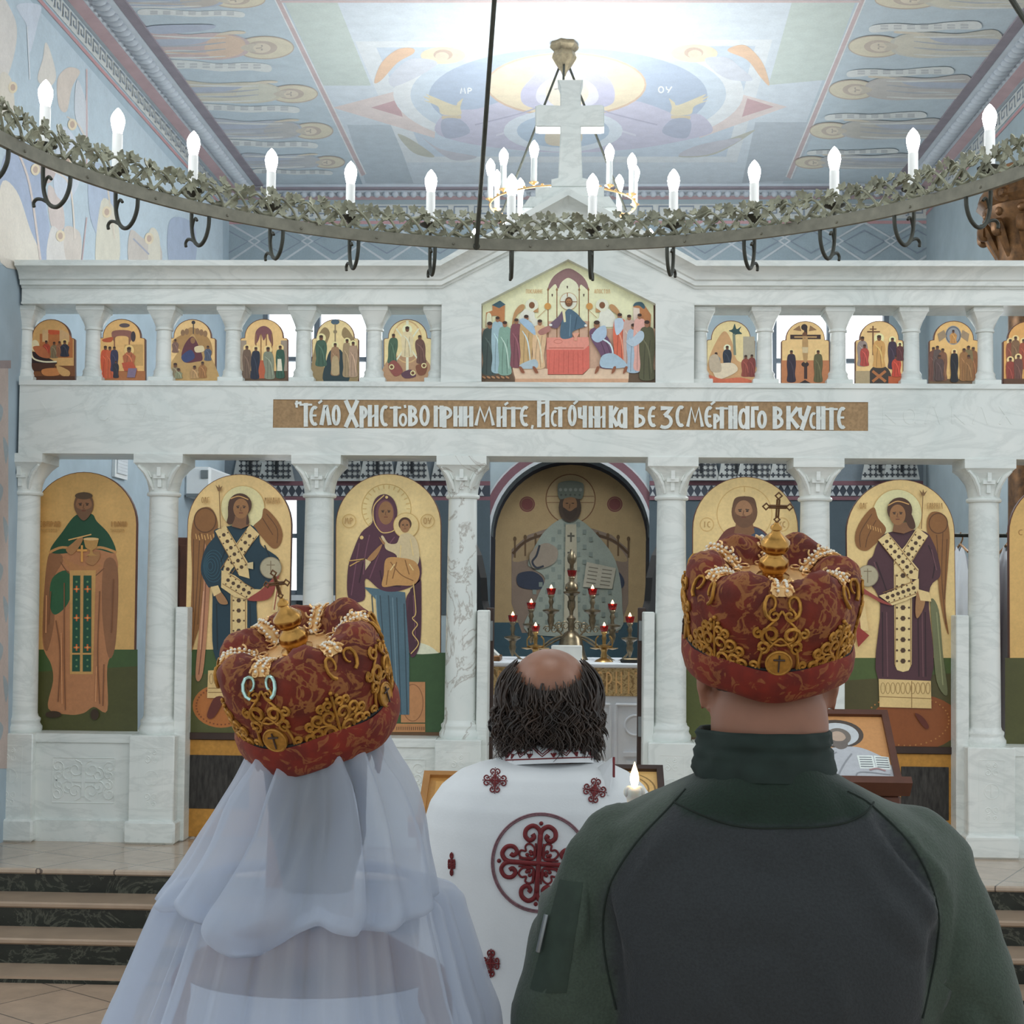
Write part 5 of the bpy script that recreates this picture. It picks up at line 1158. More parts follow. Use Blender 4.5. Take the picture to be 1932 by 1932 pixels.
def lamp(parent, c, s=1.0, plate=True):
    m = M(); z = c.z
    m.lathe([(.006*s, z-.29*s), (.016*s, z-.265*s), (.028*s, z-.225*s), (.022*s, z-.2*s), (.03*s, z-.175*s), (.062*s, z-.155*s), (.064*s, z-.145*s), (.016*s, z-.135*s), (.012*s, z-.11*s), (.021*s, z-.085*s), (.014*s, z-.06*s), (.026*s, z-.04*s), (.022*s, z-.03*s)], 14, (c.x, c.y, 0))
    h = m.build('lamp_holder', 'brass' if s < 1 else 'silver_brass', parent)
    g = M(); g.lathe([(.018*s, z-.04*s), (.03*s, z-.02*s), (.037*s, z+.016*s), (.034*s, z+.016*s), (.022*s, z-.015*s)], 14, (c.x, c.y, 0), cap=False); g.build('glass_cup', 'red_glass', h)
    f = M(); f.lathe([(.001, z), (.011*s, z+.01*s), (.012*s, z+.02*s), (.006*s, z+.034*s), (.001, z+.044*s)], 10, (c.x, c.y, 0)); f.build('flame', 'flame', h)
lamp(K, kp(960, 345))
arms = [(690, 580), (1228, 585), (430, 765), (1488, 780), (190, 930), (1715, 945)]
for zx, zy in arms:
    c = kp(zx, zy); lamp(K, c, 1.0)
    m = M(); sx = 1 if c.x > kx else -1; d = abs(c.x-kx); z0 = zz(1090)-(.0 if d < .25 else .03)
    m.tube(cat([(kx, YK, z0), (kx+sx*d*.35, YK, z0-.05), (kx+sx*d*.75, YK, z0+.02 if z0 < c.z-.26 else c.z-.32), (c.x, YK, c.z-.25)], 6, False), .008, 8)
    for t, r in ((.3, .035), (.6, .028)):
        q = (kx+sx*d*t, YK, z0+.03); m.tube([(q[0]+r*(1-.06*i)*math.cos(i*.7)*sx, YK, q[2]+r*(1-.06*i)*math.sin(i*.7)) for i in range(12)], .005, 6)
    m.build('branch', 'silver_brass', K)
# two smaller brass candlesticks in front of it
for zx, who in ((487, 'left'), (1380, 'right')):
    c = at(940+zx/6.9, 1030+1065/6.9, YA+.2)
    S_ = thing('candlestick', 'small brass candlestick with red cup at the %s front of the altar table' % who, 'candlestick', (c.x, c.y, zT), 'small candlesticks on the altar')
    m = M(); m.lathe([(.07, zT), (.06, zT+.012), (.025, zT+.03), (.018, zT+.08), (.028, zT+.09), (.012, zT+.11), (.01, c.z-.16), (.014, c.z-.1), (.012, c.z-.03)], 16, (c.x, c.y, 0)); m.build('stem', 'brass', S_)
    m = M()
    for sx in (-1, 1):
        m.tube(cat([(c.x, c.y, c.z-.14), (c.x+sx*.05, c.y, c.z-.15), (c.x+sx*.06, c.y, c.z-.09), (c.x+sx*.04, c.y, c.z-.06)], 5, False), .006, 6)
        m.lathe([(.004, c.z-.16), (.04, c.z-.15), (.042, c.z-.145)], 14, (c.x+sx*.06, c.y, 0))
    m.build('branch', 'brass', S_); lamp(S_, c, .9)
# books and cloths on the altar
q0, q1 = at(1040, 1218, YA+.35), at(1098, 1250, YA+.35)
m = thing('altar_book', 'white book standing upright on the altar table behind the bald head', 'book', ((q0.x+q1.x)/2, YA+.36, zT))
M().bbox(q0.x, q1.x, YA+.34, YA+.4, zT, q0.z, .004).build('cover', 'book_white', m); M().box(q0.x+.01, q1.x-.004, YA+.35, YA+.39, zT+.004, q0.z+.003).build('pages', 'white_plastic', m)
m = thing('folded_cloth', 'dark folded cloth lying on the right end of the altar table', 'cloth', (ax(1195), YA+.1, zT))
M().bbox(ax(1172), ax(1230), YA+.03, YA+.3, zT, zT+.018, .005).build('fold', 'wood_black', m); M().bbox(ax(1176), ax(1232), YA+.05, YA+.28, zT+.018, zT+.03, .004).build('fold', 'silver_brass', m)
q = at(932, 1240, YA+.15)
m = thing('altar_gospel', 'gilt book lying open at the left end of the altar table', 'book', (q.x, YA+.2, zT))
M().bbox(q.x-.16, q.x+.05, YA+.05, YA+.35, zT, zT+.04, .006).build('cover', 'gold_carved', m)
M().prism_y([(q.x-.14, zT+.04), (q.x+.035, zT+.04), (q.x-.05, zT+.12), (q.x-.14, zT+.15)], YA+.08, YA+.32).build('pages', 'book_white', m)
# open dark leaves of the middle doors
for s, px in ((-1, 925), (1, 1210)):
    hy = YI+.36; h = at(px, 1200, hy)
    D = thing('royal_door', 'dark arched door leaf folded open behind the %s jamb of the middle doorway' % ('left' if s < 0 else 'right'), 'door', (h.x, hy, ZS), 'open middle door leaves')
    dirv = Vector((s*.3, .95, 0)).normalized(); nrm = Vector((-dirv.y, dirv.x, 0))*s
    zt = at(px, 1140, hy).z; w = .5
    prof = [(0, ZS+.02), (w, ZS+.02), (w, zt+.4), (w*.75, zt+.38), (w*.45, zt+.3), (w*.2, zt+.16), (.06, zt+.02), (0, zt-.04)]
    m = M(); n_ = len(prof); vs = [Vector((h.x, hy, 0))+dirv*a+nrm*t+Vector((0, 0, z)) for t in (0, -.04) for a, z in prof]
    m.add(vs, [tuple(range(n_)), tuple(range(2*n_-1, n_-1, -1))]+[(i, (i+1) % n_, n_+(i+1) % n_, n_+i) for i in range(n_)]); m.build('leaf', 'wood_black', D, smooth=0)
    m = M(); m.bbox(h.x-.022, h.x+.022, hy-.04, hy+.02, ZS+.01, zt-.02, .004); m.build('post', 'wood_dark', D, smooth=0)
    m = M()
    for z in (at(px, 1370, hy).z, at(px, 1190, hy).z): m.bbox(h.x-.018, h.x+.018, hy-.05, hy-.035, z-.06, z+.06, .003)
    for zc in (at(px, 1370, hy).z, at(px, 1190, hy).z):
        q = M(); q.bbox(h.x-.018, h.x+.018, hy-.052, hy-.036, zc-.06, zc+.06, .003); q.build('hinge', 'grey_metal', D, smooth=0)
# wall unit, cabinet, vent
Yc = 11.6
m0 = atx(338, 915, XL+.11)
yA0 = 11.0
def lx(px, py): return atx(px, py, XL)
m = thing('air_conditioner', 'white air conditioner unit high on the wall left of the dark-teal angel icon', 'air conditioner', (XL+.11, 12.6, 3.0))
YQ = 12.28
q = at(342, 880, YQ); q2 = at(342, 938, YQ)
AX = XL
M().bbox(AX, AX+.22, YQ, YQ+.8, q2.z, q.z, .02).build('case', 'white_plastic', m, smooth=30)
M().bbox(AX+.02, AX+.2, YQ-.02, YQ+.01, q2.z+.0, q2.z+.03, .002).build('louver', 'grey_metal', m)
M().bbox(AX+.14, AX+.2, YQ-.015, YQ+.005, q.z-.1, q.z-.03, .002).build('display', 'grey_metal', m)
q0, q1 = at(252, 995, 11.9), at(356, 1160, 11.9)
m = thing('cabinet', 'dark brown panelled wooden cabinet behind the second column, left of the dark-teal angel', 'cabinet', ((q0.x+q1.x)/2, 12.2, ZS))
zc = at(340, 1014, 11.9).z
M().bbox(q0.x, q1.x+.25, 11.9, 12.5, ZS, zc, .01).build('body', 'wood_brown', m, smooth=0)
w_ = (q1.x+.25-q0.x)/2
for i in range(2):
    x0 = q0.x+.03+i*w_; d = M(); d.bbox(x0, x0+w_-.05, 11.88, 11.91, ZS+.08, zc-.06, .006); d.bbox(x0+.07, x0+w_-.12, 11.87, 11.89, ZS+.9, zc-.16, .008)
    dd = d.build('door', 'wood_brown', m, smooth=0); M().ball((x0+(w_-.09 if i == 0 else .05), 11.865, ZS+.85), .014).build('knob', 'brass', dd)
q = at(212, 853, 12.6); q2 = at(234, 902, 12.6)
m = thing('wall_vent', 'white slatted vent high on the altar wall behind the left icon', 'vent', (q.x, 12.6, q2.z))
XW = XL+.005
y0_, y1_ = atx(212, 880, XW).y, atx(236, 880, XW).y
za_, zb__ = atx(222, 902, XW).z, atx(222, 846, XW).z
M().box(XW-.003, XW+.02, min(y0_, y1_), max(y0_, y1_), za_, zb__).build('frame', 'white_plastic', m, smooth=0)
for i in range(7):
    z = za_+.03+(zb__-za_-.05)*i/7; M().box(XW+.018, XW+.03, min(y0_, y1_)+.03, max(y0_, y1_)-.03, z, z+.022).build('slat', 'plaster_white', m, smooth=0)
# rack with vestments behind the right columns
YR = 10.2
q = at(1828, 1010, YR)
m = thing('clothes_rack', 'dark metal clothes rack standing behind the column right of the dark-purple angel', 'clothes rack', (q.x+.1, YR, ZS))
M().tube([(q.x-.12, YR, q.z), (q.x+.75, YR, q.z)], .014, 10).build('rail', 'iron', m)
for s in (.1, .7):
    M().tube([(q.x+s, YR, ZS), (q.x+s, YR, q.z+.05)], .013, 10).build('upright', 'iron', m); M().tube([(q.x+s, YR-.25, ZS+.015), (q.x+s, YR+.25, ZS+.015)], .014, 8).build('foot', 'iron', m)
def robe(x, mat, label, w, z0, ph):
    o = thing('vestment', label, 'robe', (x, YR, z0), 'vestments on the rack')
    h = M(); h.tube(cat([(x, YR, q.z+.02), (x+.015, YR, q.z-.02), (x, YR, q.z-.06)], 4, False), .005, 6); h.tube([(x, YR-.2, q.z-.12), (x, YR, q.z-.06), (x, YR+.2, q.z-.12)], .008, 6)
    h.build('hanger', 'wood_light', o)
    g = M()
    def fn(u, v_):
        a = 2*pi*u; z = q.z-.09-v_*(q.z-.09-z0); r = .25+.9*min(1, v_*3.2)**.7
        return (x+w*r*math.cos(a)*(1+.15*math.sin(5*a+ph))*(.7+.5*v_), YR+.24*r*math.sin(a)*(1+.1*math.sin(7*a+ph)), z+.02*math.sin(3*a))
    g.grid(fn, 40, 14, True); g.build('cloth', mat, o, smooth=70)
simple('maroon_cloth', '#5a2a34', .8, vary=.3, scale=20)
robe(at(1812, 1080, YR).x, 'white_cloth', 'white robe on a hanger, seen left of the far-right column', .1, .9, 0)
robe(at(1838, 1080, YR).x+.05, 'maroon_cloth', 'maroon and gold robe on a hanger, half hidden by the far-right column', .05, .95, 1)
robe(at(1905, 1080, YR).x-.02, 'white_cloth', 'pale robe on a hanger, seen right of the far-right column', .07, .85, 2)
# carved gilt icon case rising behind the screen at the far right
Yk = 9.35; q = at(1912, 430, Yk)
m = thing('icon_case', 'dark gilded carved case with scrolled capital rising above the screen at the far right', 'icon case', (q.x, Yk, ZS))
zt0 = at(1900, 345, Yk).z; zc0 = at(1900, 415, Yk).z; zn = at(1900, 492, Yk).z
cxk = at(1950, 430, Yk).x; hw = cxk-at(1872, 470, Yk).x
m1 = M(); m1.lathe([(hw*.72, ZS), (hw*.72, ZS+.2), (hw*.62, ZS+.25), (hw*.6, zn-.1)], 20, (cxk, Yk, 0)); m1.build('shaft', 'gold_carved', m)
m1 = M(); m1.lathe([(hw*.62, zn-.12), (hw*.8, zn-.05), (hw*.85, zn), (hw*1.0, zc0-.05), (hw*1.15, zc0), (hw*1.2, zc0+.06)], 24, (cxk, Yk, 0), fn=lambda a, z: 1+.06*math.sin(12*a))
for i in range(12):
    a = 2*pi*i/12; c_, s_ = math.cos(a), math.sin(a)
    m1.tube(cat([(cxk+hw*.75*c_, Yk+hw*.75*s_, zn-.02), (cxk+hw*.95*c_, Yk+hw*.95*s_, zn+.09), (cxk+hw*1.2*c_, Yk+hw*1.2*s_, zc0-.05), (cxk+hw*1.25*c_, Yk+hw*1.25*s_, zc0-.11), (cxk+hw*1.12*c_, Yk+hw*1.12*s_, zc0-.12)], 5, False), [.012+.02*math.sin(pi*j/21) for j in range(21)], 6)
    m1.ball((cxk+hw*1.12*c_, Yk+hw*1.12*s_, zc0+.02), .03, nu=8, nv=6)
m1.build('capital', 'gold_carved', m)
m1 = M(); m1.lathe([(hw*1.2, zc0+.06), (hw*1.35, zc0+.1), (hw*1.3, zc0+.14), (hw*1.1, zt0-.02), (hw*1.25, zt0), (hw*1.28, zt0+.05), (hw*.9, zt0+.09)], 24, (cxk, Yk, 0), fn=lambda a, z: 1+.04*math.sin(8*a))
for sx in (-1, 1): m1.tube([(cxk+sx*hw*1.0+.06*(1-.05*i)*math.cos(i*.6), Yk-hw*.9, zc0+.1+.06*(1-.05*i)*math.sin(i*.6)) for i in range(14)], .016, 6)
m1.build('crown_moulding', 'gold_carved', m)
# ================================================================= icon desks in front of the steps
def analogion(label, quad, YT, YBt, draw, frame, face_, gain=1.2, post='wood_brown', top_th=.03):
    """sloping desk: quad = picture corners TL TR BR BL; upper edge at depth YT, lower edge at YBt"""
    TL, TR, BR, BL = at(*quad[0], YT), at(*quad[1], YT), at(*quad[2], YBt), at(*quad[3], YBt)
    zt = (TL.z+TR.z)/2; zb = (BL.z+BR.z)/2; x0 = min(TL.x, BL.x); x1 = max(TR.x, BR.x)
    x0 = (TL.x+BL.x)/2; x1 = (TR.x+BR.x)/2
    cx = (x0+x1)/2
    root = thing('icon_stand', label, 'icon stand', (cx, (YT+YBt)/2, 0))
    up = Vector((0, YT-YBt, zt-zb)); L = up.length; up.normalize(); rt = Vector((1, 0, 0)); nn = rt.cross(up)*1
    if nn.y > 0: nn = -nn
    O = Vector((x0, YBt, zb)); w = x1-x0
    P_ = lambda a, b, c: O+rt*a+up*b+nn*c
    def slab(mm, a0_, a1_, b0_, b1_, c0_, c1_):
        vs = [P_(a, b, c) for c in (c0_, c1_) for b in (b0_, b1_) for a in (a0_, a1_)]
        mm.add(vs, [(0, 2, 3, 1), (4, 5, 7, 6), (0, 1, 5, 4), (2, 6, 7, 3), (0, 4, 6, 2), (1, 3, 7, 5)])
    f = M(); t = .028
    slab(f, 0, w, 0, L, -top_th, 0); slab(f, 0, t, 0, L, 0, .02); slab(f, w-t, w, 0, L, 0, .02); slab(f, t, w-t, L-t, L, 0, .02); slab(f, t, w-t, 0, t*.6, 0, .02)
    f.build('frame', frame, root, smooth=0)
    p = Paint(lambda u, v: P_(u*w, L*(1-v), .004), 1, 0, 0, gain, nn, .0001, 0)
    p.raw([(.07, .07), (.93, .07), (.93, .96), (.07, .96)], face_, .4); draw(p); p.build('painting', 'icon_paint', root)
    l = M(); slab(l, -.03, w+.03, -.035, 0, -.03, .05); l.build('ledge', post, root, smooth=0)
    b = M(); yb0, yb1 = YBt+.05, YT+.02
    b.bbox(cx-w*.42, cx+w*.42, yb0, yb1, .08, zb-.05, .01); b.bbox(cx-w*.5, cx+w*.5, yb0-.05, yb1+.03, 0, .09, .01); b.bbox(cx-w*.5, cx+w*.5, yb0-.04, yb1, zb-.11, zb-.045, .01)
    b.build('cabinet', post, root, smooth=0)
    return root
def d_stand(p):
    p.ell('#4a4038', .44, .32, .27, .2); p.ell('#b9bdbf', .44, .33, .22, .165)
    p.poly('#aeb0b4', '.1,.95 .1,.66 .22,.56 .36,.52 .6,.5 .78,.58 .9,.7 .93,.95', 1); p.ell('#6f675f', .45, .36, .125, .12); p.ell('#b09a88', .44, .37, .08, .085); p.poly('#6a625c', '.36,.38 .4,.42 .48,.42 .53,.38 .52,.5 .44,.54 .37,.48')
    p.poly('#d9dfda', '.6,.62 .76,.62 .77,.8 .61,.8', 0); p.poly('#d9dfda', '.77,.62 .92,.64 .92,.81 .775,.8', 0)
    for i in range(5): p.line('#6f7478', [(.62, .645+.032*i), (.745, .645+.032*i)], .012, 0); p.line('#6f7478', [(.785, .65+.032*i), (.905, .655+.032*i)], .012, 0)
    for q in ('.2,.95 .25,.7 .4,.58', '.35,.95 .45,.75 .55,.6', '.55,.95 .6,.85 .9,.88', '.15,.85 .3,.8'): p.line('#8a8c90', q, .014)
    p.poly('#857a72', '.2,.72 .24,.62 .29,.64 .3,.74 .26,.79'); p.line('#dfe2e4', '.15,.94 .9,.94', .014, 0); p.line('#a08080', '.7,.82 .78,.8 .86,.83', .02)
analogion('sloping icon desk with a silver figure holding a book, right of the green jacket', [(1496, 1345), (1672, 1343), (1703, 1478), (1510, 1480)], 6.45, 6.15, d_stand, 'wood_brown', '#c08a56')
def d_plain(p):
    p.poly('#b98a4a', '.15,.15 .85,.15 .85,.9 .15,.9', 0); p.ell('#d0a868', .5, .38, .2, .18); p.poly('#6a3a2c', '.3,.9 .35,.55 .65,.55 .7,.9'); p.ell('#8d6442', .5, .4, .1, .12)
analogion('light wood icon desk peeking out between the veil and the white vestment', [(800, 1462), (960, 1462), (960, 1560), (786, 1560)], 6.3, 6.0, d_plain, 'wood_light', '#a8793e', post='wood_light')
def d_gilt(p):
    for i in range(5): p.ring('#8a6a3a', .5, .5, .4-.07*i, .4-.07*i, .02)
    p.poly('#c09050', '.3,.3 .7,.3 .7,.7 .3,.7', 0)
analogion('dark-framed gilt icon desk behind the burning candle', [(1080, 1449), (1251, 1449), (1256, 1530), (1078, 1530)], 6.4, 6.15, d_gilt, 'wood_dark', '#d2a868', post='wood_dark')
# ================================================================= hanging ring lamp in front of the screen
RC, RR, RZ = Vector((-.0825, 3.02, 0)), 1.252, 2.825
k = NT('bulb_glass')
def rpt(a, r, z):
    return Vector((RC.x+r*math.sin(a), RC.y+r*math.cos(a), z))
CH = thing('ring_chandelier', 'large dark iron ring lamp with vine leaves and white candle bulbs hanging overhead', 'chandelier', (RC.x, RC.y, RZ))
m = M(); N = 160; t = .006; hb = .032
vs = []
for i in range(N):
    a = 2*pi*i/N
    vs += [rpt(a, RR+t, RZ), rpt(a, RR+t, RZ+hb), rpt(a, RR-t, RZ+hb), rpt(a, RR-t, RZ)]
m.add(vs, [(4*i+j, 4*i+(j+1) % 4, 4*((i+1) % N)+(j+1) % 4, 4*((i+1) % N)+j) for i in range(N) for j in range(4)])
for i in range(35):
    a = math.radians(-5+2.4+i*360/35); m.ball(rpt(a, RR-.007, RZ+.012), .004, nu=6, nv=4)
m.build('ring_band', 'ring_metal', CH, smooth=40)
def leaf(m, c, X, Yv, Z, s):
    """lobed vine leaf in the X-Z plane, bowed along Yv"""
    out = [(0, -.5), (.18, -.32), (.5, -.38), (.38, -.1), (.55, .15), (.26, .2), (.2, .42), (0, .62), (-.2, .42), (-.26, .2), (-.55, .15), (-.38, -.1), (-.5, -.38), (-.18, -.32)]
    V = [c+X*(s*x)+Z*(s*y)+Yv*(s*.25*(x*x+y*y)) for x, y in out]; n = len(V); b = [v+Yv*.003 for v in V]
    cc = c-Yv*(s*.06)
    m.add(V+b+[cc, cc+Yv*.003], [(i, (i+1) % n, 2*n) for i in range(n)]+[(n+(i+1) % n, n+i, 2*n+1) for i in range(n)]+[(i, n+i, n+(i+1) % n, (i+1) % n) for i in range(n)])
vm = M(); NV = 106; rv = random.Random(3)
zb0, zb1 = RZ+hb, RZ+.096
for i in range(NV):
    a = 2*pi*i/NV; da = 2*pi/NV
    # diagonal stems making the zigzag, with side shoots
    p0 = rpt(a, RR, zb0); p1 = rpt(a+da*.5, RR, zb0+.04); p2 = rpt(a+da*.85, RR+.006, zb1-.012); p3 = rpt(a+da*1.3, RR+.004, zb1)
    vm.tube(cat([p0, p1, p2, p3], 3, False), .0045, 5)
    vm.tube(cat([rpt(a+da, RR, zb0), rpt(a+da*.78, RR-.006, zb0+.028), rpt(a+da*.35, RR-.004, zb0+.055), rpt(a+da*.05, RR, zb1-.02)], 3, False), .004, 5)
    vm.tube(cat([rpt(a, RR, zb0+.003), rpt(a+da*.25, RR, zb0+.016), rpt(a+da*.6, RR, zb0+.004), rpt(a+da, RR, zb0+.012)], 3, False), .0045, 5)
    for k_, (f, z, s) in enumerate(((.5, zb0+.034, .026), (1.1, zb1-.004, .03), (.15, zb1-.024, .025), (.35, zb0+.012, .025), (.82, zb0+.01, .022), (.95, zb1+.004, .028), (.8, zb1-.018, .026), (.6, zb1+.002, .026))):
        aa = a+da*f; o = Vector((math.sin(aa), math.cos(aa), 0)); tx = Vector((math.cos(aa), -math.sin(aa), 0))
        rot = rv.uniform(-1.2, 1.2); X = tx*math.cos(rot)+Vector((0, 0, 1))*math.sin(rot); Z = -tx*math.sin(rot)+Vector((0, 0, 1))*math.cos(rot)
        tilt = rv.uniform(-.7, .7); Z = (Z*math.cos(tilt)+o*math.sin(tilt)); Yv = X.cross(Z)
        leaf(vm, rpt(aa, RR+rv.uniform(-.012, .012), z+rv.uniform(-.005, .005)), X, Yv, Z, s)
vm.build('vine_ornament', 'bronze_leaf', CH, smooth=25)
BULB = [(.0115, 0), (.0125, .006), (.0165, .022), (.0185, .034), (.0175, .045), (.012, .057), (.005, .066), (.001, .07)]
def candle_lamp(par, c, ht=.1, r=.0135, cup=True, s=1.0, cupmat='iron', off=None):
    t_ = M(); t_.lathe([(r, c.z), (r, c.z+ht)], 14, (c.x, c.y, 0))
    o = t_.build('candle_tube', 'candle_tube', par)
    if cup:
        q = M(); q.lathe([(.006, c.z-.02), (.012, c.z-.012), (.03, c.z-.004), (.032, c.z), (.028, c.z+.002), (.006, c.z+.001)], 14, (c.x, c.y, 0))
        if off is not None: q.tube([c+Vector((0, 0, -.014)), off], .006, 6)
        q.build('cup', cupmat, o)
    b = M(); b.lathe([(x*s, c.z+ht+z*s) for x, z in BULB], 14, (c.x, c.y, 0)); b.build('bulb', 'bulb', o)
    return o
proto = None
for i in range(35):
    a = math.radians(-5.0+i*360/35)
    candle_lamp(CH, rpt(a, RR+.085, RZ+.088), .094, s=.98)
def arcpts(o, tx, z0, pts): return [o+tx*x+Vector((0, 0, z0+z)) for x, z in pts]
for i in range(35):
    a = math.radians(-5.0+i*360/35); o = rpt(a, 0, 0)*0+Vector((RC.x, RC.y, 0)); ou = Vector((math.sin(a), math.cos(a), 0))
    h = M()
    U = [(RR, 0), (RR+.004, -.025), (RR+.012, -.048), (RR+.035, -.064), (RR+.06, -.06), (RR+.08, -.04), (RR+.086, -.012), (RR+.088, .01)]
    q = [(RR-.002, -.0), (RR-.004, -.03), (RR+.008, -.046), (RR-.014, -.033), (RR-.025, -.036), (RR-.028, -.044)]
    main = [(RR-.052, 0), (RR-.05, -.03), (RR-.035, -.058), (RR-.01, -.068), (RR+.018, -.058), (RR+.034, -.03), (RR+.036, .004)]
    h.tube(cat(arcpts(o, ou, RZ, [(RR, .002), (RR+.003, -.028), (RR+.018, -.056), (RR+.043, -.07), (RR+.068, -.058), (RR+.083, -.028), (RR+.088, .02), (RR+.085, .085)]), 4, False), .0055, 7)
    h.tube(cat(arcpts(o, ou, RZ, [(RR+.07, -.056), (RR+.09, -.046), (RR+.107, -.044), (RR+.116, -.052), (RR+.114, -.062)]), 4, False), .0045, 6)
    h.tube(cat(arcpts(o, ou, RZ, [(RR+.085, -.024), (RR+.078, .0), (RR+.068, .008), (RR+.06, .0)]), 4, False), .004, 6)
    h.build('hook', 'iron', CH, smooth=60)
HUBZ = 4.55
for i in range(4):
    a = math.radians(-9.8+88.5*i); h = M(); p0 = rpt(a, RR-.004, RZ+.0); p1 = rpt(a, .05, HUBZ)
    h.tube([p0, p1], .0065, 8); h.ball(p0+Vector((0, 0, .008)), .011, nu=8, nv=6); h.build('rod', 'iron', CH)
h = M(); h.lathe([(.02, HUBZ-.05), (.08, HUBZ), (.05, HUBZ+.06), (.012, HUBZ+.1), (.012, 7.98)], 16, (RC.x, RC.y, 0)); h.build('hub', 'iron', CH)
simple('vault_white', '#d8dcdf', .9, vary=.04)
struct(M().box(-5, 5, -3.5, 7.2, 7.98, 8.1).build('ceiling_nave', 'vault_white', smooth=0))
# ================================================================= small two-tier lamp above the altar
c0 = atz(1065, 92, ZC); LC = Vector((c0.x, 10.08, 0)); LZ = 4.62
LA = thing('altar_chandelier', 'small gilt two-tier candle lamp hanging from the painted ceiling behind the marble cross', 'chandelier', (LC.x, LC.y, LZ))
m = M(); m.lathe([(.09, ZC), (.1, ZC-.03), (.07, ZC-.06), (.085, ZC-.1), (.05, ZC-.16), (.02, ZC-.2), (.01, ZC-.23)], 14, (LC.x, LC.y, 0), fn=lambda a, z: 1+.12*math.sin(6*a)); m.build('ceiling_rose', 'old_gilt', LA)
m = M()
for i in range(3):
    a = 2*pi*i/3+.5; h = M(); h.tube([(LC.x+.03*math.cos(a), LC.y+.03*math.sin(a), ZC-.14), (LC.x+.5*math.cos(a), LC.y+.5*math.sin(a), LZ-.06)], .008, 6); h.build('cable', 'iron', LA)
def hoop(r, z, name):
    m = M(); m.tube([(LC.x+r*math.cos(2*pi*i/48), LC.y+r*math.sin(2*pi*i/48), z) for i in range(48)], .007, 8, True)
    for i in range(24):
        a = 2*pi*i/24; m.ball((LC.x+r*math.cos(a), LC.y+r*math.sin(a), z+.01), .01, nu=6, nv=4)
    m.build(name, 'gold_pale', LA)
hoop(.5, LZ-.09, 'hoop'); hoop(.62, LZ-.52, 'lower_hoop')
for i in range(3):
    a = 2*pi*i/3+.5; h = M(); h.tube([(LC.x+.5*math.cos(a), LC.y+.5*math.sin(a), LZ-.09), (LC.x+.62*math.cos(a), LC.y+.62*math.sin(a), LZ-.52)], .008, 6); h.build('cable', 'brass', LA)
for i in range(12):
    a = 2*pi*(i+.27)/12; candle_lamp(LA, Vector((LC.x+.5*math.cos(a), LC.y+.5*math.sin(a), LZ-.06)), .16, .02, True, 1.7, 'gold_pale')
for i in range(10):
    a = 2*pi*(i+.5)/10; candle_lamp(LA, Vector((LC.x+.62*math.cos(a), LC.y+.62*math.sin(a), LZ-.5)), .1, .02, True, 1.5, 'brass')

lp = bpy.data.lights.new('altar_chandelier_light', 'POINT'); lp.energy = 120; lp.shadow_soft_size = .45; lp.color = (.95, 1, 1)
lo = bpy.data.objects.new('altar_chandelier_light', lp); COL.objects.link(lo); lo.parent = LA; lo.location = (0, 0, -.45)
# ================================================================= wedding crowns
k = NT('velvet'); v = k.coord()
n1 = k.noise(v, 30, 3, .5, 1.8); n2 = k.noise(v, 120, 3, .5, 1.5)
g = k.ramp(n1, [(.50, (0, 0, 0)), (.54, (.8, .8, .8)), (.60, (.75, .75, .75)), (.64, (0, 0, 0))])
base = k.ramp(k.noise(v, 25, 4), [(.3, hx('#521607')), (.7, hx('#7a240b'))])
c = k.mix(g, base, hx('#9a6230')); k.color(c)
k.set(Roughness=.75, Sheen_Weight=.1, Sheen_Roughness=.4); k.b.inputs['Sheen Tint'].default_value = (.8, .35, .2, 1)
k.bump(n2, .35, .002)
k = NT('velvet_plain'); v = k.coord(); n1 = k.noise(v, 40, 3, .5, 2)
g = k.ramp(n1, [(.54, (0, 0, 0)), (.6, (.6, .6, .6)), (.7, (0, 0, 0))])
k.color(k.mix(g, k.ramp(k.noise(v, 30, 4), [(.3, hx('#5c150c')), (.7, hx('#84230f'))]), hx('#a06838'))); k.set(Roughness=.8, Sheen_Weight=.12); k.b.inputs['Sheen Tint'].default_value = (.85, .4, .25, 1)
simple('pearl', '#f2ead8', .2, .1, vary=.04)
k = NT('crystal'); k.set(Base_Color=hx('#bfe6dc'), Roughness=.06, Metallic=.5)
CPROF = [(.1005, -.004), (.103, .014), (.106, .036), (.108, .058), (.107, .078), (.101, .097), (.091, .109), (.079, .112), (.067, .106), (.057, .096), (.05, .087), (.034, .083), (.001, .083)]
def cprof(s):
    x = s*(len(CPROF)-1); i = min(int(x), len(CPROF)-2); t = x-i
    return CPROF[i][0]*(1-t)+CPROF[i+1][0]*t, CPROF[i][1]*(1-t)+CPROF[i+1][1]*t
def csurf(a, s, off=0):
    r, z = cprof(s); r2, z2 = cprof(min(1, s+.01)); dr, dz = r2-r, z2-z; L = math.hypot(dr, dz) or 1
    lob = abs(math.cos(3*(a-pi/6+pi/6*0)))         # 1 on the ribs, 0 between
    w = max(0, min(1, (s-.12)/.3))*max(0, min(1, (.86-s)/.25))
    puff = (1-lob)
    fold = noise.noise(Vector((3*math.cos(a), 3*math.sin(a), s*6)))*.006*w+noise.noise(Vector((7*math.cos(a), 7*math.sin(a), s*9)))*.003*w
    o = off+w*(.006*puff-.007*lob**6)+fold
    nr, nz = dz/L, -dr/L
    r += nr*o; z += nz*o
    return Vector((r*math.cos(a), r*math.sin(a), z))
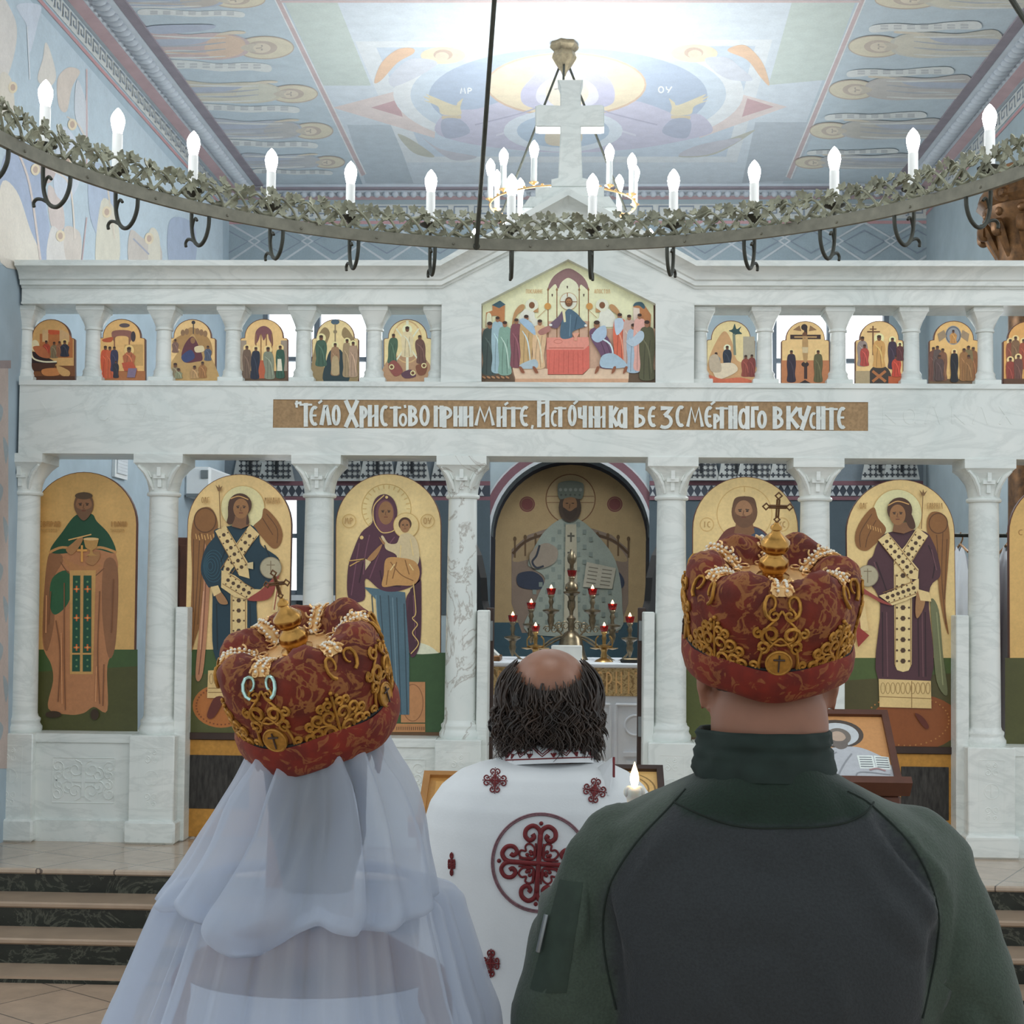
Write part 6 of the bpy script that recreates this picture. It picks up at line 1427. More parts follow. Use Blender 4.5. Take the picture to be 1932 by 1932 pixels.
def make_crown(root):
    m = M(); m.grid(lambda u, v: csurf(2*pi*u, v), 96, 44, True); m.build('velvet_cap', 'velvet', root, smooth=180)
    # rolled velvet brim
    m = M(); P = [(.099, .0), (.107, .006), (.11, -.004), (.1085, -.02), (.104, -.034), (.098, -.04), (.093, -.034), (.093, -.004)]
    vs = []; n = 72
    for r, z in P:
        for i in range(n):
            a = 2*pi*i/n; q = 1+.018*noise.noise(Vector((2.5*math.cos(a), 2.5*math.sin(a), z*30)))+.006*math.sin(9*a+z*60)
            vs.append((r*q*math.cos(a), r*q*math.sin(a), z+.003*math.sin(5*a)))
    m.add(vs, [(j*n+i, j*n+(i+1) % n, ((j+1) % len(P))*n+(i+1) % n, ((j+1) % len(P))*n+i) for j in range(len(P)) for i in range(n)]); m.build('brim', 'velvet_plain', root, smooth=70)
    m = M(); m.tube([(.1045*math.cos(2*pi*i/72), .1045*math.sin(2*pi*i/72), .0045) for i in range(72)], .0022, 6, True); m.build('seam_gap_shade', 'wood_black', root, smooth=180)  # dark ring put in for the shaded gap between cap and brim
    # gold thread: scrolls, palmettes, medallions mapped on the cap
    def pt(a0, x, z, off=.0022):                       # x along the rim in metres, z up
        s = (z+.004)/.1*.42; return csurf(a0+x/.105, max(0, min(.95, s)), off)
    g = M()
    def curl(a0, x, z, r, sx=1, sz=1, w=.0016, turns=1.2, st=-90):
        pts = []
        for i in range(14):
            t = i/13; th = math.radians(st)+t*turns*2*pi; rr = r*(1-.72*t); pts.append(pt(a0, x+sx*rr*math.cos(th), z+sz*rr*math.sin(th)))
        g.tube(pts, [w*(1.25-.5*abs(i/13-.5)) for i in range(14)], 5)
    for i in range(8):
        a0 = -pi/2+i*pi/4
        if i % 2 == 0:
            for sx in (-1, 1):
                g.tube(cat([pt(a0, sx*.0, .0), pt(a0, sx*.02, .002), pt(a0, sx*.0235, .016), pt(a0, sx*.021, .03), pt(a0, sx*.026, .033)], 4, False), .002, 6)
                curl(a0, sx*.012, .05, .012, sx, 1, .0024); curl(a0, sx*.02, .036, .008, -sx, 1, .002); curl(a0, sx*.026, .052, .006, sx, -1, .002); curl(a0, sx*.03, .012, .006, -sx, 1, .002); curl(a0, sx*.009, .074, .008, sx, -1, .0018)
                g.tube(cat([pt(a0, 0, .038), pt(a0, sx*.012, .042), pt(a0, sx*.018, .056), pt(a0, sx*.008, .068), pt(a0, 0, .08)], 4, False), .0018, 6)
            g.tube(cat([pt(a0, -.012, .036), pt(a0, 0, .046), pt(a0, .012, .036)], 5, False), .002, 6)
        else:
            for sx in (-1, 1):
                for x, z, r in ((.011, .011, .0105), (.027, .013, .0095), (.009, .03, .0095), (.023, .031, .008), (.007, .045, .006), (.037, .01, .0075), (.034, .026, .006), (.016, .044, .005)):
                    curl(a0, sx*x, z, r, sx, 1, .0021)
                g.tube(cat([pt(a0, 0, .002), pt(a0, sx*.008, .018), pt(a0, sx*.022, .022), pt(a0, sx*.03, .018), pt(a0, sx*.036, .024)], 4, False), .0017, 5)
            g.tube([pt(a0, 0, .0), pt(a0, 0, .02), pt(a0, 0, .054)], .002, 5)
            for x, z in ((0, .058), (-.006, .053), (.006, .053)): g.ball(pt(a0, x, z), .0028, nu=8, nv=6)
    for i in range(72): g.ball(csurf(2*pi*i/72, .012, .001), .0022, nu=6, nv=4)
    g.build('gold_embroidery', 'gold_thread', root, smooth=60)
    for i in range(0, 8, 2):
        a0 = -pi/2+i*pi/4; c = pt(a0, 0, .017, .003); n_ = Vector((math.cos(a0), math.sin(a0), 0)); mt = n_.to_track_quat('Z', 'Y').to_matrix()
        md = M(); md.lathe([(.0165, -.003), (.0165, .0012), (.0148, .0022), (.0138, .0012), (.001, .0018)], 24, c, mtx=mt)
        o = md.build('medallion', 'gold_thread', root, smooth=40)
        q = M(); e = Vector((-n_.y, n_.x, 0)); u = Vector((0, 0, 1))
        for p0, p1 in ((-.0105, .011),): q.tube([c+n_*.003+u*p0, c+n_*.003+u*p1], .0011, 6)
        q.tube([c+n_*.003+u*.005-e*.007, c+n_*.003+u*.005+e*.007], .0011, 6)
        q.build('cross', 'wood_dark', o)
    # six ribs with pearls running from the rim to the star plate
    for i in range(6):
        a0 = pi/6+i*pi/3; r_ = M(); N = 16
        def rib(u, v_):
            s = .44+v_*.42; wd = (.012-.006*v_)*(1+.25*math.sin(v_*9))
            return csurf(a0+(u-.5)*2*wd/max(.03, cprof(s)[0]), s, .003-.002*abs(u-.5)*2)
        r_.grid(rib, 4, N)
        for sx in (-1, 1):
            for t in range(4):
                s = .46+.1*t; rr = max(.03, cprof(s)[0])
                r_.tube([csurf(a0+sx*(.008+.006*(1-.06*j)*math.cos(j*.55))/rr, s+.045*(1-.06*j)*math.sin(j*.55), .0035) for j in range(11)], .0015, 5)
        o = r_.build('rib', 'gold_pale', root, smooth=60)
        pl = M()
        for t in range(9):
            s = .47+.036*t; rr = max(.03, cprof(s)[0])
            for sx in (-1, 1): pl.ball(csurf(a0+sx*.0055/rr, s, .0055), .0021, nu=8, nv=6)
        pl.build('pearls', 'pearl', o, smooth=180)
        # side scroll pair in pale metal hanging at the shoulder of each rib
        q = M()
        for sx in (-1, 1): q.tube([csurf(a0+sx*(.013+.009*(1-.055*j)*math.cos(-1.5+j*.55))/.1, .385+.07*(1-.055*j)*math.sin(-1.5+j*.55), .003) for j in range(12)], [.0026-.0001*j for j in range(12)], 6)
        q.build('scroll', 'crystal' if i == 4 else 'gold_thread', root, smooth=60)
    # star plate in the hollow of the top
    m = M(); n = 60; vs = [Vector((0, 0, .0875))]
    for r_, z in ((1, .086), (1, .0825)):
        for i in range(n):
            a = 2*pi*i/n; q = (.05+.008*abs(math.cos(3*(a-pi/6)))**.6+.0025*math.sin(18*a)); vs.append(Vector((q*r_*math.cos(a), q*r_*math.sin(a), z)))
    m.add(vs, [(0, 1+i, 1+(i+1) % n) for i in range(n)]+[(1+i, 1+n+i, 1+n+(i+1) % n, 1+(i+1) % n) for i in range(n)])
    for i in range(12):
        a = 2*pi*(i+.5)/12; m.tube([(.046*math.cos(a)+.006*math.cos(t*2*pi/10), .046*math.sin(a)+.006*math.sin(t*2*pi/10), .0885) for t in range(10)], .0012, 5, True)
    m.build('star_plate', 'gold_pale', root, smooth=30)
    pl = M()
    for i in range(6):
        a = pi/6+i*pi/3
        for dx, dy in ((.044, 0), (.049, .004), (.049, -.004), (.054, 0)): pl.ball((dx*math.cos(a)-dy*math.sin(a), dx*math.sin(a)+dy*math.cos(a), .0895), .0022, nu=8, nv=6)
    pl.build('pearls', 'pearl', root, smooth=180)
    # turned finial with two bulbs, then the cross
    m = M(); fn = lambda a, z: 1+.05*abs(math.cos(4*a))
    F = lambda L: [(r*.95, .086+(z-.099)*.86) for r, z in L]
    m.lathe(F([(.02, .099), (.021, .102), (.014, .105), (.0135, .108), (.018, .112), (.0195, .119), (.0185, .127), (.0115, .133), (.0105, .136), (.016, .140), (.019, .147), (.0185, .155), (.012, .162), (.0065, .168), (.0055, .172), (.008, .174), (.0075, .178), (.004, .181), (.0025, .184)]), 32, fn=fn)
    m.build('finial', 'gold', root, smooth=50)
    m = M(); z0 = .159; pts = lambda L: [Vector((x, 0, z0+z)) for x, z in L]
    def dia(x, z, s): m.tube(pts([(x-s, z), (x, z+s), (x+s, z), (x, z-s)]), .0013, 6, True)
    for s in (-1, 1): m.tube(pts([(s*.0014, .006), (s*.0014, .03)]), .0013, 6)
    m.tube(pts([(-.011, .0215), (.011, .0215)]), .0013, 6); m.tube(pts([(-.011, .0188), (.011, .0188)]), .0013, 6)
    dia(0, .0035, .0036); dia(0, .0345, .0042); dia(-.0145, .0202, .0042); dia(.0145, .0202, .0042)
    m.build('cross', 'gold_carved', root, smooth=60)
q = at(1449, 1207, 1.80)
CR1 = thing('wedding_crown', 'crimson velvet and gold crown worn upright by the man in the green jacket', 'crown', (0, 0, 0), 'wedding crowns')
make_crown(CR1)
CR1.scale = (.94, .94, .94)
CR2 = dup(CR1)
CR1.location = q; CR1.rotation_euler = Matrix.Rotation(math.radians(1), 3, 'Y').to_4x4().to_3x3().__matmul__(Matrix.Rotation(math.radians(22), 3, 'X')).to_euler()
q = at(596, 1338, 1.80)
CR2.location = q
CR2.rotation_euler = (Matrix.Rotation(math.radians(-14), 3, 'Y') @ Matrix.Rotation(math.radians(22), 3, 'X') @ Matrix.Rotation(math.radians(-22), 3, 'Z')).to_euler()
for o_ in CR1.children:
    if o_.name.startswith('scroll') and o_.data.materials[0] == MATS['crystal']: o_.material_slots[0].link = 'OBJECT'; o_.material_slots[0].material = MATS['gold_thread']
CR2['label'] = 'crimson velvet and gold crown leaning left on the white veil of the bride'
# ================================================================= people
simple('skin', '#94664f', .55, vary=.08, scale=20, Subsurface_Weight=.1)
simple('skin_scalp', '#92654e', .36, vary=.1, scale=25, Subsurface_Weight=.1)
simple('hair_dark', '#241a14', .6, vary=.4, scale=60)
simple('hair_brown', '#2e2016', .4, vary=.75, scale=22)
simple('eye_white', '#e8e4de', .2, vary=.02)
simple('trousers', '#3a4238', .85, vary=.15)
simple('boots', '#1c1a18', .5, vary=.2)
k = NT('white_vestment'); v = k.coord(); k.color(k.ramp(k.noise(v, 6), [(.3, hx('#d6dadc')), (.7, hx('#e2e5e6'))])); k.set(Roughness=.75, Sheen_Weight=.15); k.bump(k.noise(v, 240, 2), .12, .002)
simple('red_embroidery', '#6e1a1e', .7, vary=.2, scale=90)
simple('rope_embroidery', '#7c5a60', .7, vary=.3, scale=200)
k = NT('veil'); v = k.coord()
k.color(k.ramp(k.noise(v, 5), [(.3, hx('#d6dfec')), (.7, hx('#e2e9f4'))])); k.set(Roughness=.7, Sheen_Weight=.2, Transmission_Weight=0.0)
tr = k.n('BsdfTranslucent'); tr.inputs[0].default_value = (*hx('#cdd8ea'), 1); mx = k.n('MixShader'); mx.inputs[0].default_value = .48
out = [n for n in k.t.nodes if n.type == 'OUTPUT_MATERIAL'][0]; k.l(k.b.outputs[0], mx.inputs[1]); k.l(tr.outputs[0], mx.inputs[2])
tp = k.n('BsdfTransparent'); m2 = k.n('MixShader'); m2.inputs[0].default_value = .36
k.l(mx.outputs[0], m2.inputs[1]); k.l(tp.outputs[0], m2.inputs[2]); k.l(m2.outputs[0], out.inputs[0])
simple('dress_white', '#d4d9e2', .7, vary=.04)
k = NT('jacket'); a = k.n('Attribute', attribute_name='Col'); v = k.coord(); n = k.noise(v, 320, 2)
k.color(k.mix(1.0, a.outputs[0], k.ramp(n, [(.3, (.8, .8, .8)), (.7, (1.15, 1.15, 1.15))]), 'MULTIPLY')); k.set(Roughness=.8, Sheen_Weight=.12)
k.bump(k.mix(.5, k.noise(v, 17, 5, .62, .6), n), .32, .006)
def caps(m, p0, p1, r0, r1, n=16):
    """tapered limb with rounded ends"""
    p0, p1 = Vector(p0), Vector(p1); d = p1-p0; L = d.length or 1e-6; q = d.to_track_quat('Z', 'Y').to_matrix(); prof = []
    for i in range(6): t = pi/2*(1-i/5); prof.append((max(1e-4, r0*math.cos(t)), -r0*math.sin(t)))
    for i in range(1, 6): t = pi/2*i/5; prof.append((max(1e-4, r1*math.cos(t)), L+r1*math.sin(t)))
    m.lathe(prof, n, p0, mtx=q)
def melt(m, voxel, smooth, name, mats, parent, relax=.5):
    """fuse overlapping shapes of one body or garment into one continuous surface"""
    me = bpy.data.meshes.new('t'); me.from_pydata([tuple(q) for q in m.v], [], m.f); me.update()
    o = bpy.data.objects.new('t', me); COL.objects.link(o)
    r = o.modifiers.new('r', 'REMESH'); r.mode = 'VOXEL'; r.voxel_size = voxel
    s = o.modifiers.new('s', 'SMOOTH'); s.factor = relax; s.iterations = smooth
    dg = bpy.context.evaluated_depsgraph_get(); e = o.evaluated_get(dg); src = e.to_mesh()
    vs = [v.co.copy() for v in src.vertices]; fs = [tuple(p.vertices) for p in src.polygons]
    e.to_mesh_clear(); bpy.data.objects.remove(o); bpy.data.meshes.remove(me)
    q = M(); q.add(vs, fs); return q
def finger(m, base, d, up, L, r, curl):
    d = d.normalized(); up = up.normalized(); p = Vector(base); ang = 0
    for i, f in enumerate((.45, .32, .23)):
        ang += curl; dd = d*math.cos(ang)-up*math.sin(ang); q = p+dd*L*f; caps(m, p, q, r*(1-.1*i), r*(.92-.1*i), 10); p = q
def hand_(m, w, d, up, side, curl=.5, s=1.0):
    """palm and five fingers: w wrist, d pointing along the hand, up = back of the hand, side = thumb side"""
    d, up, side = d.normalized(), up.normalized(), side.normalized()
    for t in (-.03, -.01, .01, .03): caps(m, w+side*t*.7*s, w+d*.085*s+side*t*s, .013*s, .0125*s, 10)
    for t, L in ((.031, .07), (.0105, .08), (-.0105, .074), (-.031, .058)): finger(m, w+d*.085*s+side*t*s, d-side*(-t*1.2), up, L*s, .0092*s, curl)
    b = w+d*.03*s+side*.032*s; q = b+(d*.55+side*.75-up*.2).normalized()*.036*s; caps(m, b, q, .012*s, .0105*s, 10); q2 = q+(d*.8+side*.2-up*.35*curl*2).normalized()*.034*s; caps(m, q, q2, .0105*s, .009*s, 10)
def head_(m, c, s=1.0, tilt=0, yaw=0):
    """skull, jaw, nose, brow, ears, mouth; faces +Y away from the camera"""
    R = Matrix.Rotation(yaw, 3, 'Z') @ Matrix.Rotation(tilt, 3, 'X'); c = Vector(c)
    B = lambda p, r, sc: m.ball(c+R @ (Vector(p)*s), r*s, sc, 20, 14, mtx=R)
    B((0, -.006, .03), .078, (1, 1.2, 1.05)); B((0, .03, -.03), .062, (.95, 1.0, 1.15)); B((0, .052, -.085), .036, (1, .9, .75))
    caps(m, c+R @ Vector((0, .092, .008))*s, c+R @ Vector((0, .112, -.026))*s, .008*s, .0125*s, 10)
    for sx in (-1, 1):
        B((sx*.011, .102, -.03), .008, (1, 1, .8)); B((sx*.03, .076, .022), .016, (1.4, .7, .5)); B((sx*.045, .06, -.03), .022, (.8, .9, .8))
        B((sx*.079, -.004, -.012), .026, (.32, .62, 1.15)); B((sx*.079, .0, -.04), .012, (.5, .7, 1))
    B((0, .092, -.056), .012, (1.6, .6, .45)); B((0, .091, -.064), .012, (1.4, .6, .45))
    return R
def eyes_(par, c, R, s=1.0):
    for sx in (-1, 1):
        e = M(); e.ball(Vector(c)+R @ (Vector((sx*.03, .078, .004))*s), .0115*s, nu=12, nv=8); o = e.build('eye', 'eye_white', par)
        i = M(); i.ball(Vector(c)+R @ (Vector((sx*.03, .0865, .004))*s), .0048*s, nu=10, nv=6); i.build('iris', 'hair_dark', o)
def legs_(m, x, y, hip, w=.1, r=(.085, .055, .04), foot=True):
    for sx in (-1, 1):
        h = Vector((x+sx*w, y, hip)); k_ = Vector((x+sx*w*1.05, y+.015, hip*.52)); an = Vector((x+sx*w*1.05, y-.01, .08))
        caps(m, h, k_, r[0], r[1]); caps(m, k_, an, r[1], r[2])
        if foot: caps(m, an+Vector((0, -.02, -.035)), an+Vector((sx*.02, .15, -.045)), .038, .032)
# ---------------------------------------------------------------- man in the green jacket
mx_, my_ = .234, 1.84
MAN = thing('person', 'man in a green and charcoal jacket under the upright red crown, seen from behind', 'person', (mx_, my_, 0))
def mp(px, py, Y=1.84): return at(px, py, Y)
hc = mp(1447, 1262); hc.y = 1.835
b = M(); Rm = head_(b, hc, 1.0)
caps(b, (hc.x, hc.y-.02, hc.z-.06), (hc.x, hc.y-.025, 1.5), .071, .074, 24)
sh = 1.475
for sx in (-1, 1):
    caps(b, (mx_+sx*.05, my_, 1.49), (mx_+sx*.19, my_, sh), .06, .055)
    caps(b, (mx_+sx*.09, my_, 1.38), (mx_+sx*.07, my_, 1.0), .1, .1)
Lsh, Lel, Lwr = Vector((mx_-.2, my_, sh-.01)), Vector((mx_-.275, my_+.06, 1.17)), Vector((mx_-.14, my_+.27, 1.3))
Rsh, Rel, Rwr = Vector((mx_+.2, my_, sh-.01)), Vector((mx_+.29, my_-.01, 1.16)), Vector((mx_+.28, my_+.08, .9))
for s_, e_, w_ in ((Lsh, Lel, Lwr), (Rsh, Rel, Rwr)): caps(b, s_, e_, .052, .042); caps(b, e_, w_, .042, .028)
CND = at(1197, 1492, 2.13)
cd = Vector((CND.x, CND.y, 1.33))
hd = (cd+Vector((-.05, -.035, -.04))-Lwr)
hand_(b, Lwr, Vector((.75, .35, .1)), Vector((-.3, .9, .2)), Vector((-.1, 0, 1)), .85)
hand_(b, Rwr, Vector((-.05, .1, -1)), Vector((1, 0, 0)), Vector((0, 1, 0)), .35)
legs_(b, mx_, my_, .98)
caps(b, (mx_-.08, my_, .98), (mx_+.08, my_, .98), .1, .1)
melt(b, .006, 4, '', '', None).build('body', 'skin', MAN, smooth=180)
eyes_(MAN, hc, Rm)
h = M(); h.ball(hc+Vector((0, -.012, .03)), .083, (1, 1.18, 1.02), 28, 18); h.build('hair', 'hair_dark', MAN, smooth=180)
# jacket
j = M()
def sect(px0, px1, py, Y=1.84, d=.12): p0, p1 = at(px0, py, Y), at(px1, py, Y); return p0, p1
rings = [(1360, 1538, 1410, .07, 0), (1345, 1550, 1440, .077, .0), (1262, 1632, 1484, .105, 0), (1186, 1712, 1522, .118, 0), (1130, 1772, 1556, .125, 0), (1105, 1800, 1600, .13, 0), (1110, 1800, 1680, .135, 0), (1128, 1788, 1760, .138, 0), (1150, 1765, 1850, .135, 0), (1165, 1750, 1932, .128, 0), (1175, 1740, 2060, .122, 0), (1160, 1755, 2300, .13, 0), (1150, 1765, 2440, .132, 0)]
vs = []; n = 40
for x0, x1, y, d, _ in rings:
    p0, p1 = at(x0, y, 1.84), at(x1, y, 1.84); c = (p0+p1)/2; hw = (p1.x-p0.x)/2
    for i in range(n):
        a = 2*pi*i/n; ca, sa = math.cos(a), math.sin(a)
        vs.append((c.x+hw*math.copysign(abs(ca)**.8, ca), (1.812 if y < 1460 else 1.83 if y < 1500 else 1.845)+d*math.copysign(abs(sa)**.75, sa)-(.012 if y > 1600 else 0), c.z))
nr = len(rings)
j.add(vs, [(k_*n+i, k_*n+(i+1) % n, (k_+1)*n+(i+1) % n, (k_+1)*n+i) for k_ in range(nr-1) for i in range(n)]+[tuple(range(n)), tuple(range((nr-1)*n, nr*n))])
JL = [at(1170, 1598, 1.84), at(1138, 1650, 1.84), at(1105, 1760, 1.83), at(1070, 1900, 1.83), at(1045, 2080, 1.86)]
JR = [at(1722, 1598, 1.84), at(1750, 1650, 1.84), at(1800, 1760, 1.83), at(1838, 1900, 1.82), at(1862, 2080, 1.82)]
for L, rs in ((JL, (.055, .06, .065, .068, .066)), (JR, (.053, .058, .06, .06, .06))):
    for i in range(len(L)-1): caps(j, L[i], L[i+1], rs[i], rs[i+1])
caps(j, JL[-1], Vector((mx_-.15, my_+.25, 1.295)), .062, .045); caps(j, JR[-1], Vector((mx_+.285, my_+.075, .93)), .056, .042)
jm = melt(j, .009, 7, '', '', None)
# cloth folds pressed into the surface
nv = []
FOLDS = []
for a, b, am, wd in (((1640, 1548), (1790, 1760), .007, .008), (1 and (1668, 1548), (1800, 1720), -.006, .008), ((1690, 1545), (1812, 1700), .006, .008), ((1600, 1600), (1740, 1790), .004, .012), ((1290, 1545), (1180, 1700), .005, .01), ((1120, 1650), (1165, 1900), -.010, .012), ((1105, 1640), (1070, 1900), .008, .014), ((1200, 1820), (1140, 1690), .005, .01), ((1030, 1700), (1000, 1850), .006, .01), ((1060, 1840), (1000, 1930), .006, .01), ((1150, 1560), (1080, 1610), .006, .01), ((1170, 1590), (1090, 1660), -.006, .009), ((1800, 1690), (1770, 1900), -.010, .012), ((1840, 1720), (1850, 1900), .006, .012), ((1830, 1640), (1870, 1800), .006, .01), ((1560, 1820), (1590, 1932), .004, .012), ((1360, 1840), (1340, 1932), .004, .012), ((1850, 1820), (1790, 1930), .006, .01)):
    A_, B_ = at(*a, 1.72), at(*b, 1.72); FOLDS.append(((A_.x, A_.z), (B_.x, B_.z), am, wd))
for q in jm.v:
    q = Vector(q); f = noise.noise(Vector((q.x*9, q.y*5, q.z*4)))*.007+noise.noise(Vector((q.x*26, q.y*12, q.z*9+3)))*.0035
    arm = max(0, min(1, (abs(q.x-mx_-.002)-.2)/.05)); f *= (.7+.9*arm)
    wr = 1-abs(noise.noise(Vector((q.x*13+q.z*6, q.y*8, q.z*9-q.x*5)))); f -= (.0035+.006*arm)*max(0, wr-.55)**2*5
    if q.y < 1.85:
        for (xa, za_), (xb, zb_), am, wd in FOLDS:
            t = max(0, min(1, ((q.x-xa)*(xb-xa)+(q.z-za_)*(zb_-za_))/((xb-xa)**2+(zb_-za_)**2))); dd = math.hypot(q.x-xa-(xb-xa)*t, q.z-za_-(zb_-za_)*t)
            f += 1.35*am*math.exp(-(dd/wd)**2)*math.sin(pi*(.1+.8*t))
    sgn = q-Vector((mx_ if not arm else (mx_+math.copysign(.265, q.x-mx_)), 1.84, q.z)); sgn.z = 0
    if sgn.length > 1e-4: q = q+sgn.normalized()*f
    nv.append(tuple(q))
jm.v = nv
yoke = [(q.x, q.z) for q in (at(x, y, 1.72) for x, y in ((1345, 1440), (1560, 1440), (1668, 1520), (1655, 1540), (1600, 1553), (1480, 1562), (1380, 1558), (1290, 1540), (1272, 1520)))]
bl = [(q.z, q.x) for q in (at(x, y, 1.72) for x, y in ((1300, 1500), (1268, 1530), (1200, 1600), (1150, 1690), (1140, 1800), (1165, 1932), (1170, 2500)))]
br = [(q.z, q.x) for q in (at(x, y, 1.72) for x, y in ((1610, 1500), (1660, 1530), (1735, 1610), (1780, 1720), (1778, 1820), (1750, 1932), (1740, 2500)))]
bl = [(p.x, p.y) for p in cat([(a, b, 0) for a, b in bl], 6, False)]; br = [(p.x, p.y) for p in cat([(a, b, 0) for a, b in br], 6, False)]
def lerp_edge(E_, z):
    if z >= E_[0][0]: return E_[0][1]
    for (z0, x0), (z1, x1) in zip(E_, E_[1:]):
        if z1 <= z <= z0: t = (z0-z)/(z0-z1); return x0+(x1-x0)*t
    return E_[-1][1]
def inpoly(x, z, P):
    c = False
    for i in range(len(P)):
        (x0, z0), (x1, z1) = P[i-1], P[i]
        if (z0 > z) != (z1 > z) and x < (x1-x0)*(z-z0)/(z1-z0)+x0: c = not c
    return c
CG, CY, CB = hx('#3a473b'), hx('#0b2416'), hx('#2b2f31')
def jcol(q):
    x, y, z = q
    if y > 1.86: return CG
    if inpoly(x, z, yoke): return CY
    if lerp_edge(bl, z) < x < lerp_edge(br, z) and z < yoke[3][1]+.02: return CB
    return CG
vc = []
for q in jm.v:
    acc = Vector((0, 0, 0))
    for dx, dz in ((0, 0), (.004, 0), (-.004, 0), (0, .004), (0, -.004)): acc += Vector(jcol((q[0]+dx, q[1], q[2]+dz)))
    vc.append(acc/5)
jo = jm.build('jacket', 'jacket', MAN, smooth=180)
ca = jo.data.color_attributes.new('Col', 'FLOAT_COLOR', 'POINT')
ca.data.foreach_set('color', [c for q in vc for c in (*q, 1)])
# stand collar with soft wrinkles
def bandmesh(c, prof, n=64, ex=1.0, ey=1.0, wr=0):
    m = M(); vs = []
    for r, z, dy in prof:
        for i in range(n):
            a = 2*pi*i/n; w = wr*noise.noise(Vector((math.cos(a)*3, math.sin(a)*3, z*60)))
            vs.append((c.x+(r+w)*ex*math.cos(a), c.y+dy+(r+w)*ey*math.sin(a), z))
    m.add(vs, [(k_*n+i, k_*n+(i+1) % n, (k_+1)*n+(i+1) % n, (k_+1)*n+i) for k_ in range(len(prof)-1) for i in range(n)]); return m
def zc_(py): return at(1447, py, 1.75).z
cc = Vector((at(1447, 1400, 1.78).x, 1.815, 0))
pf = [(.072, zc_(1392), 0), (.075, zc_(1384), 0), (.079, zc_(1383), 0), (.082, zc_(1390), 0), (.081, zc_(1402), 0), (.0835, zc_(1410), 0), (.0805, zc_(1417), 0), (.084, zc_(1425), 0), (.0825, zc_(1436), 0), (.084, zc_(1446), 0), (.085, zc_(1460), 0), (.084, zc_(1475), .0)]
co = bandmesh(cc, pf, 64, 1.0, 1.0, .006); simple('jacket_collar', '#1c2b25', .85, vary=.2, scale=40); co.build('collar', 'jacket_collar', MAN, smooth=180)
# shoulder seams, sleeve pocket and zip laid on the jacket
bv = BVHTree.FromPolygons([tuple(q) for q in jm.v], jm.f)
def onto(px, py, Y=1.72, off=.002):
    p = at(px, py, Y); h_, n_, i_, d_ = bv.ray_cast(Vector((p.x, 0.6, p.z)), Vector((0, 1, 0)))
    if h_ is None: h_, n_, i_, d_ = bv.find_nearest(p)
    return h_+Vector((0, -off, 0))
simple('seam', '#1c261f', .9, vary=.2); simple('pocket_green', '#2e3b31', .85, vary=.2, scale=40)
for L in ([(1300, 1500), (1268, 1530), (1200, 1600), (1150, 1690), (1140, 1800), (1165, 1932)], [(1610, 1500), (1660, 1530), (1735, 1610), (1780, 1720), (1778, 1820), (1750, 1932)], [(1275, 1522), (1380, 1558), (1480, 1563), (1600, 1555), (1665, 1524)]):
    P = cat([(x, y, 0) for x, y in L], 6, False); m = M(); m.tube([onto(q.x, q.y, off=.0008) for q in P], .0012, 6); m.build('seam', 'seam', MAN, smooth=60)
m = M(); P = [(1052, 1668), (1098, 1672), (1085, 1800), (1062, 1880), (1000, 1872), (1018, 1780)]
g = []
for i in range(9):
    for jx in range(7):
        t = i/8; xl = 1055+(998-1055)*t; xr = 1100+(1068-1100)*t; q = onto(xl+(xr-xl)*jx/6, 1672+205*t, 1.76, .005 if 0 < i < 8 and 0 < jx < 6 else .001); g.append(q)
m.add(g, [(i*7+jx, i*7+jx+1, (i+1)*7+jx+1, (i+1)*7+jx) for i in range(8) for jx in range(6)]); pk = m.build('sleeve_pocket', 'pocket_green', MAN, smooth=60)
m = M(); m.tube([onto(1030, 1735, 1.76, .007), onto(1022, 1770, 1.76, .007), onto(1014, 1806, 1.76, .007)], .003, 6); m.build('zip', 'grey_metal', pk)
t = M(); legs_(t, mx_, my_, .98, .1, (.1, .075, .058), False); caps(t, (mx_-.08, my_, .98), (mx_+.08, my_, .98), .118, .118); melt(t, .012, 4, '', '', None).build('trousers', 'trousers', MAN, smooth=180)
for sx in (-1, 1):
    t = M(); caps(t, (mx_+sx*.105, my_-.03, .05), (mx_+sx*.125, my_+.15, .042), .05, .04); caps(t, (mx_+sx*.105, my_-.01, .06), (mx_+sx*.105, my_-.01, .16), .052, .052); t.box(mx_+sx*.112-.045, mx_+sx*.112+.045, my_-.075, my_+.185, 0, .02); melt(t, .008, 3, '', '', None).build('boot', 'boots', MAN, smooth=180)
# ---------------------------------------------------------------- lit candle
CN = thing('candle', 'slim lit beeswax candle whose flame shows just above the left green shoulder', 'candle', (CND.x, CND.y, CND.z-.27))
m = M(); m.lathe([(.0085, CND.z-.27), (.0095, CND.z-.02), (.012, CND.z-.008), (.013, CND.z), (.0105, CND.z+.004), (.004, CND.z-.002)], 16, (CND.x, CND.y, 0))
for dx in (-.007, .007): m.ball((CND.x+dx, CND.y, CND.z-.002), .0085, (1, 1, 1.1), 12, 8)
w = m.build('wax', 'wax', CN, smooth=180)
m = M(); m.tube([(CND.x, CND.y, CND.z-.004), (CND.x+.002, CND.y, CND.z+.006), (CND.x+.0035, CND.y, CND.z+.014)], .0013, 6); m.build('wick', 'wood_black', CN)
m = M(); m.lathe([(.0005, CND.z+.003), (.0045, CND.z+.008), (.0066, CND.z+.016), (.0055, CND.z+.025), (.0025, CND.z+.034), (.0004, CND.z+.041)], 14, (CND.x, CND.y, 0)); m.build('flame', 'flame', CN, smooth=180)
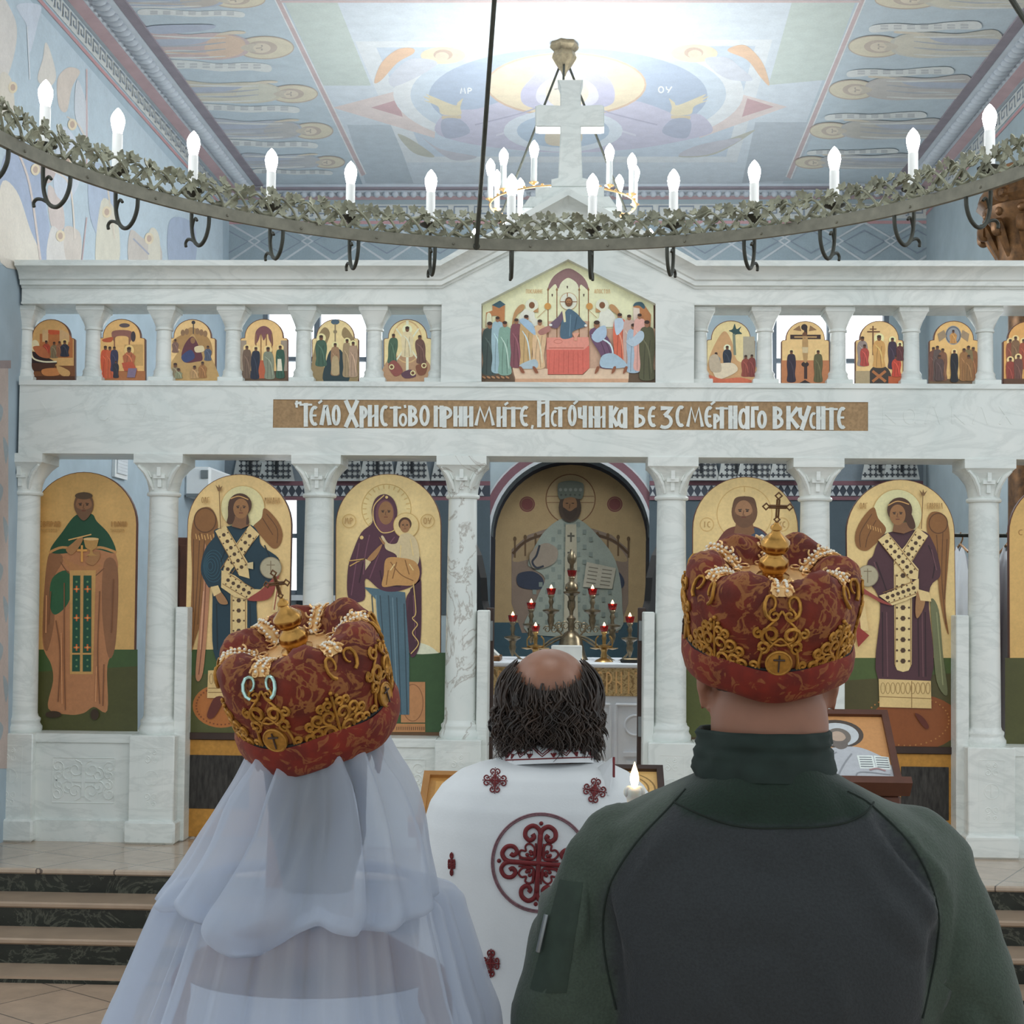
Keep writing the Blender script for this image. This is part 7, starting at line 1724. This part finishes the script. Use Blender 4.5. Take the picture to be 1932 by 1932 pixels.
# ---------------------------------------------------------------- priest
px_, py_ = -.055, 2.72
PR = thing('person', 'balding long-haired priest in a white vestment with dark red crosses, between the couple', 'person', (px_, py_, 0))
hc = at(1036, 1342, 2.7); hc.y = 2.74
b = M(); Rp = head_(b, hc, 1.0, -.12)
caps(b, (hc.x, hc.y-.02, hc.z-.05), (hc.x, hc.y-.03, 1.42), .062, .07, 24)
for sx in (-1, 1):
    caps(b, (px_+sx*.05, py_, 1.42), (px_+sx*.15, py_, 1.38), .06, .055); caps(b, (px_+sx*.08, py_, 1.3), (px_+sx*.08, py_, .95), .105, .11)
    s_, e_, w_ = Vector((px_+sx*.16, py_, 1.38)), Vector((px_+sx*.175, py_+.03, 1.1)), Vector((px_+sx*.07, py_+.15, 1.12))
    caps(b, s_, e_, .05, .042); caps(b, e_, w_, .042, .03); hand_(b, w_, Vector((-sx*.8, .3, .1)), Vector((-sx*.1, .1, 1)), Vector((0, 0, 1)), .45, .9)
legs_(b, px_, py_, .92); caps(b, (px_-.08, py_, .95), (px_+.08, py_, .95), .11, .11)
bm_ = melt(b, .006, 4, '', '', None); bm_.build('body', 'skin_scalp', PR, smooth=180); eyes_(PR, hc, Rp, 1.0)
# hair: fringe round the bald crown, falling in waves to the collar
hb_ = BVHTree.FromPolygons([tuple(q) for q in bm_.v], bm_.f)
rr = random.Random(11); hm = M()
sc_ = 1.0
def skull(a, e, off):          # a: 0 = straight back, + to the right; e elevation
    d = Vector((math.sin(a)*math.cos(e), -math.cos(a)*math.cos(e), math.sin(e)))
    return hc+Rp @ (Vector((d.x*.083, d.y*.1-.004, d.z*.092+.03))*sc_)+d*off
for i in range(1100):
    a = rr.uniform(-2.3, 2.3); top = .06+.6*min(1, (abs(a)/1.15)**2)+rr.uniform(-.1, .1)
    e0 = top-rr.random()**1.6*.9; pts = []; off = .002+.016*rr.random(); ph = rr.uniform(0, 6.3); wv = rr.uniform(.005, .014); e1 = rr.uniform(-.72, -.2)
    for t in range(5):
        e = e0+(e1-e0)*t/4 if e0 > e1 else e0-.04*t
        pts.append(skull(a+(.02+.02*t)*math.sin(t*.9+ph), e, .001+off*min(1, t/2)))
    L_ = rr.uniform(.02, .055)*(1+.25*abs(a)); last = pts[-1]; out = Vector((math.sin(a), -math.cos(a), 0))
    for t in range(1, 6):
        f = t/5; pts.append(last+Vector((0, 0, -L_*f))+out*(.002*f+wv*.6*math.sin(f*4+ph)*f+.016*f*f*max(0, math.sin(ph)))+Vector((wv*math.cos(f*6+ph), 0, 0)))
    P = cat(pts, 2, False); n_ = len(P); r0 = rr.uniform(.001, .0021)
    hm.tube(P, [r0*(.5+.9*math.sin(pi*min(1, (k_+.6)/n_)))*(1 if k_ < n_*.8 else (n_-k_)/(n_*.2+.01)*.8+.1) for k_ in range(n_)], 5)
hcap = M()
def capf(u, v_):
    a = -2.35+4.7*u; top = -.02+.58*min(1, (abs(a)/1.15)**2); e = top+(-.8-top)*v_; return skull(a, e, .0005+.012*min(1, v_*2.5))
hcap.grid(capf, 40, 12)
ho = hm.build('hair', 'hair_brown', PR, smooth=180); hcap.build('hair_under', 'hair_dark', ho, smooth=180)
be = M()
for i in range(150):
    a = rr.uniform(-1.2, 1.2); s_ = hc+Rp @ (Vector((math.sin(a)*.062, .04+math.cos(a)*.055, -.05-.03*math.cos(a)))*sc_); L_ = .12+.07*math.cos(a)+rr.uniform(-.02, .02)
    if abs(a) < 1: pass
    pts = [s_+Vector((math.sin(a)*.02*math.sin(pi*f)+.004*math.sin(9*f+i), math.cos(a)*.03*f, -L_*f)) for f in (0, .2, .4, .6, .8, 1)]
    be.tube(cat(pts, 2, False), [.003*(1-.8*k_/10) for k_ in range(11)], 5)
be.build('beard', 'hair_brown', PR, smooth=180)
# vestment: a full cape from the neck to the ground
def pl(px, py): return at(px, py, 2.66)
PRG = [(980, 1090, 1424, .066), (966, 1104, 1437, .08), (935, 1128, 1443, .097), (895, 1160, 1452, .12), (858, 1190, 1466, .14), (828, 1218, 1490, .155), (806, 1240, 1522, .17), (794, 1256, 1562, .18), (788, 1268, 1620, .19), (783, 1280, 1720, .2), (780, 1290, 1840, .21), (776, 1298, 1960, .215), (768, 1306, 2200, .225), (750, 1322, 2550, .24), (735, 1340, 2900, .255)]
PR_R = []
for x0, x1, y, d in PRG:
    p0, p1 = pl(x0, y), pl(x1, y); PR_R.append(((p0.x+p1.x)/2, (p1.x-p0.x)/2, p0.z*.5+p1.z*.5, d))
def vest(u, v_):
    t = v_*(len(PR_R)-1); i = min(int(t), len(PR_R)-2); f = t-i; A, B = PR_R[i], PR_R[i+1]
    c, hw, z, d = [A[k_]+(B[k_]-A[k_])*f for k_ in range(4)]
    a = 2*pi*u; ca, sa = math.cos(a), math.sin(a); low = max(0, (1.35-z))
    side = math.exp(-((ca+.78)/.2)**2)
    fo = .012*side*math.sin(z*7+1)*min(1, low*6)+.010*math.sin(7*a+.6)*min(1, low*2.2)+.006*math.sin(13*a+2)*min(1, low*1.5)+.004*noise.noise(Vector((ca*3, sa*3, z*4)))
    return Vector((c+(hw+fo)*math.copysign(abs(ca)**.85, ca), 2.735+(d+fo)*math.copysign(abs(sa)**.8, sa)+.02*min(1, low*2), z-(.012*max(0, -sa) if v_ < .1 else 0)+.0*ca))
vm_ = M(); vm_.grid(vest, 110, 78, True); VO = vm_.build('vestment', 'white_vestment', PR, smooth=180)
bvv = BVHTree.FromPolygons([tuple(q) for q in vm_.v], vm_.f)
OVD = [Vector((0, 1, 0))]
def ov(px, py, off=.0022):
    p = at(px, py, 2.56); d = OVD[0]; h_, n_, i_, d_ = bvv.ray_cast(p-d*.5, d)
    if h_ is None: h_, n_, i_, d_ = bvv.find_nearest(p)
    return h_+Vector((0, -off, 0))
def scroll_cross(cx, cy, S, rot, sx=1.0, skew=0, thick=1.0):
    """cross with curled arms; S = half height in picture units on the back"""
    OVD[0] = (at(cx, cy, 2.56)-Vector((0, 0, CAMZ))).normalized()
    m = M(); c_, s_ = math.cos(rot), math.sin(rot)
    T = lambda x, y: ov(cx+sx*(x*c_-y*s_)*S, cy+(x*s_+y*c_)*S+skew*x*S)
    u = S/1037
    def st(pts, w, sm=True):
        P = cat([(x, y, 0) for x, y in pts], 4, False) if sm and len(pts) > 2 else [Vector((pts[0][0]+(pts[-1][0]-pts[0][0])*i/12, pts[0][1]+(pts[-1][1]-pts[0][1])*i/12, 0)) for i in range(13)]
        m.tube([T(q.x, q.y) for q in P], w*u*thick, 6)
    st([(0, -.72), (0, .72)], .062); st([(-.72, 0), (.72, 0)], .062)
    for k_ in range(4):
        ca, sa = [(1, 0), (0, 1), (-1, 0), (0, -1)][k_]
        Rk = lambda x, y: (x*ca-y*sa, x*sa+y*ca)
        m.ball(T(*Rk(0, -1.0)), .05*u, nu=8, nv=6)
        for s in (-1, 1):
            st([Rk(0, -.7), Rk(s*.05, -.85), Rk(s*.2, -.93), Rk(s*.36, -.83), Rk(s*.38, -.66), Rk(s*.26, -.56), Rk(s*.16, -.64), Rk(s*.2, -.72)], .055)
            st([Rk(s*.1, -.5), Rk(s*.1, -.14), Rk(s*.3, -.16)], .022); 
        st([Rk(.12, -.12), Rk(.12, -.42), Rk(.2, -.5), Rk(.3, -.46), Rk(.29, -.34), Rk(.4, -.36), Rk(.48, -.28), Rk(.44, -.18), Rk(.34, -.12), Rk(.12, -.12)], .026)
        for x, y in ((.2, -.3), (.28, -.22), (.22, -.2)): m.ball(T(*Rk(x, y)), .045*u, nu=8, nv=6)
    return m
for cx, cy, S, rot, sx in ((934, 1472, 24, .03, .95), (1122, 1491, 24, .16, .92), (852, 1630, 22, 0, .3), (926, 1817, 26, .03, .62), (1190, 1640, 24, .1, .5), (1130, 1850, 26, 0, .9)):
    scroll_cross(cx, cy, S, rot, sx, thick=.95).build('embroidered_cross', 'red_embroidery', VO, smooth=180)
scroll_cross(1016, 1629, 76, .07, .98).build('embroidered_cross', 'red_embroidery', VO, smooth=180)
m = M()
for rr_ in (93, 90): m.tube([ov(1020+rr_*.99*math.cos(2*pi*i/72), 1627+rr_*math.sin(2*pi*i/72)) for i in range(72)], .0016, 6, True)
m.build('embroidered_ring', 'rope_embroidery', VO, smooth=180)
# stand collar with zigzag
c0 = Vector((at(1035, 1425, 2.66).x, 2.715, 0))
def zk(py): return at(1035, py, 2.64).z
n = 72
def colp(a, t, off=0):       # t 0 bottom .. 1 top
    r = .079-.013*t+off; lean = .012*t; ca, sa = math.cos(a), math.sin(a)
    return Vector((c0.x+r*ca*1.0, c0.y+lean+r*sa*1.05, zk(1441)+t*(zk(1402)-zk(1441))+.004*ca-.006*sa*(1-t)*1.5))
m = M(); vs = [colp(2*pi*i/n, t) for t in (-.25, 0, .5, 1) for i in range(n)]+[colp(2*pi*i/n, t, -.004) for t in (1, .2) for i in range(n)]
m.add(vs, [(k_*n+i, k_*n+(i+1) % n, (k_+1)*n+(i+1) % n, (k_+1)*n+i) for k_ in range(5) for i in range(n)]); CO_ = m.build('collar', 'white_vestment', PR, smooth=60)
m = M()
for t in (.04, .97): m.tube([colp(2*pi*i/n, t, .001) for i in range(n)], .0013, 6, True)
for o_ in (0, .14):
    P = []
    for i in range(44):
        a0 = 2*pi*i/44; lo, hi = (.16+o_, .72+o_)
        P.append((a0, lo if i % 4 in (0,) else hi if i % 4 == 2 else (lo+hi)/2))
    m.tube([colp(a, min(.9, t), .001) for a, t in P], .0011, 5, True)
for i in range(11):
    a = 2*pi*(i+.5)/11-.02
    for dx in (-.06, 0, .06): m.tube([colp(a, .12, .001), colp(a+dx, .34, .001)], .0016, 5)
m.build('zigzag_trim', 'red_embroidery', CO_, smooth=60)
# stiff pointed corner of the shoulder cape with red edge
P = [at(1128, 1449, 2.66), at(1157, 1429, 2.64), at(1157, 1466, 2.62), at(1150, 1500, 2.6), at(1120, 1500, 2.62)]
m = M(); m.add(P+[q+Vector((0, .012, 0)) for q in P], [(0, 1, 2, 3, 4), (9, 8, 7, 6, 5)]+[(i, (i+1) % 5, 5+(i+1) % 5, 5+i) for i in range(5)]); o = m.build('cape_corner', 'white_vestment', PR, smooth=0)
m = M(); m.tube([P[1]+Vector((.001, 0, 0)), P[2]+Vector((.001, 0, 0))], .0022, 6); m.build('red_edge', 'red_embroidery', o)
# ---------------------------------------------------------------- bride
bx, by = -.325, 1.85
BR = thing('person', 'bride in a long white veil under the leaning red crown, seen from behind', 'person', (bx, by, 0))
hc = at(598, 1390, 1.82); hc.y = 1.83
b = M(); Rb = head_(b, hc, .95)
caps(b, (hc.x, hc.y-.02, hc.z-.05), (bx, by-.02, 1.4), .055, .058)
for sx in (-1, 1):
    caps(b, (bx+sx*.04, by, 1.36), (bx+sx*.125, by, 1.325), .05, .045); caps(b, (bx+sx*.06, by, 1.26), (bx+sx*.06, by, .95), .085, .09)
    s_, e_, w_ = Vector((bx+sx*.135, by+.01, 1.32)), Vector((bx+sx*.15, by+.05, 1.06)), Vector((bx+sx*.06, by+.2, 1.08))
    caps(b, s_, e_, .042, .035); caps(b, e_, w_, .035, .024); hand_(b, w_, Vector((-sx*.5, .8, .1)), Vector((-sx*.1, .1, 1)), Vector((-sx, 0, 0)), .5, .9)
legs_(b, bx, by, .92, .08, (.08, .05, .036)); caps(b, (bx-.07, by, .95), (bx+.07, by, .95), .1, .1)
melt(b, .006, 4, '', '', None).build('body', 'skin', BR, smooth=180); eyes_(BR, hc, Rb, .95)
h = M(); h.ball(hc+Vector((0, -.014, .025)), .08, (1, 1.15, 1.05), 28, 18); 
for x0, x1, y0, y1 in ((520, 560, 1430, 1690), (548, 548, 1430, 1730), (580, 575, 1430, 1740), (610, 600, 1430, 1725), (640, 625, 1430, 1700)):
    A_, B_ = at(x0+14, y0, 1.77), at(x1+14, y1, 1.775); caps(h, A_, (A_+B_)/2, .026, .03); caps(h, (A_+B_)/2, B_, .03, .012)
hm2 = melt(h, .007, 3, '', '', None); hm2.build('hair', 'hair_brown', BR, smooth=180)
d = M()
def dress(u, v_):
    z = 1.335-1.335*v_; a = 2*pi*u; hw = .155+.0*v_ if z > 1.1 else .155+(1.1-z)*.2; hd = .115 if z > 1.1 else .115+(1.1-z)*.26
    fo = 1+.05*math.sin(11*a)*min(1, max(0, 1.05-z)); return Vector((bx+hw*fo*math.cos(a), by+.01+hd*fo*math.sin(a), max(.004, z)))
d.grid(dress, 66, 30, True); d.build('dress', 'dress_white', BR, smooth=180)
def tier(rows, folds, name, Y0, hem=None, nv=60, nu=150, a0=None):
    Q = []
    for y, x0, x1, dp in rows:
        p0, p1 = at(x0, y, 1.80), at(x1, y, 1.80); Q.append(((p0.x+p1.x)/2, (p1.x-p0.x)/2, (p0.z+p1.z)/2, dp))
    def fn(u, v_):
        a = 2*pi*u; ca, sa = math.cos(a), math.sin(a)
        vv = v_*(hem(ca, sa) if hem else 1); t = min(.9999, vv)*(len(Q)-1); i = int(t); f = t-i
        P0, P1, P2, P3 = Q[max(i-1, 0)], Q[i], Q[i+1], Q[min(i+2, len(Q)-1)]
        c, hw, z, dp = [.5*(2*P1[k_]+(P2[k_]-P0[k_])*f+(2*P0[k_]-5*P1[k_]+4*P2[k_]-P3[k_])*f*f+(3*P1[k_]-P0[k_]-3*P2[k_]+P3[k_])*f**3) for k_ in range(4)]
        q = Vector((c+hw*math.copysign(abs(ca)**.9, ca), Y0+dp*math.copysign(abs(sa)**.85, sa), z))
        fx, fy = folds(ca, sa, vv, a); n_ = Vector((ca/hw, sa/dp, 0)).normalized()
        return q+n_*fx+Vector((0, fy, 0))
    m = M(); m.grid(fn, nu, nv, True)
    return m
G = lambda x, c, w: math.exp(-((x-c)/w)**2)
# lower tier: gathered, over the shoulders to the floor
def f_low(ca, sa, v, a):
    low = min(1, max(0, (v-.14)/.1)); back = max(0, -sa)
    g_ = .0055*math.sin(23*a+1.2*math.sin(3*a))+.004*math.sin(41*a+2)+.008*math.sin(9*a+.7)
    return (g_*1.9+.006*noise.noise(Vector((ca*9, v*1.5, sa*9))))*low*(.7+.4*v), 0
rows_low = [(1668, 400, 770, .09), (1678, 340, 812, .115), (1692, 305, 838, .13), (1740, 280, 852, .138), (1800, 254, 870, .146), (1870, 224, 890, .156), (1932, 198, 910, .165), (2050, 170, 915, .18), (2400, 120, 930, .21), (2900, 60, 945, .25), (3440, 0, 965, .3)]
VL = tier(rows_low, f_low, 'veil', 1.86, nv=80, nu=260).build('veil', 'veil', BR, smooth=180)
# upper tier: short, full, turned under along a looped hem
def hem(ca, sa):
    if sa > .2: return .8
    x = ca
    return .83+.12*G(x, -.14, .28)-.05*G(x, -.62, .1)-.03*G(x, .2, .1)+.03*G(x, .55, .25)-.1*max(0, x-.75)*4*.4
def f_up(ca, sa, v, a):
    back = 1.35*max(0, -sa)**.5; w = min(1, v*1.6)
    x = ca
    f = .016*G(x, -.52-.1*v, .10)+.016*G(x, .34+.12*v, .07)+.015*G(x, .62+.12*v, .09)-.024*G(x, -.04, .24)+.008*G(x, -.12-.12*v, .05)-.016*G(x, -.36-.12*v, .05)-.016*G(x, .46+.12*v, .05)+.010*G(x, .86, .05)-.01*G(x, .75, .05)+.008*G(x, .14+.04*v, .05)+.006*math.sin(19*a)+.012*noise.noise(Vector((ca*4+v*1.5, v*3.2, 5)))+.005*noise.noise(Vector((ca*11+v*3, v*5, 2)))
    puff = .02*G(v, .8, .14)*(1+.6*G(x, -.3, .3))+.012*G(v, .86, .07)
    tuck = -.05*max(0, (v-.9)/.1)
    return f*w*back+puff*back+tuck*.0, 0
rows_up = [(1325, 545, 665, .07), (1345, 510, 700, .1), (1375, 490, 715, .114), (1405, 474, 728, .122), (1435, 456, 745, .125), (1465, 437, 765, .126), (1505, 414, 783, .128), (1550, 392, 795, .13), (1600, 368, 802, .134), (1650, 345, 806, .138), (1700, 322, 800, .14), (1745, 318, 770, .146), (1795, 330, 730, .146)]
up = tier(rows_up, f_up, 'veil_upper', 1.845, hem, 60, 240)
# roll the hem under
nu_, nv_ = 240, 60
last = up.v[-nu_:]; prev = up.v[-2*nu_:-nu_]; o = len(up.v)
for k_, (dn, inn) in enumerate(((.006, .008), (.004, .02), (-.012, .026))):
    row = []
    for q in last:
        q = Vector(q); c = Vector((-.305, 1.845, q.z)); n_ = (c-q).normalized(); row.append(q+n_*inn+Vector((0, 0, -dn)))
    up.v += [tuple(q) for q in row]
for k_ in range(3):
    b0, b1 = (o-nu_ if k_ == 0 else o+(k_-1)*nu_), o+k_*nu_
    for i in range(nu_): up.f.append([b0+i, b0+(i+1) % nu_, b1+(i+1) % nu_, b1+i]); up.m.append(0); up.c.append(None)
up.build('veil_upper', 'veil', BR, smooth=180)
